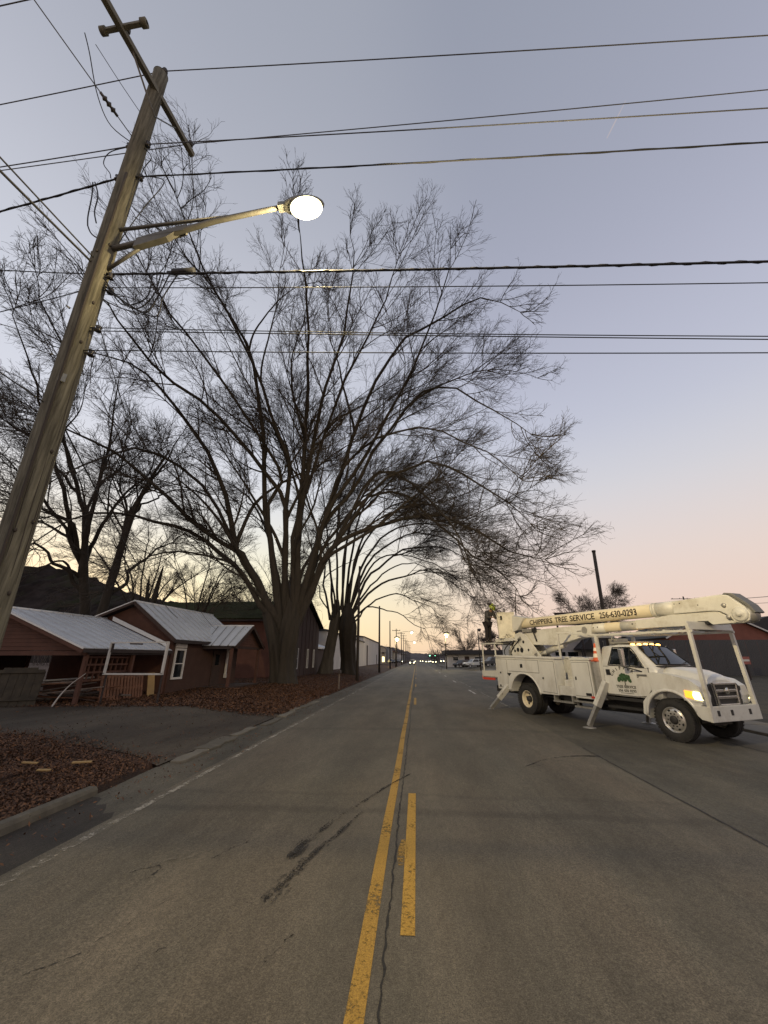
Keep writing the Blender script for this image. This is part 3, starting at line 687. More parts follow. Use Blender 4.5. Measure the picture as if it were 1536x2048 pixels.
# ================================================================ bare trees
def barkmat(name, a, c, sc=5, bump=.8):
    m = mat(name, a, 0.95, var=0.3, scale=sc, bump=bump, bscale=9, stretch=(1, 1, .16), dirt=.5, dirtcol=tuple(c) + (1,))
    return m
M['bark'] = barkmat('oak bark', (0.036, 0.029, 0.021), (0.022, 0.021, 0.014))
M['bark_pale'] = barkmat('paler bark', (0.085, 0.073, 0.055), (0.045, 0.042, 0.028))
M['twig'] = mat('twigs', (0.042, 0.032, 0.023), 0.9, var=.2, scale=.3)
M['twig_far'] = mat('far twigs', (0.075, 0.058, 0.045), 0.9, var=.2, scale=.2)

def norm(v): return v / (np.linalg.norm(v, axis=-1, keepdims=True) + 1e-9)
def grow(st, di, ln, nseg, noise, trop, rng, spread=0.0):
    N = len(st); pts = np.zeros((N, nseg + 1, 3)); pts[:, 0] = st; d = norm(di.copy())
    wob = rng.normal(0, 1, (N, 3))
    for s in range(nseg):
        wob = wob * .55 + rng.normal(0, 1, (N, 3)) * .85
        t = trop(pts[:, s], d, (s + 1) / nseg) if callable(trop) else trop
        d = norm(d + wob * noise + t)
        pts[:, s + 1] = pts[:, s] + d * (ln / nseg)[:, None]
    return pts
def spawn(pts, rad, per, t0, t1, ang, lr, rng, lens, side=None, minr=0.0, rr=0.55):
    """children along every branch: start, direction, length, radius"""
    N, K, _ = pts.shape; n = N * per
    w_ = np.asarray(lens, float); cum = np.cumsum(w_) / w_.sum(); q_ = (np.arange(n) + rng.random(n)) / n
    b = np.minimum(np.searchsorted(cum, q_), N - 1); u = rng.random(n); t = (t0 + (t1 - t0) * u) * (K - 1)
    i = np.clip(t.astype(int), 0, K - 2); f = (t - i)[:, None]
    p = pts[b, i] * (1 - f) + pts[b, i + 1] * f; d = norm(pts[b, i + 1] - pts[b, i])
    r = (rad[b, i] * (1 - f[:, 0]) + rad[b, i + 1] * f[:, 0])
    ax = norm(np.cross(d, rng.normal(0, 1, (n, 3)))); a = R(1) * rng.uniform(ang[0], ang[1], n)[:, None]
    nd = d * np.cos(a) + ax * np.sin(a)
    L_ = lens[b] * rng.uniform(lr[0], lr[1], n) * (1.0 - 0.5 * u)
    return p, nd, L_, np.maximum(r * rr, minr)
def tubes(pts, rad, k):
    N, K, _ = pts.shape
    t = np.gradient(pts, axis=1); t = norm(t)
    ref = np.eye(3)[np.argmin(np.abs(t[:, 0]), axis=1)]
    u = np.zeros_like(t); a = norm(np.cross(t[:, 0], ref))
    for j in range(K):
        a = norm(a - t[:, j] * (a * t[:, j]).sum(-1, keepdims=True)); u[:, j] = a
    w = np.cross(t, u); th = np.arange(k) * 2 * np.pi / k
    v = pts[:, :, None] + (u[:, :, None] * np.cos(th)[None, None, :, None] + w[:, :, None] * np.sin(th)[None, None, :, None]) * rad[:, :, None, None]
    base = (np.arange(N) * K * k)[:, None, None] + (np.arange(K - 1) * k)[None, :, None]
    j = np.arange(k)[None, None]; j2 = (j + 1) % k
    q = np.stack([base + j, base + j2, base + k + j2, base + k + j], -1).reshape(-1, 4)
    return v.reshape(-1, 3), q
class Bag:
    def __init__(s): s.v = []; s.q = []; s.n = 0
    def add(s, v, q): s.v.append(v); s.q.append(q + s.n); s.n += len(v)
    def obj(s, name, m, parent, smooth=True): return mesh_np(name, np.concatenate(s.v), np.concatenate(s.q), m, parent, smooth)
def taper(pts, r0, r1, p=1.0):
    K = pts.shape[1]; t = np.linspace(0, 1, K)[None] ** p
    return r0[:, None] * (1 - t) + r1[:, None] * t if not np.isscalar(r1) else r0[:, None] * (1 - t) + r1 * t

def trunk_obj(base, path, radii, m, parent, ridges=9, amp=.10, seed=0, flare=.6, n=36, rough=.02):
    r = np.random.default_rng(seed); pts = curve(path, 26); rad = np.interp(np.linspace(0, 1, 26), np.linspace(0, 1, len(radii)), radii)
    h = np.linspace(0, 1, 26); v = []; ph = r.random(4) * 6
    for i in range(26):
        th = np.linspace(0, 2 * np.pi, n, endpoint=False)
        fl = 1 + flare * np.exp(-h[i] * 9) * (.6 + .4 * np.cos(th * 5 + ph[0]))
        rr = rad[i] * fl * (1 + amp * np.cos(th * ridges + ph[1] + 2 * np.sin(h[i] * 5)) + amp * .6 * np.cos(th * 4 + ph[2] + h[i] * 3) + r.normal(0, rough, n))
        v.append(np.stack([pts[i, 0] + rr * np.cos(th), pts[i, 1] + rr * np.sin(th), pts[i, 2] + 0 * th], 1))
    v = np.concatenate(v) - base; i = (np.arange(25)[:, None] * n); j = np.arange(n)[None]
    q = np.stack([i + j, i + (j + 1) % n, i + n + (j + 1) % n, i + n + j], -1).reshape(-1, 4)
    return mesh_np('trunk', v, q, m, parent)

def bare_tree(name, label, base, limbs, lrad, seed, per=(9, 8, 7, 4), ang=(24, 52), droop=0.0, lenk=.60, twigm='twig', barkm='bark', tw=.011, group=None, up=.06, l1=(.35, .9), limb_objs=True, tip=.06, n0=20, twl=1.0, t0=.3, noise=(.065, .10, .14), forks=0):
    """limbs: list of 3-D polylines; finer and finer twigs grow from them"""
    rng = np.random.default_rng(seed); base = np.array(base, float)
    root = thing(name, label, 'tree', base, group=group)
    P = np.stack([curve(l, n0) for l in limbs]) - base
    jit = rng.normal(0, 1, P.shape); jit = (jit + np.roll(jit, 1, 1) + np.roll(jit, -1, 1)) / 3; P[:, 3:] += jit[:, 3:] * .24
    L0 = np.linalg.norm(np.diff(P, axis=1), axis=2).sum(1)
    r0 = np.array(lrad, float); rad = taper(P, r0, np.full(len(r0), .014), .8)
    if forks:     # limbs divide again on their way out
        p, d, ln, r = spawn(P, rad, forks, .22, .7, (16, 34), (.38, .6), rng, L0, rr=.72)
        F = grow(p, d, ln, n0 - 1, .07, np.array([0, 0, .02]), rng); P = np.concatenate([P, F]); L0 = np.concatenate([L0, ln]); rad = np.concatenate([rad, taper(F, r, np.full(len(r), .012), .9)])
    if limb_objs:
        for i in range(len(P)):
            v, q = tubes(P[i:i + 1], rad[i:i + 1], 10); mesh_np('limb', v, q, M[barkm], root)
    else:
        v, q = tubes(P, rad, 7); lb = mesh_np('limbs', v, q, M[barkm], root); lb['kind'] = 'stuff'
    bag = Bag()
    def trop(z, dr):
        def f(p, d, s):
            o = norm(p * np.array([1, 1, 0.0]) + 1e-6)
            return o * (.05 + .03 * s) + np.array([0, 0, 1.0]) * (z - dr * s)
        return f
    # boughs
    p, d, ln, r = spawn(P, rad, per[0], t0, 1.0, ang, l1, rng, np.minimum(L0, 14) * lenk, rr=.5)
    # every limb also ends in a few leaders of its own
    q_ = np.repeat(P[:, -1], 3, 0); qd = norm(np.repeat(P[:, -1] - P[:, -3], 3, 0)) + rng.normal(0, .32, q_.shape)
    p = np.concatenate([p, q_]); d = np.concatenate([d, norm(qd)]); ln = np.concatenate([ln, rng.uniform(1.0, 2.2, len(q_))]); r = np.concatenate([r, np.full(len(q_), .022)])
    A = grow(p, d, ln, 9, noise[0], trop(up, droop * .18), rng); rA = taper(A, np.clip(r, .022, .11), .014); bag.add(*tubes(A, rA, 5))
    # branches
    p, d, ln, r = spawn(A, rA, per[1], .12, 1.0, (25, 55), (.28, .62), rng, ln, rr=.6)
    B = grow(p, d, np.maximum(ln, .8), 7, noise[1], trop(up * .8, droop * .24), rng); rB = taper(B, np.clip(r, .011, .03), .0075); bag.add(*tubes(B, rB, 4))
    # twigs
    p, d, ln, r = spawn(B, rB, per[2], .1, 1.0, (20, 50), (.35, .8), rng, np.maximum(ln, .8), rr=.7)
    C_ = grow(p, d, np.clip(ln, .45, 1.6) * twl, 4, noise[2], trop(up, droop * .3), rng); rC = taper(C_, np.clip(r, .006, tw), tw * .45); bag.add(*tubes(C_, rC, 3))
    if per[3]:
        p, d, ln, r = spawn(C_, rC, per[3], .15, 1.0, (18, 45), (.4, .9), rng, np.clip(ln, .45, 1.6), rr=.8)
        D_ = grow(p, d, np.clip(ln, .25, .9) * twl, 2, .2, trop(up, droop * .3), rng); rD = taper(D_, np.full(len(D_), tw * .62), .0045); bag.add(*tubes(D_, rD, 3))
    c = bag.obj('crown', M[twigm], root); c['kind'] = 'stuff'
    return root

BIG = [
 ([(-9.77, 27.83, 4.56), (-11.14, 27.02, 6.65), (-12.22, 25.97, 8.69), (-12.68, 25.43, 9.51), (-13.07, 24.2, 12.08), (-13.6, 22.57, 14.41), (-14.3, 20.37, 16.21), (-14.82, 17.67, 17.24), (-15.02, 15.13, 16.82), (-14.63, 12.12, 14.89)], 0.40),
 ([(-9.77, 27.83, 4.56), (-11.15, 27.04, 6.65), (-12.24, 26.02, 8.7), (-13.05, 25.27, 9.29), (-14.39, 23.66, 10.44), (-15.83, 20.97, 12.06), (-16.62, 18.17, 13.02), (-16.84, 14.9, 12.43), (-16.14, 11.81, 10.98)], 0.36),
 ([(-9.77, 27.83, 4.56), (-11.36, 27.06, 6.52), (-12.98, 25.99, 8.27), (-14.75, 24.45, 10.06), (-16.7, 22.33, 10.39), (-18.05, 20.22, 10.06), (-18.83, 18.08, 8.65), (-18.77, 16.51, 6.6)], 0.30),
 ([(-9.68, 27.87, 4.56), (-10.36, 26.99, 8.75), (-10.68, 25.69, 12.6), (-10.7, 24.11, 16.34), (-10.54, 22.43, 19.5), (-10.78, 20.23, 22.04), (-11.43, 17.11, 23.15), (-11.39, 13.55, 23.01), (-10.57, 10.65, 22.06)], 0.33),
 ([(-9.28, 28.0, 4.57), (-9.48, 27.28, 8.81), (-9.42, 26.1, 12.73), (-9.12, 25.06, 15.54), (-9.97, 23.09, 18.21), (-10.46, 20.74, 20.73), (-10.97, 17.83, 22.22), (-11.2, 15.05, 22.26), (-10.98, 11.63, 20.52)], 0.32),
 ([(-8.85, 28.14, 4.58), (-8.73, 27.48, 8.65), (-8.46, 26.35, 12.19), (-7.98, 24.43, 16.4), (-7.35, 22.14, 19.95), (-6.75, 19.16, 22.86), (-6.3, 16.24, 24.14), (-5.95, 13.22, 23.86)], 0.36),
 ([(-8.85, 28.14, 4.58), (-8.73, 27.47, 8.65), (-8.46, 26.34, 12.19), (-7.22, 24.22, 17.09), (-5.96, 22.41, 20.08), (-4.12, 19.56, 23.07), (-3.39, 17.27, 24.3), (-3.38, 14.61, 24.48)], 0.34),
 ([(-8.48, 28.26, 4.59), (-7.72, 28.02, 8.38), (-6.72, 27.5, 11.75), (-5.13, 26.23, 16.86), (-3.04, 24.67, 21.22), (-0.58, 22.89, 24.3), (2.35, 21.0, 24.52), (4.72, 18.77, 23.39), (6.35, 16.31, 20.0)], 0.33),
 ([(-8.48, 28.26, 4.59), (-7.7, 27.95, 8.36), (-6.67, 27.32, 11.69), (-4.53, 26.7, 14.06), (-2.09, 25.1, 17.82), (0.42, 23.48, 19.64), (2.8, 21.87, 19.11), (4.72, 19.52, 15.51), (5.94, 16.99, 12.47)], 0.30),
 ([(-8.34, 28.3, 4.66), (-7.24, 28.19, 7.46), (-5.99, 27.83, 9.73), (-2.37, 26.18, 14.36), (1.0, 24.53, 15.03), (3.67, 22.28, 12.48), (5.09, 20.06, 9.99), (5.9, 18.06, 8.23)], 0.27),
 ([(-8.34, 28.3, 4.66), (-7.24, 28.18, 7.46), (-5.99, 27.81, 9.72), (-3.98, 27.41, 10.85), (-1.29, 26.57, 11.59), (1.56, 25.18, 11.27), (3.87, 23.24, 9.48), (5.33, 21.15, 7.59), (6.52, 18.91, 6.65)], 0.34),
 ([(-8.48, 28.26, 4.59), (-7.68, 27.9, 8.35), (-6.64, 27.17, 11.64), (-3.85, 25.75, 15.68), (-1.64, 24.09, 18.44), (0.49, 21.16, 21.64), (2.1, 17.88, 23.22), (2.67, 15.27, 23.49)], 0.32),
 ([(-9.28, 28.0, 4.57), (-9.46, 27.23, 8.8), (-9.37, 25.95, 12.67), (-10.95, 23.8, 14.74), (-12.42, 20.55, 16.61), (-13.36, 16.05, 16.68), (-12.85, 12.21, 15.85), (-11.91, 9.92, 15.0)], 0.32),
 ([(-8.34, 28.3, 4.66), (-7.26, 28.25, 7.47), (-6.03, 27.99, 9.77), (-3.18, 26.57, 15.22), (0.07, 25.49, 13.95), (2.36, 23.44, 9.91), (3.23, 21.37, 6.55), (3.2, 19.74, 4.32)], 0.24),
 ([(-9.77, 27.83, 4.56), (-11.17, 27.09, 6.66), (-12.3, 26.15, 8.73), (-14.4, 23.47, 13.15), (-16.68, 19.67, 13.87), (-17.34, 16.44, 11.33), (-16.84, 14.16, 8.64)], 0.28),
 ([(-8.48, 28.26, 4.59), (-7.68, 27.87, 8.34), (-6.62, 27.09, 11.61), (-5.37, 25.72, 15.3), (-2.6, 24.48, 17.03), (1.01, 22.48, 16.41), (3.89, 19.35, 12.93), (5.02, 16.24, 9.54)], 0.24),
 ([(-8.85, 28.14, 4.58), (-8.74, 27.5, 8.66), (-8.48, 26.42, 12.22), (-5.85, 23.5, 19.13), (-3.33, 20.86, 22.53), (-1.05, 18.2, 23.91), (-0.31, 16.0, 24.44)], 0.28),
 ([(-9.68, 27.87, 4.56), (-10.35, 26.96, 8.75), (-10.65, 25.62, 12.57), (-9.73, 25.06, 14.73), (-11.23, 22.23, 17.69), (-12.63, 17.47, 19.55), (-12.69, 14.11, 19.38), (-12.16, 11.88, 18.96)], 0.28),
 ([(-8.34, 28.3, 4.66), (-7.26, 28.26, 7.47), (-6.03, 28.0, 9.77), (-4.01, 27.29, 13.04), (-0.88, 26.48, 13.62), (1.53, 25.1, 10.87), (3.19, 23.48, 8.27), (4.73, 21.56, 6.29), (5.36, 20.3, 5.12)], 0.22),
 ([(-9.77, 27.83, 4.56), (-11.29, 26.9, 6.49), (-12.74, 25.52, 8.16), (-14.71, 23.02, 8.53), (-15.62, 20.81, 7.34), (-15.67, 18.18, 5.17)], 0.18),
 ([(-8.85, 28.37, 2.84), (-8.28, 28.77, 6.7), (-6.68, 29.89, 11.37), (-4.48, 31.42, 15.17), (-1.69, 33.37, 18.04), (2.64, 36.38, 21.12)], 0.28),
 ([(-9.04, 28.49, 2.98), (-8.91, 29.1, 6.79), (-8.53, 30.87, 10.36), (-8.02, 33.3, 13.44), (-7.36, 36.38, 15.68), (-6.34, 41.15, 18.3)], 0.28),
 ([(-9.22, 28.48, 2.82), (-9.49, 29.13, 5.45), (-10.26, 30.95, 6.93), (-11.31, 33.45, 9.25), (-12.64, 36.62, 10.93), (-14.71, 41.53, 11.9)], 0.28),
 ([(-9.37, 28.32, 3.26), (-9.89, 28.55, 6.32), (-11.45, 29.23, 10.71), (-13.58, 30.16, 14.09), (-16.28, 31.35, 16.77), (-20.48, 33.19, 19.65)], 0.28),
]
SECOND = [
 ([(-7.68, 46.37, 6.52), (-5.01, 46.02, 9.65), (-1.67, 45.26, 11.24), (1.84, 44.07, 11.52), (5.48, 42.13, 9.94), (7.89, 40.23, 8.27)], 0.20),
 ([(-7.4, 46.41, 7.1), (-5.32, 45.96, 11.44), (-1.62, 45.15, 13.95), (2.52, 43.87, 14.13), (6.17, 42.02, 12.11), (8.23, 40.17, 9.27)], 0.22),
 ([(-7.7, 46.36, 7.38), (-5.93, 45.65, 13.23), (-2.18, 44.72, 16.68), (2.04, 43.47, 16.79), (5.74, 41.62, 14.29), (8.62, 39.06, 10.31)], 0.22),
 ([(-7.98, 46.32, 6.8), (-6.84, 45.42, 14.45), (-4.02, 44.57, 19.3), (0.36, 43.66, 20.13), (4.33, 42.18, 17.51), (7.15, 40.37, 13.88)], 0.20),
 ([(-8.56, 46.21, 7.08), (-8.39, 45.38, 14.47), (-6.55, 44.52, 20.72), (-3.34, 43.97, 23.83), (1.07, 43.09, 23.22), (4.44, 41.77, 19.84)], 0.20),
 ([(-9.08, 46.11, 7.08), (-9.51, 45.38, 14.5), (-9.13, 44.63, 20.85), (-7.93, 44.06, 26.23), (-5.31, 43.68, 30.41)], 0.20),
 ([(-9.52, 46.03, 6.5), (-10.6, 45.79, 13.36), (-11.25, 45.63, 19.93), (-12.19, 45.39, 25.62), (-13.74, 44.95, 30.06)], 0.20),
 ([(-9.96, 45.93, 6.21), (-10.99, 46.18, 10.97), (-11.94, 46.74, 16.24), (-14.43, 47.08, 22.04), (-17.41, 46.87, 25.04)], 0.18),
 ([(-7.38, 46.42, 6.24), (-4.71, 46.13, 8.48), (-1.71, 45.49, 8.94), (1.12, 44.41, 7.62), (3.66, 42.84, 5.57)], 0.15),
 ([(-7.2, 46.45, 5.95), (-5.01, 46.29, 7.64), (-2.33, 45.81, 6.99), (0.49, 44.77, 5.22), (2.06, 43.95, 4.12)], 0.13),
 ([(-7.71, 46.36, 7.67), (-5.06, 46.1, 13.96), (-0.37, 45.65, 16.29), (4.38, 44.61, 15.22), (7.42, 43.3, 11.83), (9.52, 41.93, 8.52)], 0.20),
 ([(-8.29, 46.26, 7.38), (-7.35, 46.19, 17.3), (-4.84, 46.34, 22.13), (-0.88, 46.43, 23.11), (3.58, 46.09, 21.04), (7.02, 45.46, 17.33)], 0.20),
 ([(-8.75, 46.18, 7.37), (-8.19, 47.24, 18.35), (-6.45, 48.24, 24.52), (-3.01, 49.18, 27.99), (2.01, 49.96, 28.19)], 0.18),
 ([(-7.81, 46.35, 7.09), (-5.7, 46.5, 12.18), (-2.93, 46.63, 14.05), (1.38, 46.49, 13.3), (5.34, 45.91, 10.08), (7.35, 45.41, 7.41)], 0.18),
 ([(-8.27, 46.27, 7.09), (-7.37, 47.02, 13.6), (-5.64, 47.93, 18.52), (-1.68, 48.88, 20.17), (3.64, 49.76, 18.19), (8.09, 50.35, 14.79)], 0.20),
 ([(-9.3, 46.07, 6.79), (-10.0, 45.19, 12.58), (-11.32, 44.02, 16.69), (-13.59, 42.48, 19.44), (-15.64, 41.13, 19.6)], 0.16),
 ([(-9.73, 45.98, 6.21), (-11.06, 44.74, 9.52), (-12.59, 43.37, 11.03), (-14.44, 41.56, 11.82)], 0.12),
 ([(-8.3, 46.26, 7.67), (-6.42, 46.74, 15.45), (-2.28, 47.32, 20.31), (2.35, 47.5, 20.95), (6.98, 47.28, 17.96), (9.73, 47.0, 14.53)], 0.20),
 ([(-7.69, 46.37, 6.81), (-4.85, 47.29, 11.09), (-1.12, 48.19, 13.11), (3.28, 48.97, 11.92), (6.61, 49.56, 9.46)], 0.17),
]
LEFTT = [
 ([(-23.9, 26.92, 5.1), (-24.11, 26.18, 7.7), (-24.02, 25.29, 10.48), (-23.52, 24.67, 13.0), (-22.81, 23.55, 16.57), (-21.97, 22.29, 20.08), (-21.14, 21.29, 22.87)], 0.26),
 ([(-24.15, 26.7, 6.33), (-24.7, 25.65, 7.6), (-25.19, 23.98, 8.66), (-25.45, 22.07, 9.17), (-25.33, 19.56, 9.02)], 0.20),
 ([(-24.31, 26.55, 7.04), (-24.47, 25.1, 9.68), (-24.52, 22.85, 11.53), (-24.27, 20.39, 12.62), (-23.44, 17.08, 12.86)], 0.22),
 ([(-24.39, 26.48, 7.76), (-24.62, 24.9, 10.76), (-24.42, 22.42, 13.6), (-23.57, 19.5, 16.11), (-22.17, 16.47, 17.82), (-20.03, 13.22, 18.68)], 0.22),
 ([(-24.48, 26.39, 8.88), (-23.72, 25.93, 11.47), (-21.97, 25.52, 13.72), (-19.62, 24.9, 15.88), (-17.86, 24.1, 17.53)], 0.18),
 ([(-24.65, 26.24, 9.62), (-24.59, 24.75, 13.07), (-24.32, 22.33, 15.93), (-23.12, 19.56, 18.89), (-21.34, 16.18, 20.92), (-19.21, 12.65, 21.09)], 0.20),
 ([(-24.73, 26.16, 10.38), (-25.66, 26.88, 14.88), (-25.54, 29.19, 18.9), (-25.46, 30.85, 22.02)], 0.16),
 ([(-24.37, 26.5, 7.4), (-25.14, 25.08, 8.21), (-25.39, 23.98, 7.61), (-25.41, 22.59, 6.66)], 0.12),
 ([(-24.51, 26.37, 8.49), (-26.22, 25.31, 10.93), (-28.06, 24.19, 11.38), (-30.3, 22.93, 11.74)], 0.16),
 ([(-24.65, 26.24, 9.62), (-25.0, 24.31, 13.71), (-25.54, 20.56, 15.73), (-25.11, 16.41, 15.83)], 0.18),
 ([(-24.45, 26.43, 8.13), (-24.83, 23.37, 11.0), (-24.42, 19.69, 11.29), (-22.97, 16.02, 10.48)], 0.16),
]
TWIN = [
 ([(-21.21, 25.28, 5.0), (-20.8, 24.96, 8.1), (-20.02, 24.38, 11.6), (-19.08, 24.06, 14.19), (-17.91, 23.86, 16.53), (-16.66, 23.74, 18.56)], 0.24),
 ([(-21.14, 25.34, 5.91), (-20.35, 25.58, 7.16), (-18.97, 25.66, 8.96), (-17.38, 25.84, 9.92), (-14.92, 26.03, 10.49)], 0.15),
 ([(-21.06, 25.41, 8.94), (-21.06, 24.82, 12.19), (-21.33, 23.61, 15.27), (-20.83, 22.96, 18.27)], 0.12),
 ([(-20.94, 25.5, 12.05), (-19.53, 26.05, 13.87), (-17.2, 26.74, 14.52), (-14.9, 27.19, 14.2)], 0.10),
]

# ================================================================ buildings on the left
M['redbrown'] = mat('red brown painted boards', (0.085, 0.037, 0.024), 0.85, var=.2, scale=3, bump=.3, dirt=.45, dirtcol=(.05, .025, .018, 1))
M['brownwall'] = mat('dark brown wall', (0.058, 0.028, 0.019), 0.9, var=.2, scale=2, bump=.2, dirt=.4)
M['darkwood'] = mat('dark timber', (0.045, 0.026, 0.019), 0.85, var=.25, scale=4)
M['tin'] = mat('galvanised roof sheet', (0.50, 0.53, 0.56), 0.5, 0.0, var=.10, scale=1.2, dirt=.35, dirtcol=(.22, .23, .25, 1), stretch=(1, .4, 1))
M['tin_edge'] = mat('pale roof trim', (0.62, 0.62, 0.60), 0.5, 0.1, var=.08)
M['whitetrim'] = mat('white trim', (0.60, 0.58, 0.54), 0.6, var=.1, dirt=.3)
M['glass'] = glassy('dark window glass')
M['fascia'] = mat('dark fascia', (0.03, 0.02, 0.018), 0.7, var=.2)

def roof_slope(parent, e0, e1, r1, r0, n, m, ribs=4, th=.03, name='roof_panel'):
    """corners: eave start, eave end, ridge end, ridge start; n ribbed sheets side by side"""
    e0, e1, r0, r1 = map(Vector, (e0, e1, r0, r1))
    e0, e1, r0, r1 = (q - parent.location for q in (e0, e1, r0, r1))
    nr = (e1 - e0).cross(r0 - e0).normalized()
    if nr.z < 0: nr = -nr
    n = int(n * 1.7); ribs = 0; b = MB(); b.panel([q - nr * .05 for q in (e0, e1, r1, r0)], .03); b.obj('rib_shade_deck', M['fascia'], parent)  # dark sheet seen through the gaps, drawing the ribs' shade as lines
    gap = .036 / (e1 - e0).length
    for i in range(n):
        a, c = i / n + gap, (i + 1) / n - gap
        lift = nr * (0.003 if i % 2 else 0.0)
        p = [e0.lerp(e1, a) + lift, e0.lerp(e1, c) + lift, r0.lerp(r1, c) + lift, r0.lerp(r1, a) + lift]
        b = MB(); b.panel(p, th)
        for u_ in (0.06,):      # raised seam along each edge
            q0 = p[0].lerp(p[1], u_); q1 = p[3].lerp(p[2], u_); b.bar(q0 + nr * (th / 2 + .014), q1 + nr * (th / 2 + .018), .04, .045, nr)
        for k in range(ribs):
            u = (k + .5) / ribs; q0 = p[0].lerp(p[1], u); q1 = p[3].lerp(p[2], u)
            b.bar(q0 + nr * (th / 2 + .018), q1 + nr * (th / 2 + .018), .035, .042, nr)
        b.obj(name, m, parent)
def window(parent, c, w, h, nx, depth=.05, fr=.07, m='whitetrim', sash=True, name='window'):
    """window in a wall whose outward normal is nx (unit, horizontal); c = centre on the wall face"""
    c = Vector(c); nx = Vector(nx); t = Vector((-nx.y, nx.x, 0)); z = Vector((0, 0, 1))
    b = MB()
    for s in (-1, 1):
        b.bar(c + t * s * (w / 2 - fr / 2) - z * h / 2 + nx * depth / 2, c + t * s * (w / 2 - fr / 2) + z * h / 2 + nx * depth / 2, fr, depth, nx)
        b.bar(c - t * (w / 2 - fr) + z * s * (h / 2 - fr / 2) + nx * depth / 2, c + t * (w / 2 - fr) + z * s * (h / 2 - fr / 2) + nx * depth / 2, fr, depth, nx)
    o = b.obj(name, M[m], parent)
    g_ = MB(); g_.panel([c - t * (w / 2 - fr) - z * (h / 2 - fr) + nx * .012, c + t * (w / 2 - fr) - z * (h / 2 - fr) + nx * .012, c + t * (w / 2 - fr) + z * (h / 2 - fr) + nx * .012, c - t * (w / 2 - fr) + z * (h / 2 - fr) + nx * .012], .012)
    g_.obj('pane', M['glass'], o)
    if sash:
        s_ = MB(); s_.bar(c - t * (w / 2 - fr) + nx * .03, c + t * (w / 2 - fr) + nx * .03, .045, .03, nx); s_.obj('sash', M[m], o)
    return o

# ---- the brown house and its carport
HY = 0.35
house = thing('brown_house', 'low brown house with grey ribbed metal roof and gabled porch behind the carport', 'house', (-15, 23.5, HY)); HB = Vector((-15, 23.5, HY))
h_ = lambda *p: Vector(p) - HB
sk = lambda y: 0.085 * (y - 20.3)          # the house stands a little askew to the road
b = MB()
b.panel([h_(-12.75, 20.45, HY - .2), h_(-12.75 + sk(27), 27, HY - .2), h_(-12.75 + sk(27), 27, 2.86), h_(-12.75, 20.45, 2.86)], .12); b.obj('wall', M['brownwall'], house)
b = MB(); b.panel([h_(-19.3, 20.45, HY - .2), h_(-12.70, 20.45, HY - .2), h_(-12.70, 20.45, 2.86), h_(-15.07, 20.45, 4.72), h_(-19.3, 20.45, 3.05)], .12); b.obj('wall', M['redbrown'], house)
b = MB(); b.panel([h_(-18.6, 27, HY - .2), h_(-12.2, 27, HY - .2), h_(-12.2, 27, 2.86), h_(-14.5, 27, 4.7), h_(-18.6, 27, 3.0)], .12); b.obj('wall', M['brownwall'], house)
b = MB(); b.panel([h_(-19.3, 20.45, HY - .2), h_(-18.7, 27, HY - .2), h_(-18.7, 27, 3.0), h_(-19.3, 20.45, 3.05)], .12); b.obj('wall', M['brownwall'], house)
roof_slope(house, (-12.40, 20.0, 2.90), (-12.40 + sk(27.4), 27.4, 2.90), (-15.07 + sk(27.4), 27.4, 4.86), (-15.07, 20.0, 4.86), 8, M['tin'], 3)
roof_slope(house, (-19.6, 20.0, 3.02), (-19.6 + sk(27.4), 27.4, 3.02), (-15.09 + sk(27.4), 27.4, 4.85), (-15.09, 20.0, 4.85), 8, M['tin'], 3)
b = MB(); b.tube([h_(-15.08, 19.98, 4.88), h_(-15.08 + sk(27.4), 27.42, 4.88)], .06, 8); b.obj('ridge_cap', M['tin_edge'], house)
b = MB(); b.bar(h_(-12.38, 19.97, 2.84), h_(-15.07, 19.97, 4.80), .05, .16); b.obj('barge_board', M['darkwood'], house)
b = MB(); b.bar(h_(-19.62, 19.97, 2.98), h_(-15.07, 19.97, 4.80), .05, .14); b.obj('barge_board', M['darkwood'], house)
b = MB(); b.bar(h_(-19.62, 19.955, 3.06), h_(-15.07, 19.955, 4.88), .05, .05); b.obj('barge_trim', M['tin_edge'], house)
b = MB(); b.bar(h_(-12.36, 19.97, 2.80), h_(-12.36 + sk(27.4), 27.4, 2.80), .05, .14); b.obj('fascia', M['fascia'], house)
NX = Vector((1, -sk(21.3), 0)).normalized()
window(house, h_(-12.69 + sk(21.0), 21.05, 1.72), 0.86, 1.52, NX, .07, .10)
b = MB(); b.panel([h_(-12.68 + sk(20.7), 20.62, 2.52), h_(-12.68 + sk(21.5), 21.52, 2.52), h_(-12.68 + sk(21.5), 21.52, 2.72), h_(-12.68 + sk(20.7), 20.62, 2.72)], .06); b.obj('window_head', M['whitetrim'], house)
d = MB(); d.panel([h_(-12.67 + sk(24.2), 24.15, HY), h_(-12.67 + sk(25.1), 25.05, HY), h_(-12.67 + sk(25.1), 25.05, 2.45), h_(-12.67 + sk(24.2), 24.15, 2.45)], .05); dr = d.obj('door', M['darkwood'], house)
d = MB(); d.panel([h_(-12.64 + sk(24.4), 24.4, 1.6), h_(-12.64 + sk(24.8), 24.8, 1.6), h_(-12.64 + sk(24.8), 24.8, 2.2), h_(-12.64 + sk(24.4), 24.4, 2.2)], .02); d.obj('pane', M['glass'], dr)
d = MB(); d.box(h_(-12.6, 25.5, .9).x + sk(25.5), h_(-12.5, 0, 0).x + sk(25.5), h_(0, 25.5, 0).y, h_(0, 25.62, 0).y, h_(0, 0, .95).z, h_(0, 0, 2.5).z); d.obj('downpipe', M['whitetrim'], house)
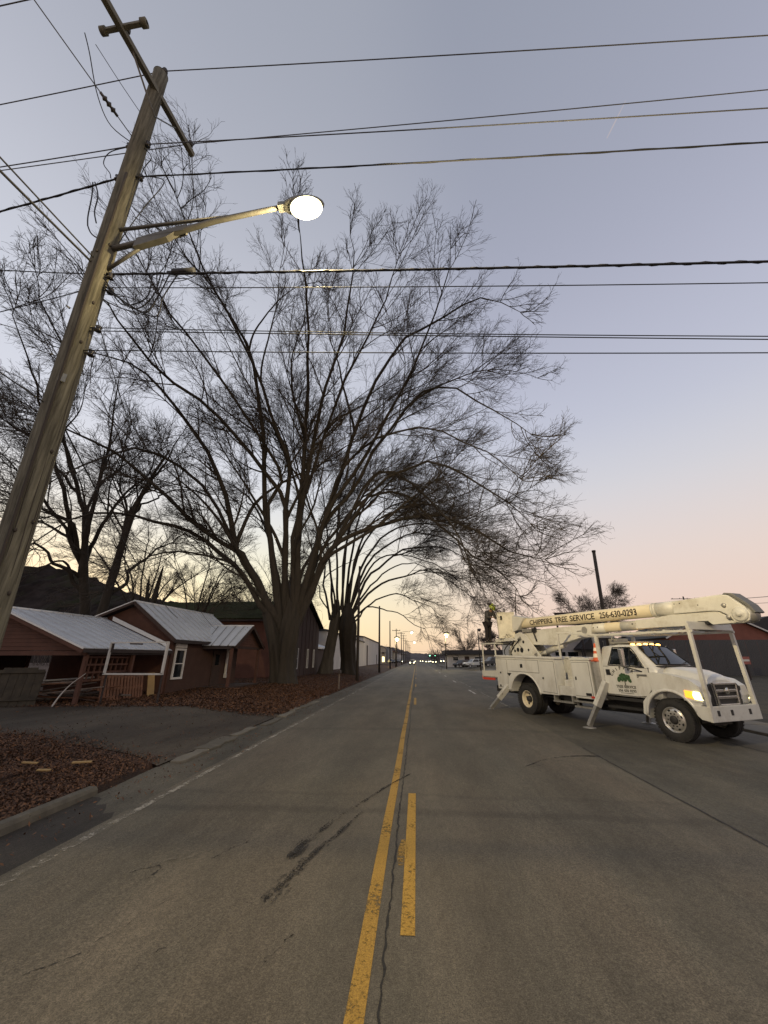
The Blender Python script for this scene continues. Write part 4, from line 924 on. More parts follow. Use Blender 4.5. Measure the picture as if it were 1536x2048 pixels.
d = MB(); d.box(h_(-12.6, 0, 0).x + sk(25.5), h_(-12.4, 0, 0).x + sk(25.5), h_(0, 25.46, 0).y, h_(0, 25.66, 0).y, h_(0, 0, .85).z, h_(0, 0, 1.1).z); d.box(h_(-12.6, 0, 0).x + sk(25.5), h_(-12.4, 0, 0).x + sk(25.5), h_(0, 25.46, 0).y, h_(0, 25.66, 0).y, h_(0, 0, 2.42).z, h_(0, 0, 2.62).z); d.obj('downpipe_bracket', M['whitetrim'], house)
# porch gable towards the street
roof_slope(house, (-13.4, 22.9, 2.70), (-10.42, 22.9, 2.66), (-10.42, 25.1, 3.93), (-13.9, 25.1, 3.95), 4, M['tin'], 4, name='porch_roof_panel')
roof_slope(house, (-13.4, 27.3, 2.68), (-10.42, 27.3, 2.66), (-10.42, 25.12, 3.92), (-13.9, 25.12, 3.94), 4, M['tin'], 4, name='porch_roof_panel')
b = MB(); b.tube([h_(-13.9, 25.11, 3.97), h_(-10.4, 25.11, 3.95)], .05, 8); b.obj('ridge_cap', M['tin_edge'], house)
for s in (22.9, 27.3):
    b = MB(); b.bar(h_(-10.40, s, 2.60), h_(-10.40, 25.1, 3.86), .05, .18); b.obj('barge_board', M['darkwood'], house)
for i in range(8):
    z0 = 2.68 + i * .145; half = max(.05, 2.05 * (1 - (z0 - 2.68) / 1.2))
    b = MB(); b.panel([h_(-10.72 + .012 * (i % 2), 25.1 - half, z0), h_(-10.72 + .012 * (i % 2), 25.1 + half, z0), h_(-10.72 + .012 * (i % 2), 25.1 + half * .88, z0 + .138), h_(-10.72 + .012 * (i % 2), 25.1 - half * .88, z0 + .138)], .03); b.obj('gable_board', M['redbrown'], house)
b = MB(); b.bar(h_(-10.72, 23.0, 2.60), h_(-10.72, 27.2, 2.60), .14, .14); b.obj('porch_beam', M['darkwood'], house)
b = MB(); b.bar(h_(-13.2, 23.02, 2.58), h_(-10.7, 23.02, 2.58), .12, .16); b.obj('porch_beam', M['fascia'], house)
for y in (23.08, 27.1):
    b = MB(); b.bar(h_(-10.72, y, HY - .15), h_(-10.72, y, 2.55), .16, .16, (1, 0, 0)); b.obj('porch_post', M['redbrown'], house, .01)
b = MB(); b.box(*[v for p in ((-12.9 + 15, -10.5 + 15), (22.95 - 23.5, 27.2 - 23.5), (-.2, .12)) for v in p]); b.obj('porch_floor', M['darkwood'], house)

carport = thing('carport', 'open carport with grey ribbed metal roof and brown board gable beside the driveway', 'carport', (-16.4, 17.3, HY)); CB = Vector((-16.4, 17.3, HY))
c_ = lambda *p: Vector(p) - CB
roof_slope(carport, (-12.42, 14.35, 2.33), (-12.42, 20.0, 2.36), (-16.4, 20.0, 3.93), (-16.4, 14.35, 3.88), 6, M['tin'], 4)
roof_slope(carport, (-20.4, 14.35, 2.33), (-20.4, 20.0, 2.36), (-16.42, 20.0, 3.92), (-16.42, 14.35, 3.87), 6, M['tin'], 4)
b = MB(); b.tube([c_(-16.41, 14.33, 3.91), c_(-16.41, 20.0, 3.96)], .05, 8); b.obj('ridge_cap', M['tin_edge'], carport)
b = MB(); b.bar(c_(-12.40, 14.33, 2.32), c_(-16.41, 14.33, 3.87), .05, .05); b.obj('edge_trim', M['tin_edge'], carport)
b = MB(); b.bar(c_(-12.42, 14.36, 2.24), c_(-16.41, 14.36, 3.79), .05, .17); b.obj('barge_board', M['redbrown'], carport)
b = MB(); b.bar(c_(-20.4, 14.36, 2.24), c_(-16.41, 14.36, 3.79), .05, .17); b.obj('barge_board', M['redbrown'], carport)
b = MB(); b.panel([c_(-12.6, 19.93, 2.44), c_(-13.0, 19.93, 2.66), c_(-16.0, 19.93, 3.86), c_(-16.0, 19.93, 4.06), c_(-12.85, 19.93, 2.78)], .06); b.obj('wall_flashing', M['tin_edge'], carport)
for i in range(11):
    z0 = 2.26 + i * .145; half = 3.62 * (1 - (z0 - 2.26) / 1.62); h2 = max(.02, 3.62 * (1 - (z0 + .138 - 2.26) / 1.62))
    y = 14.72 - .012 * (i % 2)
    b = MB(); b.panel([c_(-16.4 - half, y, z0), c_(-16.4 + half, y, z0), c_(-16.4 + h2, y, z0 + .138), c_(-16.4 - h2, y, z0 + .138)], .03); b.obj('gable_board', M['redbrown'], carport)
b = MB(); b.bar(c_(-12.55, 14.75, 2.16), c_(-20.2, 14.75, 2.16), .12, .16); b.obj('beam', M['redbrown'], carport)
b = MB(); b.bar(c_(-12.55, 14.75, 2.20), c_(-12.55, 19.95, 2.22), .12, .18); b.obj('beam', M['fascia'], carport)
b = MB(); b.bar(c_(-12.40, 14.36, 2.25), c_(-12.40, 20.0, 2.28), .03, .14); b.obj('fascia', M['fascia'], carport)
for x, y in ((-12.6, 14.8), (-16.4, 14.8), (-20.1, 14.8), (-12.6, 17.4), (-12.6, 19.9), (-20.1, 19.9)):
    b = MB(); b.bar(c_(x, y, HY - .2), c_(x, y, 2.12), .13, .13, (1, 0, 0)); b.obj('post', M['redbrown'], carport, .008)
b = MB(); b.panel([c_(-20.2, 14.9, HY - .1), c_(-20.2, 19.9, HY - .1), c_(-20.2, 19.9, 2.2), c_(-20.2, 14.9, 2.2)], .05); b.obj('side_wall', M['darkwood'], carport)
# lattice between the front posts
lat = thing('lattice_screen', 'reddish square lattice screen hung under the carport eave', 'screen', (-12.75, 16.1, 1.2)); LBs = Vector((-12.75, 16.1, 1.2))
for i in range(9):
    y = 14.95 + i * .29; b = MB(); b.bar(Vector((-12.75, y, 1.12)) - LBs, Vector((-12.75, y, 2.1)) - LBs, .06, .025, (0, 1, 0)); b.obj('slat', M['redbrown'], lat)
for i in range(4):
    z = 1.18 + i * .28; b = MB(); b.bar(Vector((-12.715, 14.9, z)) - LBs, Vector((-12.715, 17.35, z)) - LBs, .025, .07); b.obj('slat', M['redbrown'], lat)
M['palletwood'] = mat('old pallet wood', (0.16, 0.075, 0.042), .9, var=.3, scale=5, dirt=.5)
M['greywood'] = mat('grey weathered lumber', (0.15, 0.12, 0.10), .9, var=.35, scale=5, dirt=.4)
M['yellowwood'] = mat('yellowish plywood', (0.34, 0.22, 0.085), .8, var=.15, scale=3, dirt=.3)
def pallet(loc_, rot, label, w=1.15, h=1.0, n=7, group=None):
    o = thing('pallet', label, 'pallet', loc_, rot, group)
    for i in range(n):
        b = MB(); x = -w / 2 + w * (i + .5) / n; b.box(x - w / n * .33, x + w / n * .33, -.012, .012, 0, h); b.obj('slat', M['palletwood'], o)
    for i in range(3):
        b = MB(); z = .05 + (h - .1) * i / 2; b.box(-w / 2, w / 2, .012, .10, z - .045, z + .045); b.obj('stringer', M['palletwood'], o)
    return o
pallet((-12.32, 16.25, .34), (R(-9), 0, R(84)), 'reddish wooden pallet leaning under the lattice, nearer the post')
pallet((-12.28, 17.5, .34), (R(-9), 0, R(86)), 'reddish wooden pallet leaning beside the yellow board', 1.15, .95)
o = MB(); o.panel([Vector((-.0, -.2, 0)), Vector((.0, .3, 0)), Vector((-.25, .42, 1.0)), Vector((-.25, -.05, 1.0))], .03)
tag(o.obj('plywood_board', M['yellowwood'], None, .004, loc=(-12.25, 18.6, .34)), 'yellowish plywood board leaning under the carport eave', 'board')
rr_ = random.Random(4)
for i in range(26):
    L_ = rr_.uniform(1.2, 3.2); x = -14.3 + rr_.uniform(-1.3, 1.2); y = 15.6 + rr_.uniform(-.5, 1.0); z = .42 + rr_.random() ** 1.3 * .75
    b = MB(); b.box(-L_ / 2, L_ / 2, -.06, .06, -.02, .02)
    q = b.obj('plank', M[rr_.choice(['greywood', 'palletwood', 'darkwood', 'greywood'])], None, 0, loc=(x, y, z)); q.rotation_euler = (rr_.uniform(-.4, .4), rr_.uniform(-.16, .16), rr_.uniform(-.35, .35))
    tag(q, 'old boards lying in the tangled lumber heap under the carport', 'board', 'boards heaped under the carport')
b = MB(); b.tube(curve([(0, 0, 0), (.08, .12, .35), (.3, .25, .75), (.72, .3, 1.1)], 14), [.030 - .0015 * i for i in range(14)], 7)
tag(b.obj('branch', mat('pale bare branch', (.42, .39, .36), .8), None, loc=(-13.0, 14.3, .34)), 'pale curved branch propped against the carport post', 'branch')
b = MB(); b.tube([(0, 0, 0), (.45, .6, .02), (1.5, 1.9, .1)], .04, 6)
tag(b.obj('pipe', mat('grey pipe', (.33, .32, .31), .6), None, loc=(-15.2, 14.9, 1.12)), 'pale grey pipe lying on the lumber heap', 'pipe')
# old board panel with rounded top at the far left
pn = thing('leaning_panel', 'dark weathered plank panel leaning at the left edge under the carport gable', 'panel', (-14.5, 14.1, .30), (R(-16), 0, R(34)))
M['mosswood'] = mat('mossy boards', (0.036, 0.029, 0.019), .9, var=.5, scale=4, dirt=.6)
for i in range(6):
    b = MB(); b.box(-.75 + i * .25, -.755 + (i + 1) * .25, -.02, .02 + .006 * (i % 2), 0, 1.40 - (.14 if i in (0, 5) else 0)); b.obj('plank', M['mosswood'], pn, .012)
for z in (.3, 1.25):
    b = MB(); b.box(-.72, .72, -.07, -.02, z - .06, z + .06); b.obj('batten', M['mosswood'], pn)
# ---- white empty sign frame
fr = thing('sign_frame', 'empty white rectangular sign frame standing before the carport', 'sign frame', (-10.9, 15.3, HY)); FB = Vector((-10.9, 15.3, HY))
M['frame_white'] = mat('chalky white frame', (.45, .44, .42), .6, var=.1, dirt=.3)
fl, frr, fb, ft = -1.16, 1.18, 1.06, 2.20
b = MB(); b.bar((fl, -.06, fb), (fl + .02, -.06, ft), .05, .1, (0, 1, 0)); b.obj('upright', M['frame_white'], fr)
b = MB(); b.bar((frr, -.06, fb), (frr + .02, -.06, ft), .07, .1, (0, 1, 0)); b.obj('upright', M['frame_white'], fr)
b = MB(); b.bar((fl - .03, -.06, fb), (frr + .04, -.06, fb), .1, .06); b.obj('rail', M['frame_white'], fr)
b = MB(); b.bar((fl, -.06, ft), (frr + .05, -.06, ft + .02), .1, .045); b.obj('rail', M['frame_white'], fr)
b = MB(); b.bar((fl + .04, 0, ft - .35), (fl + .04, 0, ft), .06, .1, (0, 1, 0)); b.bar((fl + .8, -.05, ft - .04), (fl + 1.3, -.05, ft - .05), .08, .05); b.obj('dark_bracket', M['fascia'], fr)
for x in (fl + .05, frr - .03):
    b = MB(); b.bar((x, .02, -.2), (x, .02, fb), .05, .05, (1, 0, 0)); b.obj('leg', M['fascia'], fr)
# yellowish scraps among the leaves
for (x, y, r_, w, l_) in ((-6.15, 7.75, .5, .08, .30), (-6.3, 7.12, .2, .07, .20), (-6.75, 7.3, .1, .05, .26)):
    b = MB(); b.box(-l_ / 2, l_ / 2, -w / 2, w / 2, 0, .02)
    q = b.obj('wood_scrap', M['yellowwood'], None, .003, loc=(x, y, float(gz(x, y)) + .10)); q.rotation_euler = (.05, .04, r_)
    tag(q, {.30: 'widest pale yellow wood scrap on the leaves, nearest the driveway and road', .20: 'short pale yellow wood scrap on the leaves, nearest the kerb', .26: 'thin pale yellow wood scrap on the leaves, farthest from the road'}[l_], 'wood scrap', 'wood scraps on the leaves')

# ---- tall dark barn behind the house
M['barnbrick'] = mat('dull red brick wall', (0.14, 0.062, 0.042), .9, var=.22, scale=1.3, bump=.4, bscale=14, dirt=.4, dirtcol=(.05, .03, .022, 1))
M['barnboard'] = mat('dark barn boards', (0.055, 0.034, 0.029), .9, var=.3, scale=2, stretch=(1, 1, .15), dirt=.4)
M['mossroof'] = mat('mossy dark roof', (0.030, 0.032, 0.014), 1.0, spec=.05, var=.35, scale=.6, bump=.4, dirt=.5, dirtcol=(.035, .045, .015, 1))
barn = thing('barn', 'tall dark barn with mossy gable roof and brick side behind the big oak', 'barn', (-19, 42, HY)); BB = Vector((-19, 42, HY)); b_ = lambda *p: Vector(p) - BB
b = MB(); b.panel([b_(-28, 36.3, 0), b_(-11.7, 36.3, 0), b_(-11.7, 36.3, 5.5), b_(-28, 36.3, 5.5)], .3); b.obj('wall', M['barnbrick'], barn)
b = MB(); b.panel([b_(-28, 47.7, 0), b_(-11.7, 47.7, 0), b_(-11.7, 47.7, 5.5), b_(-28, 47.7, 5.5)], .3); b.obj('wall', M['barnbrick'], barn)
b = MB(); b.panel([b_(-28, 36.4, 0), b_(-28, 47.6, 0), b_(-28, 47.6, 5.5), b_(-28, 42, 7.5), b_(-28, 36.4, 5.5)], .3); b.obj('wall', M['barnbrick'], barn)
for i in range(16):
    y0, y1 = 36.2 + i * .725, 36.2 + (i + .93) * .725
    zt = lambda y: 5.48 + 2.1 * (1 - abs(y - 42) / 5.8)
    ins = .03 * (i % 2)
    b = MB(); b.panel([b_(-11.62 - ins, y0, 0), b_(-11.62 - ins, y1, 0), b_(-11.62 - ins, y1, zt(y1)), b_(-11.62 - ins, y0, zt(y0))], .06); b.obj('board', M['barnboard'], barn)
b = MB(); b.panel([b_(-28.4, 35.7, 5.42), b_(-11.2, 35.7, 5.42), b_(-11.2, 42, 7.80), b_(-28.4, 42, 7.80)], .16); b.obj('roof', M['mossroof'], barn)
b = MB(); b.panel([b_(-28.4, 48.3, 5.42), b_(-11.2, 48.3, 5.42), b_(-11.2, 42.004, 7.80), b_(-28.4, 42.004, 7.80)], .16); b.obj('roof', M['mossroof'], barn)
b = MB(); b.bar(b_(-28.4, 35.68, 5.30), b_(-11.2, 35.68, 5.30), .10, .16); b.obj('gutter', M['fascia'], barn)
for y in (39.2, 43.0, 45.6):
    window(barn, b_(-11.58, y, 2.0), .55, 1.9, (1, 0, 0), .06, .10)

# ---- white warehouse row along the left side
M['whitewall'] = mat('pale painted block wall', (.50, .47, .43), .85, var=.12, scale=.6, bump=.1, dirt=.35, dirtcol=(.26, .23, .19, 1), stretch=(1, 1, .3))
M['tanwall'] = mat('tan wall', (.36, .31, .23), .85, var=.12, scale=.5, dirt=.3)
M['greywall'] = mat('grey wall', (.22, .215, .21), .85, var=.12, scale=.5, dirt=.3)
M['darkroof'] = mat('dark roofing', (.035, .032, .033), .8, var=.2)
M['warm_window'] = lit('lit shop window', (1.0, .80, .38), 2.2)
def block(name, label, cat, x0, x1, y0, y1, z0, h, m, roofm='darkroof', over=.25, doors=(), wins=(), face=1, group=None, parapet=True, roofslope=0.0):
    """simple street block; face=+1 has its front towards +X, -1 towards -X, 0 towards -Y"""
    c = Vector(((x0 + x1) / 2, (y0 + y1) / 2, z0)); o = thing(name, label, cat, c, group=group)
    dx, dy = (x1 - x0) / 2, (y1 - y0) / 2
    b = MB(); b.box(-dx, dx, -dy, dy, -.6, h); b.obj('wall', M[m], o)
    b = MB(); b.prism([(-dx - over, h + .004), (dx + over, h + .004), (dx + over, h + .22), (0, h + .22 + roofslope), (-dx - over, h + .22)], -dy - over, dy + over, 'y'); b.obj('roof', M[roofm], o)
    for (u, w, hh) in doors:
        d = MB()
        if face: d.box(face * dx - .0 if face > 0 else -dx - .06, face * dx + .06 if face > 0 else -dx, u - w / 2 - c.y, u + w / 2 - c.y, 0, hh)
        else: d.box(u - w / 2 - c.x, u + w / 2 - c.x, -dy - .06, -dy, 0, hh)
        d.obj('door', M['darkwood'], o)
    for (u, zc, w, hh) in wins:
        if face: window(o, (face * dx, u - c.y, zc), w, hh, (face, 0, 0), .08, .08)
        else: window(o, (u - c.x, -dy, zc), w, hh, (0, -1, 0), .08, .08)
    return o
block('warehouse', 'long pale warehouse with dark door beyond the second tree', 'warehouse', -24, -13.4, 60, 104, .3, 5.6, 'whitewall', doors=((84, 1.6, 3.6),), roofslope=.9)
block('warehouse', 'taller pale warehouse with two dark doors farther down the left side', 'warehouse', -26, -13.6, 105, 150, .3, 7.0, 'whitewall', doors=((113, 2.4, 5.2), (140, 1.6, 3)), roofslope=.8)
ls = block('shop', 'tan shop with lit yellow window beside the pale warehouses', 'shop', -24, -13.2, 152, 178, .3, 6.2, 'tanwall', 'whitewall', .4)
b = MB(); b.box(5.4, 5.5, -7, 4, .6, 2.5); b.obj('lit_window', M['warm_window'], ls)
b = MB(); b.box(5.4, 6.2, -9, 6, 3.9, 4.1); b.obj('awning', M['darkroof'], ls)
block('shop', 'grey shop with flat dark roof past the lit shop', 'shop', -26, -12.5, 182, 214, .3, 6.6, 'greywall', wins=((190, 1.9, 4, 2), (198, 1.9, 4, 2), (206, 1.9, 4, 2)))
block('shop', 'dull red roofed shop far down the left side', 'shop', -24, -12, 222, 252, .3, 5.2, 'tanwall', 'barnbrick', .8, wins=((230, 1.8, 5, 1.6), (242, 1.8, 5, 1.6)), roofslope=2.4)
block('shop', 'low white shop at the far end of the left side', 'shop', -26, -11, 262, 320, .3, 4.6, 'whitewall', wins=((272, 1.8, 6, 1.6), (288, 1.8, 6, 1.6)))
st = block('filling_station', 'white canopy of a lit filling station at the end of the street', 'filling station', -24, -9, 330, 356, .3, 5.6, 'greywall', 'whitewall', 1.2)
# shed between barn and second tree
block('shed', 'low dark shed between the barn and the paler trunk', 'shed', -19, -12.8, 50.5, 58.5, .3, 2.9, 'barnboard', 'tin', .3, roofslope=1.1)

# ================================================================ right side
M['fence'] = mat('dark grey sheet metal', (.062, .064, .070), .55, .3, var=.1, scale=.7, dirt=.25, dirtcol=(.06, .055, .05, 1))
fence = thing('metal_fence', 'tall dark grey sheet metal fence behind the truck', 'fence', (31, 46, .4))
pnl = None
for i in range(20):
    x = -10.6 + i * 1.2
    if pnl is None:
        b = MB(); prof = []
        for k in range(7): prof += [(k * .168, 0), (k * .168 + .05, -.035), (k * .168 + .10, -.035), (k * .168 + .14, 0)]
        prof.append((1.185, 0)); n_ = len(prof)
        vs = [(px, py, -.5) for px, py in prof] + [(px, py, 3.46) for px, py in prof]
        b.add(vs, [(k, k + 1, k + 1 + n_, k + n_) for k in range(n_ - 1)]); pnl = b.obj('panel', M['fence'], fence)
        pnl.location = (x, 0, 0)
    else:
        q = pnl.copy(); COL.objects.link(q); q.parent = fence; q.location = (x, .004 * (i % 2), 0)
b = MB(); b.box(-10.7, 13.5, .03, .10, 3.3, 3.42); b.box(-10.7, 13.5, .03, .10, 1.0, 1.12); b.obj('rail', M['galv'], fence)
for i in range(9):
    b = MB(); b.box(-10.6 + i * 3, -10.5 + i * 3, .10, .22, -.5, 3.4); b.obj('post', M['galv'], fence)
M['redbrick'] = mat('red brick gable', (.20, .075, .052), .9, var=.15, scale=1.2, bump=.3, bscale=14)
rb = thing('brick_building', 'red brick building with white gable trim above the metal fence', 'building', (42.5, 66, .5))
b = MB(); b.prism([(-7, -.5), (7.0, -.5), (7.0, 4.4), (0, 8.1), (-7, 4.4)], -6, 6, 'y'); b.obj('wall', M['redbrick'], rb)
for s in (-1, 1):
    b = MB(); b.panel([(s * 7.6, -6.4, 4.25), (s * 7.6, 6.4, 4.25), (s * .02, 6.4, 8.24), (s * .02, -6.4, 8.24)], .15); b.obj('roof', M['darkroof'], rb)
    b = MB(); b.bar((s * 7.6, -6.46, 4.17), (0.0, -6.46, 8.14), .08, .2); b.obj('barge_board', M['whitetrim'], rb)
for x in (-3.5, 3.5): window(rb, (x, -6, 2), 1.2, 1.6, (0, -1, 0))
dk = block('shed', 'large dark roofed shed at the far right edge behind the brick gable', 'shed', 50, 72, 74, 92, .5, 4.6, 'greywall', 'darkroof', .4, face=0, roofslope=3.6)
wh = thing('white_house', 'white sided house with dark windows behind the truck bed', 'house', (19.5, 59, .5))
M['siding'] = mat('white siding', (.50, .48, .46), .7, var=.06, dirt=.2)
b = MB(); b.box(-6.5, 5.0, -4, 4, -.5, 4.5); b.obj('wall', M['siding'], wh)
for i in range(24):
    b = MB(); b.box(-6.5, 5.0, -4.03, -4.0, .1 + i * .182, .1 + i * .182 + .165); b.obj('siding_board', M['siding'], wh)
b = MB(); b.prism([(-7.1, 4.45), (5.5, 4.45), (5.5, 4.62), (-.8, 5.0), (-7.1, 4.62)], -4.6, 4.6, 'y'); b.obj('roof', M['darkroof'], wh)
for x in (-.85, .75): window(wh, (x, -4.03, 1.9), 1.45, .95, (0, -1, 0), .07, .07, 'whitetrim', False)
b = MB(); b.prism([(.9, 2.55), (6.0, 2.55), (6.0, 2.7), (3.4, 4.9), (.9, 2.7)], -6.4, -4.05, 'y'); b.obj('porch_roof', M['darkroof'], wh)
for x in (1.1, 5.8):
    b = MB(); b.box(x - .07, x + .07, -6.3, -6.16, -.5, 2.55); b.obj('porch_post', M['fascia'], wh)
bb = thing('billboard', 'dark billboard on two posts showing above the boom', 'billboard', (19, 50, .4))
b = MB(); b.box(-2.0, 3.2, -.12, .12, 5.35, 6.75); b.obj('board', M['fascia'], bb)
b = MB(); b.box(-2.08, 3.28, -.15, .15, 6.753, 6.85); b.obj('top_trim', M['darkwood'], bb)
for x in (-1.8, .85):
    b = MB(); b.tube([(x, .2, -.6), (x, .2, 6.6)], .11, 8); b.obj('post', M['fascia'], bb)
pr = thing('utility_pole', 'bare dark pole rising behind the truck boom', 'utility pole', (18.0, 40, .3))
b = MB(); b.tube([(0, 0, -.4), (.47, 0, 12.0)], [.20, .155], 12); b.obj('shaft', M['pole_dark'], pr)
b = MB(); b.tube([(.465, 0, 11.9), (.47, 0, 12.08)], [.19, .19], 12); b.obj('pole_cap', M['fascia'], pr)
def street_pole(loc_, h, label, arm=True, group=None, r=.15, cross=2.2, two=False):
    o = thing('utility_pole', label, 'utility pole', loc_, group=group)
    b = MB(); b.tube([(0, 0, -.4), (0, 0, h)], [r, r * .65], 8); b.obj('shaft', M['pole_dark'], o)
    if arm:
        for z in ([h - .5, h - 1.5] if two else [h - .5]):
            b = MB(); b.box(-cross / 2, cross / 2, -.06, .06, z - .06, z + .06); b.obj('crossarm', M['pole_dark'], o)
            for x in (-cross * .45, -cross * .15, cross * .15, cross * .45):
                b = MB(); b.lathe([(0, .02), (.02, .07), (.16, .05), (.18, 0)], (x, 0, z + .06), 'z', 6); b.obj('insulator', M['porcelain'], o)
    return o
street_pole((58.4, 90, .5), 14.2, 'distant pole with crossarm showing over the boom', cross=5.2, r=.2)
PG = 'utility poles down the left side of the street'
street_pole((-5.55, 38.6, .25), 10.6, 'utility pole standing close beside the second tree', False, PG)
street_pole((-5.65, 62.5, .25), 9.6, 'dark utility pole in front of the long pale warehouse', False, PG, .17)
street_pole((-5.5, 86, .25), 9.4, 'slim utility pole before the warehouse dark door', False, PG)
street_pole((-5.4, 112, .25), 9.6, 'utility pole carrying the white street lamp arm', True, PG)
for k_, (y, lb) in enumerate(((150, 'utility pole with crossarm just past the white street lamp'), (176, 'utility pole with crossarm in front of the lit shop'), (205, 'utility pole with crossarm by the grey shop'),
                              (236, 'utility pole with crossarm by the red roofed shop'), (268, 'utility pole with crossarm by the far white shop'), (310, 'utility pole with crossarm near the filling station'), (352, 'farthest utility pole with crossarm down the left side'))):
    street_pole((-5.4, y, .25), 11 + .6 * (k_ % 2), lb, True, PG, .17, 2.6, k_ % 2 == 1)
street_pole((8.9, 36, -.1), 6.4, 'thin plain post rising above the bucket', False, None, .05)
# far lit street lamps
M['far_glow'] = lit('far lamp glow', (1.0, .80, .34), 4)
M['far_glow_white'] = lit('far white lamp', (1.0, .90, .68), 4)
def far_lamp(loc_, h, reach, label, m='far_glow', pole_=True, r=.26, light=0, group='lit street lamps far down the street'):
    o = thing('street_lamp', label, 'street lamp', loc_, group=group)
    if pole_:
        b = MB(); b.tube([(0, 0, -.3), (0, 0, h)], [.11, .07], 8); b.obj('post', M['pole_dark'], o)
    if reach:
        b = MB(); b.tube([(0, 0, h - .5), (reach * .5, 0, h - .1), (reach, 0, h)], .05, 6); b.obj('arm', M['arm_steel'], o)
    b = MB(); b.ball((reach, 0, h - .02), 1, 12, 8, (r * 1.5, r * .7, r * .55)); b.obj('lamp_head', M['galv'], o)
    b = MB(); b.ball((reach, 0, h - .02 - r * .75), r, 12, 8); b.obj('lens', M[m], o)
    if light:
        l_ = bpy.data.lights.new('lamp_light', 'POINT'); l_.energy = light; l_.color = (1, .8, .42); l_.shadow_soft_size = .3
        q = bpy.data.objects.new('lamp_light', l_); COL.objects.link(q); q.parent = o; q.location = (reach, 0, h - .9)
    return o
far_lamp((-5.3, 104, .25), 6.9, .45, 'low yellow lamp glowing between two poles on the left', r=.5, light=900)
far_lamp((-5.4, 112.3, .25), 8.9, 4.3, 'white lamp on a long arm over the left lane', 'far_glow_white', False, .34, light=300)
far_lamp((-5.4, 205.3, .25), 10, 4.6, 'small lit lamp above the far end of the left lane', 'far_glow_white', False, .55)
far_lamp((5.7, 80, .45), 6.3, .3, 'yellow lamp shining on a post at the right of the road', r=.42, light=900)
dl = far_lamp((10.6, 70, .45), 6.3, .3, 'unlit lamp post with round head by the parked cars', 'fascia', True, .22, group=None)
# distant thin wires on the right
wire((17.0, 10, 4.0), (49.7, 90, 13.4), .02, 'upper faint wire rising to the right above the brick building', None, .3)
wire((17.0, 10, 3.6), (50.1, 90, 12.9), .015, 'lower faint wire rising to the right above the brick building', None, .3)
sg = thing('road_sign', 'small red and white sign on a dark post against the metal fence', 'sign', (29.8, 40, .4))
b = MB(); b.bar((0, 0, -.4), (0, 0, 1.6), .10, .10, (1, 0, 0)); b.obj('post', M['fascia'], sg)
b = MB(); b.box(-.36, .36, -.08, -.05, 1.1, 1.75); b.obj('plate', mat('faded red sign', (.30, .10, .08), .6, var=.3, scale=3), sg)
b = MB(); b.box(-.3, .3, -.09, -.083, 1.35, 1.52); b.obj('white_band', M['whitetrim'], sg)
lw = block('low_building', 'low white building with dark flat roof behind the parked cars', 'building', 8.5, 26, 112, 124, .5, 2.6, 'whitewall', 'darkroof', 1.2, face=0, doors=((13.5, 1.2, 2.1),), wins=((10.5, 1.5, 1.5, 1.0), (16.5, 1.5, 2, 1.0), (21, 1.5, 2, 1.0)))
b = MB(); b.box(-9.6, 9.6, -7.1, 6.6, 2.83, 3.7); b.obj('roof_fascia', M['darkroof'], lw)
# mailbox post on the left verge
mb_ = thing('mailbox', 'small dark mailbox on a post in the leafy verge', 'mailbox', (-5.3, 28.3, .08))
b = MB(); b.bar((0, 0, -.3), (0, 0, .95), .08, .08, (1, 0, 0)); b.obj('post', M['greywood'], mb_)
b = MB(); b.prism([(-.1, .95), (.1, .95), (.1, 1.09), (.06, 1.16), (-.06, 1.16), (-.1, 1.09)], -.24, .24, 'y'); b.obj('box', M['fascia'], mb_, .01)
for k_, (x, y, lb) in enumerate(((9.2, 205, 'green traffic signal hanging on the right over the far junction'), (6.6, 205, 'green traffic signal nearer the middle of the far junction'))):
    ts = thing('traffic_signal', lb, 'traffic signal', (x, y, 3.9))
    b = MB(); b.box(-.2, .2, -.15, .15, -.6, .6); b.obj('housing', M['fascia'], ts)
    b = MB(); b.ball((0, -.2, -.38), .22, 10, 6); b.obj('green_lens', lit('green signal light', (.25, 1.0, .55), 8) if k_ == 0 else bpy.data.materials['green signal light'], ts)
    for z in (0, .38): b = MB(); b.disc((0, -.16, z), .13, 'y', .02, 10); b.obj('dark_lens', M['fascia'], ts)
    b = MB(); b.tube([(0, 0, .6), (0, 0, 1.3)], .03, 5); b.obj('hanger', M['galv'], ts)
wire((-5.4, 205, 5.9), (12.5, 205, 5.9), .03, 'span wire carrying the far traffic signals', None, .55)
street_pole((12.5, 205, .3), 7.5, 'steel pole holding the far traffic signals on the right', False, None, .14)

# ================================================================ bucket truck
M['tw'] = mat('white truck paint', (0.62, 0.615, 0.575), 0.34, var=.09, scale=2.2, dirt=.62, dirtcol=(.30, .26, .19, 1), coat=.3, stretch=(1, 1, .45))
M['tw2'] = mat('dirty white boom paint', (0.57, 0.56, 0.51), 0.45, var=.07, scale=3, dirt=.7, dirtcol=(.26, .22, .15, 1))
M['insert'] = mat('cream fibreglass boom', (0.66, 0.585, 0.42), 0.4, var=.06, scale=2, dirt=.4, dirtcol=(.45, .38, .24, 1))
M['bucketwhite'] = mat('scuffed white bucket', (0.60, 0.56, 0.45), 0.55, var=.12, scale=4, dirt=.8, dirtcol=(.16, .13, .08, 1))
M['rubber'] = mat('tyre rubber', (0.022, 0.021, 0.020), .8, var=.25, scale=9, dirt=.5, dirtcol=(.065, .055, .042, 1), bump=.3, bscale=40)
M['alloy'] = mat('polished alloy rim', (.62, .60, .56), .3, .8, var=.1, scale=8, dirt=.3)
M['chassis'] = mat('dark chassis', (.022, .021, .020), .7, var=.3, dirt=.4, dirtcol=(.06, .05, .04, 1))
M['chrome'] = mat('dull chrome', (.50, .49, .47), .22, .9, var=.1)
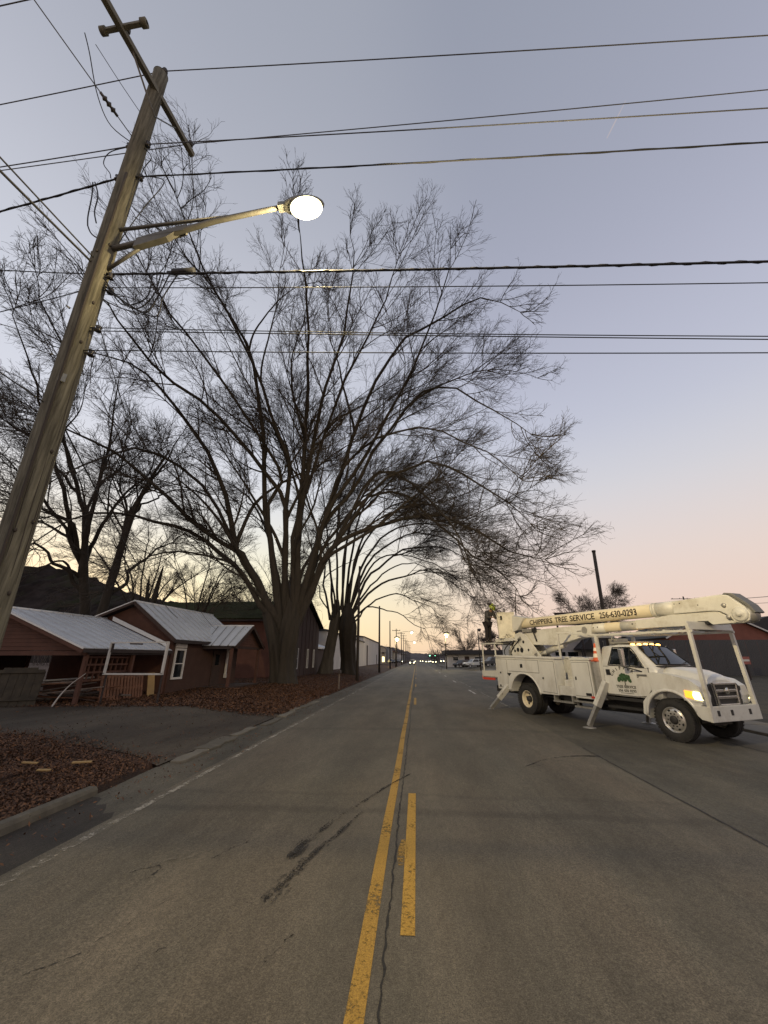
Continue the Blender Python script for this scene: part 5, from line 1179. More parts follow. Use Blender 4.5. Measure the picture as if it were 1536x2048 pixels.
M['greyplast'] = mat('grey plastic', (.12, .12, .115), .6, var=.1)
M['black'] = mat('black trim', (.012, .012, .012), .5, var=.2)
M['amber'] = lit('lit amber lens', (1.0, .36, .03), 1.6)
M['ambermark'] = lit('lit roof marker', (1.0, .55, .12), 6.0)
M['headlight'] = lit('lit headlamp', (1.0, .88, .36), 5.0)
M['cabglass'] = glassy('cab glass', (.006, .008, .009), .04)
M['letter'] = mat('dark lettering', (.035, .026, .018), .6, var=.3)
M['greyletter'] = mat('grey green lettering', (.085, .085, .07), .6, var=.2)
M['redlens'] = lit('red tail light', (.45, .04, .02), .12)
M['silver'] = mat('worn silver metal', (.34, .33, .30), .45, .5, var=.2, dirt=.5)

TS = 1.023
truck = thing('bucket_truck', 'white bucket truck with lettered boom and lit headlamp parked on the right shoulder', 'truck', (7.62 - .1155 * .906 * TS, 12.36 - .1155 * .423 * TS, -.048), (0, 0, R(-65))); truck.scale = (TS, TS * .89, TS)
T = truck
def part(b, name, m='tw', bevel=0.0, seg=2, parent=None): return b.obj(name, M[m] if isinstance(m, str) else m, parent or T, bevel, seg)
# frame and axles
b = MB()
for y in (-.42, .42): b.box(-8.1, .70, y - .04, y + .04, .62, .86)
for x in (-7.6, -6.5, -4.4, -3.2, -2.0, -.9): b.box(x - .05, x + .05, -.40, .40, .64, .82)
part(b, 'chassis_frame', 'chassis')
b = MB(); b.tube([(0, -.78, .52), (0, -.3, .42), (0, .3, .42), (0, .78, .52)], .06, 8); part(b, 'front_axle', 'chassis')
b = MB(); b.tube([(-5.52, -.75, .53), (-5.52, .75, .53)], .10, 10); b.ball((-5.52, 0, .53), .24, 12, 8); part(b, 'rear_axle', 'chassis')
b = MB(); b.lathe([(-.5, 0), (-.48, .2), (.48, .2), (.5, 0)], (-2.9, .62, .62), 'x', 14); b.box(-3.9, -3.4, -.75, -.45, .45, .78); part(b, 'fuel_tank', 'chassis')
b = MB(); b.box(-.4, .6, -.38, .38, .42, .95); b.box(-2.2, -.4, -.3, .3, .5, .85); b.tube([(-.5, -.5, .55), (-2.6, -.5, .5)], .06, 8); part(b, 'engine_block', 'chassis')
# wheels
def wheel(x, y, out, Rr, w, kind):
    o = bpy.data.objects.new('wheel', None); COL.objects.link(o); o.parent = T; o.location = (x, y, Rr); o.empty_display_size = .2
    s = out
    pr_ = [(.5 * w * .82, .285), (.5 * w, .30), (.5 * w * 1.06, .38), (.5 * w, Rr - .055), (.5 * w * .93, Rr - .018), (.5 * w * .80, Rr), (.5 * w * .34, Rr), (.5 * w * .32, Rr - .016), (.5 * w * .24, Rr - .016), (.5 * w * .22, Rr)]
    prof = [(s * a, r) for a, r in pr_] + [(-s * a, r) for a, r in reversed(pr_)]
    b = MB(); b.lathe(prof, (0, 0, 0), 'y', 40)
    for k in range(40):      # shoulder lugs
        t = 2 * math.pi * k / 40; c = Vector((math.cos(t) * (Rr - .012), s * .5 * w * .86, math.sin(t) * (Rr - .012)))
        b.box(c.x - .026, c.x + .026, c.y - .035, c.y + .035, c.z - .014, c.z + .014, Matrix.Rotation(-t + math.pi / 2, 3, 'Y'), c)
    b.obj('tyre', M['rubber'], o)
    b = MB(); h = .5 * w
    if kind == 'front':
        prof = [(h * .86, .300), (h * 1.0, .292), (h * .95, .278), (h * .62, .268), (h * .60, .262), (h * .82, .245), (h * .86, .20), (h * .88, .105), (h * .88, .0001)]
        rim = b.lathe([(s * a, r) for a, r in prof], (0, 0, 0), 'y', 40).obj('rim', M['alloy'], o)
        hub = MB(); hub.lathe([(s * h * .86, .105), (s * h * 1.05, .10), (s * h * 1.25, .085), (s * h * 1.30, .06), (s * h * 1.30, .0001)], (0, 0, 0), 'y', 20); hub.obj('hub', M['chassis'], o)
        for k in range(8):
            t = 2 * math.pi * (k + .5) / 8; c = Vector((math.cos(t) * .222, s * h * .862, math.sin(t) * .222)); hh = MB()
            hh.add([c + Matrix.Rotation(-t, 3, 'Y') @ Vector((.024 * math.cos(q), s * .006, .036 * math.sin(q))) for q in np.linspace(0, 2 * math.pi, 12, endpoint=False)], [tuple(range(12))]); hh.obj('hand_hole', M['black'], o)
        for k in range(10):
            t = 2 * math.pi * k / 10; c = Vector((math.cos(t) * .145, s * h * .90, math.sin(t) * .145)); nn = MB(); nn.lathe([(-.02, .0001), (-.02, .017), (.03, .015), (.03, .0001)], c, 'y', 6); nn.obj('lug_nut', M['chassis'], o)
    else:
        prof = [(h * .84, .300), (h * 1.0, .292), (h * .96, .276), (h * .5, .262), (h * -.1, .25), (h * -.2, .235), (h * -.16, .12), (h * -.16, .0001)]
        b.lathe([(s * a, r) for a, r in prof], (0, 0, 0), 'y', 36).obj('rim', M['insert'], o)
        hub = MB(); hub.lathe([(-s * h * .18, .115), (s * h * .45, .10), (s * h * .72, .085), (s * h * .74, .0001)], (0, 0, 0), 'y', 18)
        hub.obj('hub', M['chassis'], o)
        for k in range(5):
            t = 2 * math.pi * (k + .3) / 5; c = Vector((math.cos(t) * .185, -s * h * .17, math.sin(t) * .185)); hh = MB(); hh.disc(c, .042, 'y', .02, 12); hh.obj('hand_hole', M['black'], o)
    return o
for s in (-1, 1):
    wheel(.02, s * .91, s, .50, .29, 'front')
    wheel(-5.52, s * .90, s, .53, .28, 'rear'); wheel(-5.52, s * .58, s, .53, .28, 'rear')

# cab shell
def ring(x, zs, ws, zb, wb, zr, wr, r=.10):
    """closed section of the cab, bottom left round to bottom right"""
    half = [(ws, zs), (ws + .012, (zs + zb) / 2), (wb, zb), (wb + (wr - wb) * .55, zb + (zr - zb) * .52), (wr, zr - r), (wr - r * .35, zr - r * .35), (wr - r * 1.3, zr)]
    L_ = [(x, -y, z) for y, z in half]; Rr_ = [(x, y, z) for y, z in reversed(half)]
    return L_ + [(x, 0, zr + .018)] + Rr_ + [(x, 0, zs)]
b = MB()
b.loft([ring(-2.02, .98, .88, 1.72, .90, 2.20, .72), ring(-1.97, .95, .93, 1.74, .95, 2.33, .76), ring(-1.4, .94, .95, 1.74, .965, 2.37, .79), ring(-.95, .94, .95, 1.73, .965, 2.345, .78),
        ring(-.80, .94, .95, 1.72, .96, 2.27, .765), ring(-.55, .94, .95, 1.71, .955, 2.02, .78, .05), ring(-.30, .94, .95, 1.70, .945, 1.80, .80, .03), ring(-.18, .94, .95, 1.66, .94, 1.72, .80, .03)], True)
part(b, 'cab', 'tw')
# hood with shoulders falling forward
def hring(x, zs, w, zf, wt, zt):
    half = [(w, zs), (w, zf - .10), (w - .03, zf - .02), (wt + .10, zf + .03), (wt, zt - .03), (wt - .10, zt)]
    return [(x, -y, z) for y, z in half] + [(x, 0, zt + .02)] + [(x, y, z) for y, z in reversed(half)] + [(x, 0, zs)]
b = MB()
b.loft([hring(-.34, 1.0, .80, 1.58, .62, 1.755), hring(0, 1.0, .80, 1.56, .60, 1.73), hring(.35, 1.0, .78, 1.50, .56, 1.665), hring(.62, .98, .74, 1.42, .52, 1.575), hring(.76, .96, .66, 1.36, .46, 1.50), hring(.80, .98, .60, 1.33, .40, 1.44)], True)
part(b, 'hood', 'tw')
for s in (-1, 1):
    # fender with its wheel opening
    arc = [(math.cos(t) * .66, .50 + math.sin(t) * .66) for t in np.linspace(math.pi * 1.02, -.02 + .30, 16)]
    poly = [(-.80, .56), (-.66, .50)] + arc + [(.70, .84), (.80, .92), (.845, 1.10), (.81, 1.32), (.62, 1.46), (.2, 1.56), (-.28, 1.62), (-.42, 1.60), (-.42, 1.12), (-.55, 1.05), (-.74, .86)]
    b = MB(); b.prism(poly, s * .66, s * 1.02, 'y'); part(b, 'fender', 'tw', .045, 3)
    b = MB(); b.tube([(math.cos(t) * .685, s * 1.015, .50 + math.sin(t) * .685) for t in np.linspace(math.pi * .98, .36, 20)], .038, 8); part(b, 'wheel_arch_lip', 'tw')
    b = MB(); pts = [(math.cos(t) * .665, .50 + math.sin(t) * .665) for t in np.linspace(math.pi, 0, 14)]
    b.add([(x, s * .5, z) for x, z in pts] + [(x, s * .99, z) for x, z in pts], [(i, i + 1, i + 15, i + 14) for i in range(13)], True); part(b, 'wheel_well', 'black')
    # headlamp cluster
    hl = MB(); hl.add([(.46, s * 1.028, 1.19), (.47, s * 1.028, 1.05), (.66, s * 1.03, 1.02), (.66, s * 1.03, 1.21)], [(0, 1, 2, 3)]); 
    hl = MB(); hl.prism([(.45, 1.06), (.64, 1.03), (.64, 1.20), (.45, 1.22)], s * 1.0, s * 1.045, 'y'); part(hl, 'turn_signal', 'amber', .01)
    hl = MB(); hl.prism([(.655, 1.03), (.83, 1.01), (.80, 1.19), (.655, 1.20)], s * .97, s * 1.045, 'y'); hl.ball((.70, s * 1.03, 1.11), .075, 10, 8, (1, .4, 1)); part(hl, 'headlight', 'headlight', .012)
    hl = MB(); hl.prism([(.40, .98), (.84, .955), (.835, 1.0), (.40, 1.03)], s * .98, s * 1.035, 'y'); part(hl, 'fender_trim', 'tw', .008)
b = MB(); b.box(.55, .80, -.70, .70, .80, 1.36); part(b, 'radiator_core', 'black')
# grille
b = MB()
for pts in ([(-.50, 1.40), (.50, 1.40), (.46, 1.34), (-.46, 1.34)], [(-.50, 1.40), (-.46, 1.34), (-.40, .92), (-.46, .86)], [(.50, 1.40), (.46, 1.34), (.40, .92), (.46, .86)], [(-.46, .86), (.46, .86), (.40, .92), (-.40, .92)]): b.prism(pts, .80, .885, 'x')
part(b, 'grille_surround', 'chrome', .015)
for z in (1.21, 1.06):
    b = MB(); b.box(.80, .87, -.45, .45, z - .033, z + .033); part(b, 'grille_bar', 'chrome', .012)
b = MB(); b.box(.79, .82, -.45, .45, .90, 1.36); part(b, 'grille_mesh', 'black')
b = MB(); b.lathe([(.87, .0001), (.87, .085), (.90, .075), (.905, .0001)], (0, 0, 1.21), 'x', 20); part(b, 'emblem', 'chrome')
for s in (-1, 1):
    b = MB(); b.panel([(.815, s * .52, 1.38), (.815, s * .74, 1.30), (.80, s * .70, .92), (.815, s * .49, .88)], .03); part(b, 'grille_side_panel', 'black', .008)
    b = MB(); b.bar((.84, s * .53, 1.40), (.835, s * .50, .90), .035, .03, (1, 0, 0)); part(b, 'grille_side_trim', 'chrome')
# steel bumper
b = MB(); b.prism([(.90, -1.05), (.97, -1.05), (.97, 1.05), (.90, 1.05)], .55, .89, 'z'); part(b, 'bumper', 'tw2', .012)
for s in (-1, 1):
    b = MB(); b.prism([(.90, .56), (.72, .585), (.64, .66), (.60, .76), (.58, .885), (.90, .885)], s * .99, s * 1.045, 'y'); part(b, 'bumper_return', 'tw2', .01)
b = MB(); b.box(.58, .90, -.98, .98, .84, .875); part(b, 'bumper_top', 'tw2')
for y in (-.76, -.20, .58):
    b = MB(); b.box(.968, .978, y - .05, y + .05, .68, .80); part(b, 'bumper_slot', 'black', .01)
# door, glass and trim
def cy(z): return .957 if z < 1.73 else .957 + (.795 - .957) * (z - 1.73) / (2.30 - 1.73)
for s in (-1, 1):
    f = lambda x, z, o=.006: (x, s * (cy(z) + o), z)
    dpl = [(-1.90, 1.02), (-1.84, .985), (-.86, .97), (-.62, 1.00), (-.46, 1.16), (-.44, 1.70), (-1.88, 1.74)]
    b = MB(); b.panel([f(x, z, .004) for x, z in (dpl if s < 0 else dpl[::-1])], .022); dr = part(b, 'door', 'tw', .006)
    b = MB(); b.panel([f(-1.34 + (x + 1.34) * 1.022, 1.38 + (z - 1.38) * 1.035, -.006) for x, z in (dpl if s < 0 else dpl[::-1])], .022); b.obj('door_seal', M['greyplast'], dr)
    b = MB(); b.box(-1.80, -1.66, s * .965, s * .992, 1.50, 1.66); b.obj('handle', M['black'], dr, .01)
    b = MB(); b.box(-.80, -.50, s * .965, s * .985, 1.50, 1.55); b.obj('badge', M['greyplast'], dr, .006)
    for pl in ([(-1.66, 1.80), (-.99, 1.78), (-.99, 2.25), (-1.53, 2.25)], [(-.95, 1.78), (-.58, 1.755), (-.80, 2.08), (-.95, 2.22)]):
        b = MB(); b.panel([f(x, z, .012) for x, z in pl], .012); part(b, 'side_window', 'cabglass')
    b = MB(); b.tube([f(x, z, .016) for x, z in ((-1.70, 1.78), (-.54, 1.735), (-.80, 2.12), (-.95, 2.28), (-1.54, 2.285), (-1.70, 1.78))], .014, 6); part(b, 'window_seal', 'black')
    b = MB(); b.bar(f(-.97, 1.76, .016), f(-.97, 2.27, .016), .035, .02, (0, 1, 0)); part(b, 'window_divider', 'black')
    b = MB(); b.bar(f(-.42, 1.72, .02), f(-.90, 2.31, .02), .05, .03, (0, 1, 0)); part(b, 'roof_pillar', 'tw', .008)
    # towing mirror
    b = MB(); b.box(-1.03, -.89, s * 1.18, s * 1.30, 1.74, 2.24); mi = part(b, 'mirror', 'chrome', .035, 3)
    b = MB(); b.tube([(-.62, s * .97, 1.62), (-.85, s * 1.10, 1.70), (-.96, s * 1.24, 1.74)], .016, 6); b.tube([(-.95, s * .85, 2.26), (-.98, s * 1.1, 2.27), (-.96, s * 1.24, 2.24)], .016, 6); b.obj('bracket', M['black'], mi)
    # step
    b = MB(); b.box(-1.95, -.75, s * .70, s * .98, .60, .66); b.box(-1.95, -.75, s * .90, s * .96, .82, .90); part(b, 'cab_step', 'chassis')
wp = [(-.80, -.68, 2.275), (-.845, 0, 2.325), (-.80, .68, 2.275), (-.30, .79, 1.80), (-.17, 0, 1.795), (-.30, -.79, 1.80)]
b = MB(); o_ = Vector((.018, 0, .018)); b.add([Vector(p) + o_ for p in wp], [(0, 1, 4, 5), (1, 2, 3, 4)], True); part(b, 'windshield', 'cabglass')
b = MB(); b.tube([Vector(p) + o_ for p in wp + wp[:1]], .014, 6); part(b, 'windshield_seal', 'black')
b = MB(); b.prism([(-.34, -.80), (-.16, -.80), (-.06, 0), (-.16, .80), (-.34, .80)], 1.745, 1.775, 'z'); part(b, 'cowl', 'black')
for y in (-.45, .15):
    b = MB(); b.bar((-.20, y, 1.80), (-.30, y + .5, 1.87), .02, .02); part(b, 'wiper', 'black')
for y in (-.60, -.30, 0, .30, .60):
    b = MB(); b.ball((-.98, y, 2.372 - .02 * abs(y)), 1, 10, 6, (.075, .045, .032)); part(b, 'roof_marker_light', 'ambermark')
# door lettering: arched name, tree emblem, two lines
def side(x, z, y=-.972): return Matrix.Translation((x, y, z)) @ Matrix.Rotation(math.pi / 2, 4, 'X')
txt = 'CHIPPER'
for k, ch in enumerate(txt):
    t = R(157 - 22.2 * k * .83); c = (-1.22 + .42 * math.cos(t), 1.40 + .30 * math.sin(t))
    text_mesh('letter', ch, .115, M['greyletter'], T, side(*c) @ Matrix.Rotation(t - math.pi / 2, 4, 'Z') @ Matrix.Translation((0, -.03, 0)), .002, 'CENTER', .006)
text_mesh('letter', "'S", .10, M['greyletter'], T, side(-.80, 1.47) @ Matrix.Rotation(R(-42), 4, 'Z'), .002, 'CENTER', .005)
text_mesh('lettering', 'TREE SERVICE', .098, M['greyletter'], T, side(-1.22, 1.165), .002, 'CENTER', .005, 1.06)
text_mesh('lettering', '256 630 0293', .092, M['greyletter'], T, side(-1.20, 1.065), .002, 'CENTER', .005, 1.12)
b = MB(); b.box(-1.42, -1.0, -.976, -.970, 1.022, 1.036); part(b, 'small_text_line', 'greyletter')
M['emblem_green'] = mat('green tree emblem', (.035, .085, .03), .6, var=.7, scale=22)
rt = random.Random(3); b = MB()
for k in range(26):
    a = rt.uniform(0, math.pi); q = rt.uniform(.1, 1) ** .6; b.disc((-1.22 + .20 * q * math.cos(a), -.974 - .0004 * k, 1.345 + .20 * q * math.sin(a) * .95), rt.uniform(.035, .06), 'y', .003, 9)
em_ = part(b, 'tree_emblem', 'emblem_green')
b = MB(); b.box(-1.235, -1.205, -.978, -.970, 1.24, 1.37); b.obj('emblem_trunk', M['greyletter'], em_)

# utility body: side cabinets with wheel opening
def zt(x): return 2.04 + (x + 7.2) * -.028
for s in (-1, 1):
    arc = [(-5.58 + math.cos(t) * .86, .55 + math.sin(t) * .86) for t in np.linspace(math.pi * .93, math.pi * .07, 18)]
    poly = [(-7.25, .80)] + [(-6.42, .80)] + arc + [(-4.74, .78), (-3.84, .78), (-3.84, zt(-3.84)), (-7.25, zt(-7.25))]
    b = MB(); b.prism(poly, s * .56, s * 1.05, 'y'); part(b, 'side_cabinet', 'tw', .012)
    b = MB(); pts = [(-5.58 + math.cos(t) * .865, .55 + math.sin(t) * .865) for t in np.linspace(math.pi * .95, math.pi * .05, 16)]
    b.add([(x, s * .45, z) for x, z in pts] + [(x, s * 1.04, z) for x, z in pts], [(i, i + 1, i + 17, i + 16) for i in range(15)], True); part(b, 'wheel_well', 'black')
    b = MB(); b.tube([(-5.58 + math.cos(t) * .88, s * 1.05, .55 + math.sin(t) * .88) for t in np.linspace(math.pi * .93, math.pi * .07, 24)], .032, 6); part(b, 'wheel_arch_lip', 'tw')
    b = MB(); b.prism([(-7.30, zt(-7.3) + .002), (-3.80, zt(-3.8) + .002), (-3.80, zt(-3.8) + .07), (-7.30, zt(-7.3) + .07)], s * .50, s * 1.09, 'y'); part(b, 'cabinet_lid', 'tw', .015)
    for pl in ([(-7.18, .88), (-6.55, .88), (-6.55, 1.94), (-7.18, 1.955)], [(-6.45, 1.50), (-4.68, 1.47), (-4.68, 1.89), (-6.45, 1.935)], [(-4.58, .86), (-3.90, .84), (-3.90, 1.86), (-4.58, 1.88)]):
        b = MB(); b.prism(pl, s * 1.05, s * 1.068, 'y'); cd = part(b, 'cabinet_door', 'tw', .006)
        cx_ = sum(p[0] for p in pl) / 4; cz_ = sum(p[1] for p in pl) / 4
        b = MB(); b.prism([(x + math.copysign(.014, x - cx_), z + math.copysign(.014, z - cz_)) for x, z in pl], s * 1.0485, s * 1.053, 'y'); b.obj('door_seal', M['greyplast'], cd)
    for x, z, w in ((-5.62, 1.70, .07), (-6.98, 1.42, .035), (-4.48, 1.30, .035), (-7.05, .92, .04)):
        b = MB(); b.box(x - w, x + w, s * 1.066, s * 1.076, z - w, z + w); part(b, 'door_latch', 'black', .006)
    b = MB(); b.prism([(-6.58, 1.42), (-6.30, 1.42), (-6.44, 1.30)], s * 1.05, s * 1.06, 'y'); part(b, 'reflector', 'black')
    b = MB(); b.box(-3.10, -2.32, s * .56, s * 1.05, .77, zt(-2.7)); part(b, 'side_cabinet', 'tw', .015)
    b = MB(); b.box(-3.14, -2.28, s * .50, s * 1.08, zt(-2.7) + .002, zt(-2.7) + .07); part(b, 'cabinet_lid', 'tw', .012)
    b = MB(); b.box(-3.05, -2.38, s * 1.05, s * 1.068, .84, 1.84); cd = part(b, 'cabinet_door', 'tw', .006)
    b = MB(); b.box(-3.064, -2.366, s * 1.0485, s * 1.053, .826, 1.854); b.obj('door_seal', M['greyplast'], cd)
    for x, z, w, h in ((-2.95, 1.36, .03, .05), (-2.52, .90, .11, .04)):
        b = MB(); b.box(x - w, x + w, s * 1.066, s * 1.076, z - h, z + h); part(b, 'door_latch', 'black', .006)
    b = MB(); b.box(-2.44, -2.32, s * 1.066, s * 1.078, .80, .86); part(b, 'side_marker', 'redlens')
    # walk-through gap: step box, back board
    b = MB(); b.box(-3.82, -3.12, s * .60, s * 1.0, .80, 1.08); part(b, 'step_box', 'tw', .01)
    b = MB(); b.box(-3.70, -3.12, s * .50, s * .82, 1.08, 1.28); part(b, 'step_box', 'tw', .01)
    b = MB(); b.box(-3.84, -3.10, s * .42, s * .46, 1.0, 1.92); part(b, 'gap_board', 'tw2')
    b = MB(); b.box(-3.55, -3.30, s * .46, s * .475, 1.36, 1.58); part(b, 'gap_vent', 'black')
    b = MB(); b.box(-4.15, -3.25, s * .78, s * 1.04, .56, .61); b.box(-4.13, -4.08, s * .80, s * 1.02, .6, .80); b.box(-3.32, -3.27, s * .80, s * 1.02, .6, .80); part(b, 'foot_step', 'silver', .006)
    for z in (.50, .66):
        b = MB(); b.box(-3.22, -2.40, s * .80, s * 1.03, z - .025, z + .025); part(b, 'foot_step', 'silver', .006)
    b = MB(); b.box(-3.22, -3.17, s * .84, s * .9, .50, .8); b.box(-2.45, -2.40, s * .84, s * .9, .50, .8); part(b, 'step_hanger', 'silver')
    b = MB(); b.prism([(-2.30, s * .55), (-2.30, s * 1.02), (-2.20, s * 1.045), (-2.05, s * 1.0), (-1.98, s * .90), (-1.98, s * .55)], .78, 1.88, 'z'); part(b, 'corner_bin', 'silver', .02)
    # pivoted outriggers
    for (x0, z0, x1, yb) in ((-1.84, 1.30, -2.42, 1.42), (-6.62, .92, -7.28, 1.55)):
        a = Vector((x0, s * 1.00, z0)); e = Vector((x1, s * yb, .05)); m_ = a.lerp(e, .55)
        b = MB(); b.bar(a, m_, .22, .15, (1, 0, 0)); og = part(b, 'outrigger', 'tw2', .012)
        b = MB(); b.bar(a.lerp(e, .45), e, .15, .10, (1, 0, 0)); b.obj('leg', M['silver'], og, .008)
        b = MB(); b.lathe([(0, .0001), (0, .20), (.02, .20), (.05, .07), (.05, .0001)], e - Vector((0, 0, .055)), 'z', 18); b.obj('foot', M['silver'], og)
        q = a.lerp(e, .30); b = MB(); b.box(q.x - .05, q.x + .05, q.y + s * .075, q.y + s * .095, q.z - .06, q.z + .06); b.obj('warning_sticker', M['redlens'] if False else M['greyletter'], og)
# bed floor, tailboard and rear platform
b = MB(); b.box(-7.25, -2.0, -.55, .55, .98, 1.06); b.box(-2.08, -2.0, -.55, .55, 1.0, 1.75); b.box(-7.25, -7.2, -.55, .55, 1.0, 1.5); part(b, 'bed_floor', 'chassis')
b = MB(); b.box(-8.42, -7.27, -.98, .98, 1.18, 1.24); part(b, 'rear_platform', 'silver')
b = MB(); b.box(-8.46, -8.42, -.98, .98, 1.10, 1.46); b.box(-8.42, -7.28, -.98, -.94, 1.22, 1.46); b.box(-8.42, -7.28, .94, .98, 1.22, 1.46); part(b, 'platform_board', 'tw2', .008)
for y0, y1 in ((-.98, -.55), (.55, .98)):
    b = MB(); b.box(-8.49, -8.462, y0, y1, 1.16, 1.26); part(b, 'tail_light', 'redlens', .006)
b = MB(); b.box(-8.42, -7.5, -.992, -.982, 1.10, 1.19); part(b, 'side_reflector', 'redlens')
b = MB()
for x in (-8.36, -7.40):
    for y in (-.92, .92): b.bar((x, y, 1.22), (x, y, 2.58), .05, .05, (1, 0, 0))
for y in (-.92, .92): b.bar((-8.44, y, 2.60), (-7.30, y, 2.60), .07, .05)
for x in (-8.36, -7.40): b.bar((x, -.95, 2.60), (x, .95, 2.60), .05, .05)
part(b, 'bucket_rest_frame', 'tw2', .006)
b = MB(); b.box(-8.42, -7.36, -.9, .9, 2.622, 2.65); part(b, 'bucket_rest_deck', 'silver')

# turret
b = MB(); b.lathe([(1.06, .42), (1.55, .42), (1.56, .50), (1.68, .50), (1.70, .36), (2.02, .34)], (-6.15, 0, 0), 'z', 24); part(b, 'turret_base', 'chassis')
for y in (-.30, .30):
    b = MB(); b.prism([(-6.62, 2.95), (-6.30, 3.03), (-5.95, 2.90), (-5.20, 2.06), (-5.22, 1.96), (-6.90, 1.96), (-6.98, 2.32), (-6.72, 2.62)], y - .025, y + .025, 'y'); tp = part(b, 'turret_plate', 'tw2', .008)
    sgn = -1 if y < 0 else 1
    for x, z, r in ((-6.52, 2.32, .085), (-6.28, 2.30, .10), (-6.72, 2.28, .06), (-6.12, 2.62, .06), (-5.86, 2.30, .05), (-6.4, 2.72, .07), (-5.5, 2.12, .04)): hs = MB(); hs.disc((x, y + sgn * .028, z), r, 'y', .012, 12); hs.obj('plate_hole', M['black'], tp)
b = MB(); b.tube([(-6.30, -.34, 2.76), (-6.30, .34, 2.76)], .09, 14); b.tube([(-5.42, -.34, 2.12), (-5.42, .34, 2.12)], .07, 12); part(b, 'pivot_pin', 'silver')
b = MB(); b.tube([(-5.42, 0, 2.14), (-4.95, 0, 2.27)], .085, 12); b.tube([(-5.1, 0, 2.23), (-4.15, 0, 2.48)], .115, 14); part(b, 'lift_cylinder', 'tw2')
b = MB(); rh = random.Random(9)
for k in range(14):
    a = (-6.95 + rh.uniform(-.35, .25), rh.uniform(-.3, .3), 1.7 + rh.uniform(0, .3)); e = (-6.6 + rh.uniform(-.2, .4), rh.uniform(-.35, .35), 2.5 + rh.uniform(-.1, .6))
    mid = ((a[0] + e[0]) / 2 - rh.uniform(0, .4), (a[1] + e[1]) / 2 - .1, (a[2] + e[2]) / 2); b.tube([Vector(p) for p in curve([a, mid, e], 9)], .022, 5)
part(b, 'hydraulic_hoses', 'black')
b = MB(); b.box(-7.10, -6.75, -.35, .1, 1.75, 2.05); b.box(-7.35, -7.0, -.15, .3, 1.85, 2.35); b.tube([(-7.0, -.3, 2.05), (-7.0, -.3, 2.5)], .05, 8); part(b, 'valve_block', 'silver', .01)
# lower boom
b = MB(); b.prism([(-6.05, 3.03), (-4.94, 3.07), (-2.90, 3.09), (-2.64, 3.08), (-2.72, 2.73), (-3.07, 2.68), (-4.42, 2.44), (-6.30, 2.52), (-6.48, 2.74)], -.20, .20, 'y'); part(b, 'lower_boom', 'tw2', .02)
b = MB(); b.box(-3.32, -3.12, -.205, -.20, 2.86, 2.90); b.disc((-2.98, -.203, 2.90), .12, 'y', .012, 20); part(b, 'boom_marking', 'silver')
b = MB(); b.lathe([(-2.70, .165), (-2.2, .160), (-2.2, .150), (-1.60, .145), (-1.60, .152), (-.88, .140)], (0, 0, 2.935), 'x', 22); part(b, 'lower_boom_tube', 'tw2')
b = MB(); b.lathe([(-2.19, .158), (-1.61, .150)], (0, 0, 2.935), 'x', 22); part(b, 'lower_boom_insert', 'insert')
b = MB()
for x in (-2.62, -2.45, -1.02, -1.15): b.lathe([(-.012, .0001), (-.012, .022), (.012, .018), (.012, .0001)], (x, -.155, 2.95 + .05 * ((x * 7) % 1 - .5)), 'y', 8)
part(b, 'boom_bolts', 'chassis')
b = MB(); b.prism([(-1.0, 3.08), (-.43, 3.085), (.17, 3.13), (1.30, 3.10), (1.46, 2.98), (1.56, 2.84), (1.90, 2.86), (1.90, 2.79), (1.10, 2.78), (1.00, 2.88), (.76, 2.89), (.70, 2.79), (.25, 2.80), (-.19, 2.81), (-1.05, 2.82)], -.19, .19, 'y'); part(b, 'lower_boom_elbow', 'tw2', .015)
b = MB(); b.box(.76, 1.02, -.196, .196, 2.80, 2.885); part(b, 'elbow_notch', 'black')
# upper boom
b = MB(); b.lathe([(-7.10, .20), (-.40, .198)], (0, 0, 0), 'x', 30)
def tilt(b, x0, z0, x1, z1):
    b.v = [(x, y, z + z0 + (z1 - z0) * (x - x0) / (x1 - x0)) for x, y, z in b.v]; return b
UX = (-7.1, 3.395, -.4, 3.315)
tilt(b, *UX); ub = part(b, 'upper_boom', 'insert')
b = MB()
for x0, x1, r in ((-.46, -.41, .212), (-.40, -.33, .218), (-.33, .30, .208)): b.lathe([(x0, .19), (x0, r), (x1, r), (x1, .19)], (0, 0, 0), 'x', 30)
tilt(b, *UX); part(b, 'boom_sleeve', 'tw2')
b = MB(); b.prism([(.24, 3.48), (1.48, 3.50), (1.64, 3.46), (1.93, 3.14), (2.0, 2.97), (1.94, 2.82), (1.80, 2.77), (1.62, 2.80), (1.54, 2.96), (1.38, 3.08), (1.19, 3.115), (.31, 3.135), (.22, 3.13)], -.235, .235, 'y'); part(b, 'upper_boom_elbow', 'tw2', .03, 3)
b = MB(); b.prism([(1.50, 3.485), (1.66, 3.465), (1.96, 3.15), (2.05, 2.98), (2.10, 3.0), (2.01, 3.19), (1.72, 3.50), (1.56, 3.53)], -.20, .20, 'y'); part(b, 'elbow_rim', 'greyplast', .01)
b = MB(); b.lathe([(-.33, .0001), (-.33, .055), (-.30, .055), (-.285, .13), (-.275, .17), (.275, .17), (.30, .06), (.33, .06), (.33, .0001)], (1.79, 0, 2.98), 'y', 24); part(b, 'elbow_pivot', 'tw2')
for x, z in ((1.50, 3.22), (1.53, 2.93)):
    b = MB(); b.lathe([(-.27, .0001), (-.27, .04), (-.255, .055), (.255, .055), (.27, .04), (.27, .0001)], (x, 0, z), 'y', 14); part(b, 'elbow_pin', 'silver')
b = MB(); b.lathe([(1.80, .0001), (1.84, .20), (1.96, .21), (2.04, .14), (2.05, .0001)], (0, -.02, 2.98), 'x', 16); part(b, 'elbow_cover', 'silver')
b = MB()
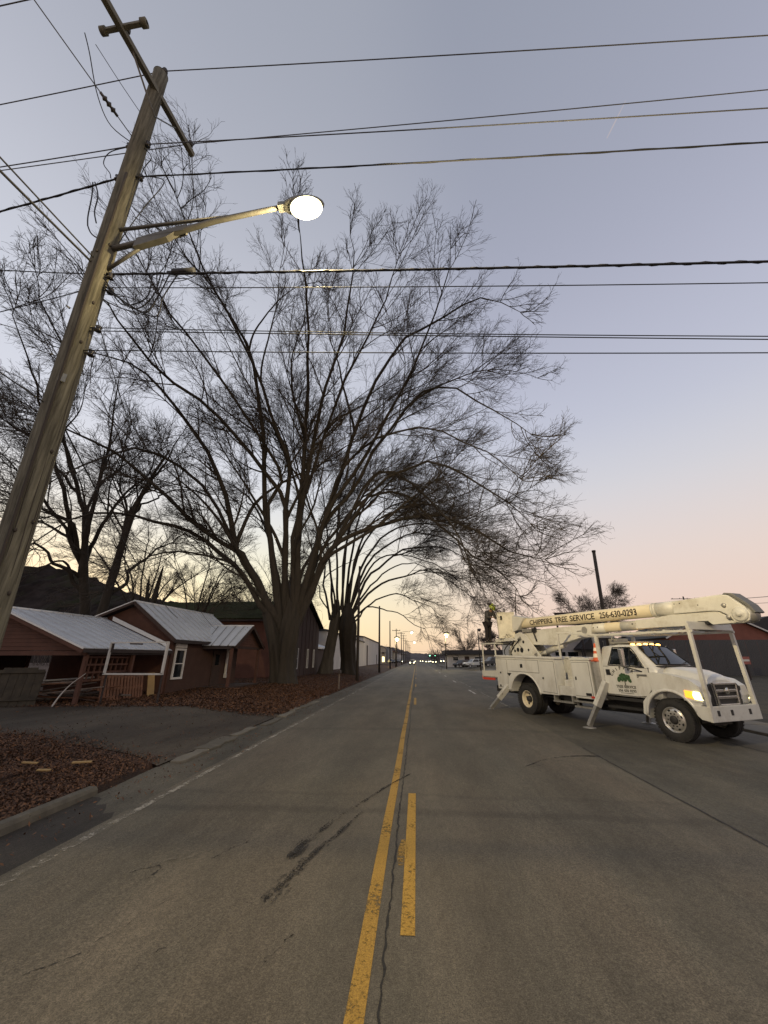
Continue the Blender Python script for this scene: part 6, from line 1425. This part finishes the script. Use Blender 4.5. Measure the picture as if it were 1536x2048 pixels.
for x in (.30, .45, .90): b.disc((x, -.238, 3.40 - .1 * (x > .8)), .016, 'y', .01, 8)
part(b, 'boom_bolts', 'chassis')
# boom lettering, stencilled on the near side
def bz(x): return 3.395 + (3.315 - 3.395) * (x + 7.1) / 6.7
def boom_text(s_, x0, x1, size):
    o = text_mesh('boom_lettering', s_, size, M['letter'], ub, Matrix(), .003, 'LEFT', .006, 1.0)
    me = o.data; bm = bmesh.new(); bm.from_mesh(me)
    for hh in np.arange(-.02, size * .8, .018): bmesh.ops.bisect_plane(bm, geom=bm.verts[:] + bm.edges[:] + bm.faces[:], plane_co=(0, float(hh), 0), plane_no=(0, 1, 0))
    bm.to_mesh(me); bm.free()
    n = len(me.vertices); co = np.empty(n * 3, np.float32); me.vertices.foreach_get('co', co); co = co.reshape(-1, 3)
    w = co[:, 0].max() - co[:, 0].min(); u = (co[:, 0] - co[:, 0].min()) * (x1 - x0) / w + x0
    h = co[:, 1] - size * .36; th = h / .203; rr = .2035 + co[:, 2] * .6
    co = np.stack([u, -rr * np.cos(th), rr * np.sin(th) + bz(u)], 1).astype(np.float32)
    me.vertices.foreach_set('co', co.ravel()); me.update()
boom_text('CHIPPERS', -5.72, -4.44, .27); boom_text('TREE', -4.30, -3.68, .28); boom_text('SERVICE', -3.56, -2.47, .29); boom_text('256-630-0293', -2.26, -.90, .28)
b = MB(); b.disc((-6.55, -.205, 3.39), .065, 'y', .006, 4); part(b, 'boom_sticker', 'redlens' if False else 'palletwood')
b = MB(); b.tube([Vector(p) for p in curve([(-5.45, -.16, 3.16), (-5.55, -.26, 3.05), (-5.5, -.24, 2.9), (-5.42, -.22, 2.62)], 10)], .035, 6); b.box(-5.55, -5.36, -.3, -.2, 2.98, 3.14); part(b, 'boom_cradle', 'black')
b = MB(); b.box(-6.15, -5.6, -.30, .30, 3.0, 3.13); part(b, 'boom_rest', 'silver', .01)
# bucket
b = MB()
def br(z, x0, x1, y0, y1): return [(x0, y0, z), (x1, y0, z), (x1, y1, z), (x0, y1, z)]
def br(z, hx, hy):
    rt_ = Matrix.Rotation(R(-38), 3, 'Z'); return [tuple(Vector((-7.22, -.28, z)) + rt_ @ Vector((sx * hx, sy * hy, 0))) for sx, sy in ((-1, -1), (1, -1), (1, 1), (-1, 1))]
rings = [br(2.80, .36, .36), br(3.84, .41, .41), br(3.91, .43, .43), br(3.91, .39, .39), br(3.0, .33, .33)]
b.loft(rings); part(b, 'bucket', 'bucketwhite', .025)
b = MB(); b.prism([(-6.95, 3.80), (-5.95, 3.60), (-6.45, 3.12), (-6.95, 3.02)], -.30, .25, 'y'); part(b, 'bucket_bracket', 'tw2', .02)
b = MB(); b.prism([(-7.75, 2.80), (-6.75, 2.80), (-6.6, 2.68), (-7.7, 2.66)], -.6, .1, 'y'); part(b, 'bucket_step', 'tw2', .01)
b = MB(); b.box(-7.10, -6.98, -.72, -.66, 3.58, 3.76); b.box(-7.7, -7.62, -.36, -.2, 3.2, 3.4); b.tube([(-7.2, -.3, 3.95), (-7.2, -.3, 4.12)], .03, 6); part(b, 'control_handles', 'black')
# brush guard frame above the cab
b = MB()
for s in (-1, 1):
    b.bar((-3.65, s * .93, 2.83), (-1.9, s * .93, 2.67), .06, .06); b.bar((-1.9, s * .93, 2.67), (.98, s * .93, 2.63), .06, .06)
    b.bar((.93, s * .98, .88), (.90, s * .93, 2.80), .085, .085, (1, 0, 0))
    b.bar((-1.98, s * .92, 1.3), (-1.98, s * .92, 2.66), .08, .10, (1, 0, 0))
    b.bar((-3.6, s * .93, 2.0), (-3.6, s * .93, 2.83), .06, .06, (1, 0, 0))
for x in (-3.6, -2.7, -1.95, -1.2, -.5, .25): b.bar((x, -.93, 2.67 + (.16 if x < -3 else 0.0)), (x, .93, 2.67 + (.16 if x < -3 else 0.0)), .05, .05)
part(b, 'guard_frame', 'tw2', .005)
b = MB()
for k in range(6):
    x = -1.2 + k * .35; b.bar((x, .6, 2.66), (x + .175, .6, 2.80), .03, .03); b.bar((x + .175, .6, 2.80), (x + .35, .6, 2.66), .03, .03)
b.bar((-1.2, .6, 2.80), (.9, .6, 2.80), .035, .035); part(b, 'guard_truss', 'tw2')
b = MB(); b.panel([(.93, -.99, 2.66), (.93, .99, 2.66), (.90, .99, 2.86), (.90, -.99, 2.86)], .05); part(b, 'guard_board', 'tw2', .01)
b = MB(); b.box(.70, .90, -.30, .30, 2.64, 2.80); part(b, 'boom_saddle', 'greyplast', .01)
b = MB(); b.box(-1.75, -1.1, -.6, .6, 2.40, 2.46); b.tube([(-1.72, -.5, 2.46), (-1.72, -.5, 2.62)], .02, 6); b.box(-1.9, -1.6, -.45, .1, 2.36, 2.56); part(b, 'roof_light_bar', 'silver', .01)
# traffic cone on the corner bin
M['cone_orange'] = mat('faded orange cone', (.62, .11, .035), .6, var=.15, dirt=.3)
M['cone_white'] = mat('reflective cone band', (.80, .70, .58), .4, var=.08)

bpy.context.view_layer.update()
TM = truck.matrix_world
cone = thing('traffic_cone', 'orange traffic cone with two pale bands standing on the truck body behind the cab', 'traffic cone', TM @ Vector((-2.14, -.84, 1.882)))
b = MB(); b.box(-.17, .17, -.17, .17, 0, .035); b.lathe([(.03, .13), (.55, .035), (.56, .03), (.56, .0001)], (0, 0, 0), 'z', 18); b.obj('body', M['cone_orange'], cone)
for z0, z1 in ((.12, .24), (.32, .42)):
    rr = lambda z: .13 - (z - .03) * .095 / .52 + .004
    b = MB(); b.lathe([(z0, rr(z0)), (z1, rr(z1))], (0, 0, 0), 'z', 18); b.obj('band', M['cone_white'], cone)
rc = MB(); rc.prism([(-.14, 0), (.14, 0), (.14, .24), (.05, .30), (-.14, .30)], -.10, .10, 'y'); rc.tube([(-.08, 0, .30), (-.08, 0, .35), (.06, 0, .36), (.08, 0, .30)], .018, 6); rc.lathe([(.28, .03), (.36, .025), (.36, 0.0001)], (.1, 0, 0), 'z', 8)
tag(rc.obj('fuel_can', mat('dark red fuel can', (.16, .018, .012), .5, var=.2), None, .02, loc=TM @ Vector((-2.20, -.58, 1.884))), 'dark red fuel can on the truck body beside the traffic cone', 'fuel can')

# ---------------------------------------------------------------- worker leaning over the bucket
M['skin'] = mat('skin', (.30, .17, .11), .6, var=.08)
M['jacket'] = mat('grey work jacket', (.065, .062, .060), .9, var=.3, scale=14, dirt=.3)
M['trousers'] = mat('dark work trousers', (.014, .011, .011), .9, var=.3, scale=8)
M['boots'] = mat('dark boots', (.02, .016, .013), .7, var=.2)
M['helmet'] = mat('yellow green helmet', (.27, .32, .035), .4, var=.2, scale=9)
def skin(name, verts, edges, radii, m, parent, sub=2, root=0, smooth=True):
    me = bpy.data.meshes.new(name); me.from_pydata([tuple(v) for v in verts], edges, [])
    o = bpy.data.objects.new(name, me); COL.objects.link(o); o.parent = parent
    md = o.modifiers.new('skin', 'SKIN'); md.use_smooth_shade = True
    for i, sv in enumerate(me.skin_vertices[0].data):
        r = radii[i]; sv.radius = r if isinstance(r, tuple) else (r, r); sv.use_root = (i == root)
    sb = o.modifiers.new('sub', 'SUBSURF'); sb.levels = sb.render_levels = sub
    dg = bpy.context.evaluated_depsgraph_get(); dg.update()
    nm = bpy.data.meshes.new_from_object(o.evaluated_get(dg)); nm.name = name
    o.modifiers.clear(); o.data = nm; nm.materials.clear(); nm.materials.append(m)
    return o
# local axes: +x towards the bucket (truck front), +y to the truck's left, z up; feet on the rest deck
wk = thing('person', 'worker in grey jacket, dark trousers and yellow helmet leaning over the bucket', 'person', TM @ Vector((-8.30, -.52, 2.652)), (0, 0, R(-65 + 4)))
V = [(0, 0, .92), (.03, 0, 1.08), (.12, 0, 1.26), (.24, 0, 1.42), (.33, 0, 1.50), (.42, 0, 1.58),          # pelvis, waist, chest, upper chest, neck, head
     (-.01, .10, .88), (-.03, .12, .50), (-.07, .12, .10), (.06, .13, .04),                                     # left leg
     (-.01, -.10, .88), (.05, -.12, .50), (-.02, -.13, .10), (.11, -.14, .04),                                  # right leg
     (.24, .19, 1.40), (.33, .25, 1.14), (.52, .18, 1.10), (.58, .16, 1.09),                                    # left arm
     (.24, -.19, 1.40), (.36, -.26, 1.16), (.55, -.20, 1.14), (.61, -.18, 1.13)]                                # right arm
E_ = [(0, 1), (1, 2), (2, 3), (3, 4), (4, 5), (0, 6), (6, 7), (7, 8), (8, 9), (0, 10), (10, 11), (11, 12), (12, 13), (3, 14), (14, 15), (15, 16), (16, 17), (3, 18), (18, 19), (19, 20), (20, 21)]
rad = [(.15, .12), (.145, .11), (.165, .12), (.15, .11), .06, .10, .085, .060, .045, .04, .085, .060, .045, .04, .065, .046, .034, .036, .065, .046, .034, .036]
skin('body', V, E_, rad, M['skin'], wk)
JV = [V[0], V[1], V[2], V[3], V[4], V[14], V[15], V[16], V[18], V[19], V[20]]
skin('jacket', JV, [(0, 1), (1, 2), (2, 3), (3, 4), (3, 5), (5, 6), (6, 7), (3, 8), (8, 9), (9, 10)], [(.185, .155), (.175, .15), (.20, .155), (.185, .15), .085, .095, .07, .055, .095, .07, .055], M['jacket'], wk)
skin('trousers', [V[0], V[6], V[7], V[8], V[10], V[11], V[12]], [(0, 1), (1, 2), (2, 3), (0, 4), (4, 5), (5, 6)], [(.17, .145), .115, .088, .075, .115, .088, .075], M['trousers'], wk)
for a, c in ((8, 9), (12, 13)):
    p, q = Vector(V[a]), Vector(V[c]); skin('boot', [p + Vector((0, 0, .08)), p + Vector((0, 0, -.04)), q + Vector((.06, 0, .0))], [(0, 1), (1, 2)], [.072, .066, .052], M['boots'], wk, 2)
for s, w in ((1, V[17]), (-1, V[21])):
    w = Vector(w)
    hv = [w, w + Vector((.06, 0, -.01))]; he = [(0, 1)]; hr = [(.036, .022), (.040, .020)]
    for k in range(4):
        o0 = len(hv); y = (k - 1.5) * .020; l_ = (.036, .042, .039, .030)[k]
        hv += [w + Vector((.085, y, -.012)), w + Vector((.085 + l_, y, -.025)), w + Vector((.085 + l_ * 1.3, y, -.055))]; he += [(1, o0), (o0, o0 + 1), (o0 + 1, o0 + 2)]; hr += [.0105, .0095, .008]
    o0 = len(hv); hv += [w + Vector((.03, -s * .035, -.005)), w + Vector((.065, -s * .058, -.02))]; he += [(0, o0), (o0, o0 + 1)]; hr += [.012, .0095]
    skin('hand', hv, he, hr, M['skin'], wk, 1)
hd = Vector(V[5]) + Vector((.02, 0, .0)); tl = Matrix.Rotation(R(48), 3, 'Y')
b = MB(); b.ball((0, 0, 0), 1, 18, 12, (.098, .078, .118)); b.ball((.095, 0, -.012), .02, 8, 6, (1, .8, 1.3)); b.ball((.062, 0, -.085), .045, 10, 6, (1, 1, .8))
for s in (-1, 1): b.ball((-.005, s * .078, -.01), .022, 8, 6, (.8, .4, 1.3))
b.v = [tuple(hd + tl @ Vector(p)) for p in b.v]; hdm = b.obj('head', M['skin'], wk)
b = MB()
for s in (-1, 1): b.ball((.088, s * .032, .018), .010, 8, 6)
b.v = [tuple(hd + tl @ Vector(p)) for p in b.v]; b.obj('eyes', M['black'], hdm)
b = MB(); b.box(.085, .094, -.025, .025, -.066, -.058); b.v = [tuple(hd + tl @ Vector(p)) for p in b.v]; b.obj('mouth', M['jacket'], hdm)
b = MB(); b.ball((0, 0, -.02), 1, 16, 10, (.104, .086, .10)); b.v = [tuple(hd + tl @ (Vector(p) + Vector((-.012, 0, -.005)))) for p in b.v if True]; b.obj('hair', M['boots'], wk)
b = MB(); n = 20; b.lathe([(.03, .165), (.036, .168), (.045, .150), (.08, .148), (.13, .125), (.165, .085), (.185, .035), (.188, .0001)], (-.005, 0, 0), 'z', n); b.box(.10, .20, -.07, .07, .028, .042); b.box(-.14, .13, -.018, .018, .12, .196)
b.v = [tuple(hd + tl @ Vector(p)) for p in b.v]; hm = b.obj('helmet', M['helmet'], wk)
b = MB(); b.lathe([(.055, .151), (.085, .148)], (-.005, 0, 0), 'z', 16); b.v = [tuple(hd + tl @ Vector(p)) for p in b.v]; b.obj('helmet_band', M['black'], hm)

# ---------------------------------------------------------------- vehicles down the street
M['carwhite'] = mat('white car paint', (.62, .62, .60), .3, var=.03, coat=.4)
M['carblack'] = mat('black car paint', (.012, .012, .014), .25, var=.05, coat=.5)
M['cargrey'] = mat('grey car paint', (.10, .105, .11), .3, .3, var=.05, coat=.4)
M['carred'] = mat('dark red car paint', (.14, .02, .02), .3, var=.05, coat=.4)
M['beam'] = lit('headlamp beam', (1.0, .90, .55), 7)
def car(name, label, loc_, heading, m, kind='suv', lights=False, group='cars parked and driving down the street', cat='car', bulb=.11):
    o = thing(name, label, cat, loc_, (0, 0, heading), group)
    Lh = 2.35 if kind != 'pickup' else 2.75
    if kind == 'sedan': low = [(-2.3, .45), (2.3, .42), (2.36, .62), (2.25, .80), (1.1, .95), (-1.9, .98), (-2.3, .85)]; top = [(-1.75, .96), (1.05, .93), (.25, 1.42), (-.9, 1.44)]
    elif kind == 'pickup': low = [(-2.7, .55), (2.7, .52), (2.78, .80), (2.65, 1.02), (1.3, 1.12), (-2.7, 1.14)]; top = [(-.75, 1.12), (1.30, 1.10), (.70, 1.80), (-.62, 1.82)]
    else: low = [(-2.35, .50), (2.3, .45), (2.4, .72), (2.28, .98), (1.1, 1.08), (-2.35, 1.12)]; top = [(-2.3, 1.10), (1.15, 1.06), (.45, 1.70), (-1.9, 1.74)]
    b = MB(); b.prism(low, -.93, .93, 'y'); b.obj('body', M[m], o, .08, 3)
    n = len(top); cz = [p[1] for p in top]; zmin = min(cz)
    b = MB(); f = lambda p, s: (p[0], s * (.88 - .16 * (p[1] - zmin)), p[1]); b.add([f(p, -1) for p in top] + [f(p, 1) for p in top], [tuple(range(n)), tuple(reversed(range(n, 2 * n)))] + [(i, i + n, (i + 1) % n + n, (i + 1) % n) for i in range(n)]); b.obj('cabin', M[m], o, .05, 2)
    zt_ = max(cz) - .10; zb = zmin + .06
    for s in (-1, 1):
        xs = sorted([p[0] for p in top]); 
        lo_, hi_ = top[0][0] + .25, top[1][0] - .30; tlo, thi = top[3][0] + .15, top[2][0] - .10
        mid = (lo_ + hi_) / 2 - .1
        for a0, a1, t0, t1 in ((lo_, mid - .04, tlo, mid - .04), (mid + .04, hi_, mid + .04, thi)):
            b = MB(); g_ = lambda x, z: (x, s * (.88 - .16 * (z - zmin) + .008), z); b.panel([g_(a0, zb), g_(a1, zb), g_(t1, zt_), g_(t0, zt_)], .01); b.obj('side_window', M['cabglass'], o)
    p, q = Vector((top[1][0], 0, top[1][1])), Vector((top[2][0], 0, top[2][1])); nn = Vector((q.z - p.z, 0, p.x - q.x)).normalized() * .012
    b = MB(); a_, c_2 = p.lerp(q, .1) + nn, p.lerp(q, .9) + nn; b.panel([a_ + Vector((0, -.78, 0)), a_ + Vector((0, .78, 0)), c_2 + Vector((0, .68, 0)), c_2 + Vector((0, -.68, 0))], .01); b.obj('windshield', M['cabglass'], o)
    fx = max(p[0] for p in low)
    for s in (-1, 1):
        b = MB(); b.ball((fx - .06, s * .66, .76 if kind != 'pickup' else .9), bulb if lights else .12, 10, 6, (.7, 1.3, 1)); b.obj('headlight', M['beam'] if lights else M['chrome'], o)
        b = MB(); b.box(-Lh - .02, -Lh + .08, s * .8 - .1, s * .8 + .1, .8, 1.0); b.obj('tail_light', M['redlens'], o, .02)
    b = MB(); b.box(fx - .05, fx + .01, -.45, .45, .55, .75); b.obj('grille', M['black'], o, .02)
    for x in (Lh * .62, -Lh * .6):
        for s in (-1, 1):
            w = bpy.data.objects.new('wheel', None); COL.objects.link(w); w.parent = o; w.location = (x, s * .82, .36)
            b = MB(); b.lathe([(-.11, .22), (-.12, .32), (-.09, .36), (.09, .36), (.12, .32), (.11, .22)], (0, 0, 0), 'y', 20); b.obj('tyre', M['rubber'], w)
            b = MB(); b.lathe([(s * .11, .23), (s * .09, .2), (s * .12, .05), (s * .12, .0001)], (0, 0, 0), 'y', 14); b.obj('rim', M['alloy'], w)
    return o
zlot = lambda x, y: float(gz(x, y)) + .012
car('parked_suv', 'white parked suv in the lot right of the road', (12.6, 92, zlot(12.6, 92)), R(200), 'carwhite')
car('parked_suv', 'black parked suv behind the white one near the yellow lamp', (11.2, 104, zlot(11.2, 104)), R(222), 'carblack')
car('parked_pickup', 'grey parked pickup beside the white suv, half behind the rear rail', (15.7, 86, zlot(15.7, 86)), R(196), 'cargrey', 'pickup')
car('parked_car', 'pale parked car between the pickup and the low white building', (19.0, 97, zlot(19, 97)), R(205), 'carwhite', 'sedan')
for x, y, m, k, lb in ((-1.8, 176, 'cargrey', 'suv', 'oncoming car with lit headlamps between the second and the third'), (-1.5, 255, 'carwhite', 'sedan', 'distant oncoming car with lit headlamps beyond the far junction'), (7.4, 240, 'carwhite', 'sedan', 'distant car with lit headlamps right of the far junction'), (3.0, 250, 'carblack', 'suv', 'distant car with lit headlamps turning in the middle of the junction'), (-8.0, 215, 'cargrey', 'sedan', 'car with lit headlamps waiting in the side street on the left'), (12.5, 205, 'carwhite', 'suv', 'car with lit headlamps by the signal pole on the right'), (-1.6, 148, 'cargrey', 'sedan', 'nearest oncoming car with bright headlamps'), (-1.7, 165, 'carblack', 'suv', 'second oncoming car with headlamps lit behind the nearest'), (-1.7, 190, 'carwhite', 'sedan', 'third oncoming car with headlamps lit'),
                      (-1.6, 222, 'cargrey', 'suv', 'fourth oncoming car with headlamps lit'), (5.5, 212, 'carblack', 'sedan', 'car with lit headlamps waiting right of the junction'), (9.6, 226, 'cargrey', 'suv', 'car with lit headlamps turning at the far right of the junction'), (8.0, 190, 'cargrey', 'suv', 'car with lit headlamps coming out of the lot on the right')):
    car('driving_car', lb, (x, y, 0.0 if x < 3.8 else -.035 if x < 9.6 else zlot(x, y)), R(-90), m, k, True, bulb=.19)
for x, y, m, lb in ((-9.5, 158, 'carblack', 'dark car parked before the lit shop'), (-9, 188, 'cargrey', 'grey car parked before the grey shop'), (-9, 240, 'carwhite', 'white car parked before the red roofed shop')):
    car('parked_car', lb, (x, y, .36), R(-70), m, 'sedan')

# ---------------------------------------------------------------- hills and far woods
def hill(name, prof, y0, depth, m, label_kind='structure', seed=0, rough=1.0):
    """ridge: prof = [(x, crest height)]"""
    r = np.random.default_rng(seed); xs = np.linspace(prof[0][0], prof[-1][0], 260); hz = np.interp(xs, [p[0] for p in prof], [p[1] for p in prof])
    e = np.cumsum(r.normal(0, 1, 260)); e -= np.linspace(e[0], e[-1], 260); hz = hz + rough * e * .12
    vs = []
    for k, t in enumerate(np.linspace(0, 1, 14)):
        z = hz * np.sin(t * math.pi) ** .8 + r.normal(0, rough, 260) * np.sin(t * math.pi); vs.append(np.stack([xs, y0 + depth * t + 0 * xs, np.maximum(z, 0) - 1 * (t in (0, 1))], 1))
    v = np.concatenate(vs); i = (np.arange(13)[:, None] * 260 + np.arange(259)[None]).ravel()
    o = mesh_np(name, v, np.stack([i, i + 1, i + 261, i + 260], 1), m, smooth=False); o['kind'] = label_kind; return o
M['woods'] = mat('winter woods', (.026, .021, .019), 1.0, var=.5, scale=.12, spec=.05, bump=.6, bscale=.8, dirt=.6, dirtcol=(.035, .045, .018, 1))
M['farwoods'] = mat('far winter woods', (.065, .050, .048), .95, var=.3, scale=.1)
hill('hill', [(-420, 66), (-300, 60), (-230, 56), (-180, 40), (-120, 26), (-70, 12), (-50, 2)], 170, 130, M['woods'], seed=1, rough=1.1)
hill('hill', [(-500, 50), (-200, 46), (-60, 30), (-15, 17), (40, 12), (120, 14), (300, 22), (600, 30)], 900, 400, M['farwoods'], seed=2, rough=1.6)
hill('hill', [(38, 2), (60, 7), (95, 12), (150, 16), (260, 20)], 120, 60, M['woods'], seed=3, rough=.7)
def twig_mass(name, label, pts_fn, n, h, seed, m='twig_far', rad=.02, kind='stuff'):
    """bare brush: many upright forked stems"""
    rng = np.random.default_rng(seed); st = pts_fn(rng, n); n = len(st)
    d = norm(np.stack([rng.normal(0, .25, n), rng.normal(0, .25, n), np.ones(n)], 1)); ln = h * rng.uniform(.5, 1.1, n)
    A = grow(st, d, ln, 5, .12, np.array([0, 0, .05]), rng); rA = taper(A, np.full(n, rad * 2), rad * .7); bag = Bag(); bag.add(*tubes(A, rA, 3))
    p, dd, l2, r = spawn(A, rA, 6, .25, 1, (20, 50), (.3, .6), rng, ln); B = grow(p, dd, l2, 4, .15, np.array([0, 0, .08]), rng); bag.add(*tubes(B, taper(B, np.full(len(B), rad), rad * .5), 3))
    o = bag.obj(name, M[m], None); tag(o, label, 'brush', kind=kind); return o
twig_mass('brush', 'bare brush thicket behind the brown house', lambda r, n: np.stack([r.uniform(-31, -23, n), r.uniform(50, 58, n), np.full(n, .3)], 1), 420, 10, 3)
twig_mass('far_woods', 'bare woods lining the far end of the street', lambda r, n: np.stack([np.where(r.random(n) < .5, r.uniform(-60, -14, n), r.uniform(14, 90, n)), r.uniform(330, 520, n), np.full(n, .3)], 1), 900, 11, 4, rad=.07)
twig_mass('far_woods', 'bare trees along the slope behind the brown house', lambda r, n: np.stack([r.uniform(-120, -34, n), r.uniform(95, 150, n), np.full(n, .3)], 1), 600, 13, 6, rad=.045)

# ---------------------------------------------------------------- the trees
oak = bare_tree('oak_tree', 'huge bare spreading oak standing beside the brown house and the barn', (-9.1, 28.2, .35), [[(-9.05 + (l[0][0] + 9) * .12, 28.05 + (l[0][1] - 28) * .12, 3.1)] + l for l, r in BIG], [r * .95 for l, r in BIG], 21, per=(11, 8, 6, 2), droop=.22, tw=.009, forks=1, ang=(24, 52), t0=.42)
trunk_obj(np.array([-9.1, 28.2, .35]), [(-9.15, 28.2, .1), (-9.15, 28.2, 1.2), (-9.1, 28.15, 2.4), (-9.0, 28.05, 3.8), (-8.95, 28.0, 5.2), (-8.9, 28.0, 6.6)], [.95, .72, .66, .70, .70, .45, .1], M['bark'], oak, 9, .09, 3, .45)
trunk_obj(np.array([-9.1, 28.2, .35]), [(-9.5, 27.9, .1), (-9.65, 27.8, 1.6), (-9.95, 27.7, 3.2), (-10.45, 27.65, 4.8), (-10.9, 27.5, 6.4)], [.5, .42, .40, .42, .36, .2], M['bark'], oak, 6, .08, 5, .3)
t2 = bare_tree('oak_tree', 'second bare oak with a fountain of limbs arching over the road', (-8.6, 48.5, .3), [l for l, r in SECOND], [r * .85 for l, r in SECOND], 33, per=(7, 7, 6, 2), forks=1, droop=.34, t0=.38, tw=.013, ang=(22, 50), up=.03, barkm='bark')
trunk_obj(np.array([-8.6, 48.5, .3]), [(-7.9, 48.2, .1), (-8.0, 48.1, 2), (-8.05, 47.2, 4.5), (-8.0, 46.6, 6.6), (-7.9, 46.3, 8.2)], [.95, .80, .85, 1.0, .7, .2], M['bark'], t2, 7, .09, 7, .4)
trunk_obj(np.array([-8.6, 48.5, .3]), [(-10.6, 47.5, .1), (-10.2, 47.3, 2.5), (-9.7, 46.9, 5), (-9.4, 46.5, 7), (-9.3, 46.3, 8.6)], [.85, .66, .62, .6, .45, .2], M['bark_pale'], t2, 6, .08, 8, .4)
lt = bare_tree('oak_tree', 'dark bare tree rising behind the carport at the left edge', (-23.9, 27, .3), [l for l, r in LEFTT], [r for l, r in LEFTT], 44, per=(6, 7, 5, 2), forks=1, t0=.4, droop=.25, tw=.013)
bt = MB(); q0 = LEFTT[0][0][0]; bt.tube([Vector(p) - Vector((-23.9, 27, .3)) for p in curve([(q0[0], q0[1], -.1), (q0[0], q0[1], q0[2] * .5)] + LEFTT[0][0][:5], 28)], [.50 - .0168 * k for k in range(28)], 16); bt.obj('trunk', M['bark'], lt)
tw_ = bare_tree('bare_tree', 'leaning bare tree with a slanting trunk beside the dark one behind the carport', (-21.2, 25.3, .3), [l for l, r in TWIN], [r for l, r in TWIN], 55, per=(6, 6, 5, 2), droop=.1, tw=.011)
bt = MB(); bt.tube([Vector(p) - Vector((-21.2, 25.3, .3)) for p in curve([(-21.75, 25.2, -.1), (-21.55, 25.3, 2.4)] + TWIN[0][0][:5], 24)], [.42 - .0158 * k for k in range(24)], 14); bt.obj('trunk', M['bark'], tw_)
# broken snag behind the house
sn = thing('tree_snag', 'broken leafless snag with splintered tops behind the brown house', 'tree', (-19.3, 27.5, .3))
trunk_obj(np.array([-19.3, 27.5, .3]), [(-19.3, 27.5, 0), (-19.35, 27.5, 3), (-19.3, 27.5, 5.4), (-19.15, 27.5, 7.4), (-19.05, 27.5, 8.6)], [.30, .26, .20, .13, .03], M['bark'], sn, 5, .12, 11)
trunk_obj(np.array([-19.3, 27.5, .3]), [(-19.5, 27.5, 4.6), (-19.8, 27.5, 6), (-19.95, 27.5, 7.2), (-20.0, 27.5, 7.8)], [.16, .13, .08, .03], M['bark'], sn, 5, .12, 12, 0)
trunk_obj(np.array([-19.3, 27.5, .3]), [(-19.1, 27.5, 4.8), (-18.6, 27.5, 5.8), (-18.1, 27.5, 6.5), (-17.9, 27.5, 6.9)], [.13, .11, .08, .04], M['bark'], sn, 5, .12, 13, 0)
def wild(base, H_, n, lean, sd, spread=.5):
    r = np.random.default_rng(sd); out_ = []
    for k in range(n):
        a = 2 * math.pi * k / n + r.uniform(-.4, .4); s_ = spread * r.uniform(.6, 1.2) * (0.25 if k == 0 else 1)
        top_ = np.array(base) + [math.cos(a) * H_ * s_ + lean[0], math.sin(a) * H_ * s_ + lean[1], H_ * r.uniform(.75, 1)]
        f = np.array(base) + [lean[0] * .2, lean[1] * .2, H_ * .22]
        mid = f * .45 + top_ * .55 + [0, 0, H_ * .10]
        out_.append([tuple(f), tuple(f * .75 + mid * .25 + [0, 0, .05 * H_]), tuple(mid), tuple(top_)])
    return out_
def small_tree(base, H_, n, lean, sd, label, r=.2, spread=.4, per=(8, 6, 5, 2), tw=.014, name='bare_tree', barkm='bark'):
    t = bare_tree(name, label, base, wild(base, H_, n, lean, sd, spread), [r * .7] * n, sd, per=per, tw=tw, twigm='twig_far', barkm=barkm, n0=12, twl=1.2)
    f = np.array(base) + [lean[0] * .2, lean[1] * .2, H_ * .24]
    trunk_obj(np.array(base, float), [tuple(np.array(base) - [0, 0, .4]), tuple(np.array(base) * .5 + f * .5), tuple(f)], [r * 1.2, r, r * .8], M[barkm], t, 5, .06, sd, .3, 16)
    return t
small_tree((-18.2, 30.5, .3), 11, 4, (2.6, 0, 0), 61, 'thin leaning bare tree behind the brown house ridge', .17, .3)
small_tree((-19.0, 52, .3), 15, 6, (1.5, 0, 0), 62, 'bare tree behind the barn left of the big oak', .28, .4, (8, 6, 5, 2))
small_tree((27.3, 62, .5), 11.2, 8, (0, 0, 0), 63, 'round bare tree behind the boom beside the dark pole', .26, .42, (9, 7, 6, 2), .02)
small_tree((15.5, 128, .5), 8.5, 8, (0, 0, 0), 64, 'round dark bushy tree behind the low white building', .25, .5, (7, 6, 5, 2), .025)
small_tree((22.0, 126, .5), 8.6, 6, (0, 0, 0), 65, 'narrow dark tree behind the low white building', .25, .16, (8, 6, 5, 2), .035)
small_tree((27.0, 130, .5), 9.5, 8, (0, 0, 0), 66, 'wide bare tree right of the narrow one behind the low white building', .25, .5, (7, 6, 5, 2), .022)
small_tree((-32, 44, .3), 17, 7, (0, 0, 0), 67, 'bare tree at the far left behind the dark one', .3, .5, (8, 7, 5, 2))
small_tree((-26, 66, .3), 16, 7, (0, 0, 0), 68, 'bare tree far behind the barn roof', .3, .45, (8, 6, 5, 2), .02)
# thin contrail high in the sky on the right
# thin contrail high in the sky on the right
ca, cb = Vector((4781, 5683, 11380)), Vector((5249, 5402, 12210)); ct = MB(); ct.tube([(cb - ca) * t for t in (0, .3, .6, 1)], [9, 14, 11, 4], 6)
def vapour():
    m = bpy.data.materials.new('contrail vapour'); t, b = nodes(m); n = t.nodes.new
    e = n('ShaderNodeEmission'); e.inputs[0].default_value = (.60, .52, .52, 1); e.inputs[1].default_value = .8; tr = n('ShaderNodeBsdfTransparent'); ms = n('ShaderNodeMixShader'); ms.inputs[0].default_value = .45  # emission stands in for sky light caught by the vapour
    t.links.new(tr.outputs[0], ms.inputs[1]); t.links.new(e.outputs[0], ms.inputs[2]); t.links.new(ms.outputs[0], t.nodes['Material Output'].inputs['Surface']); m.cycles.emission_sampling = 'NONE'; return m
c_o = ct.obj('contrail', vapour(), None, loc=ca); tag(c_o, 'short pale contrail in the upper right sky', 'contrail')
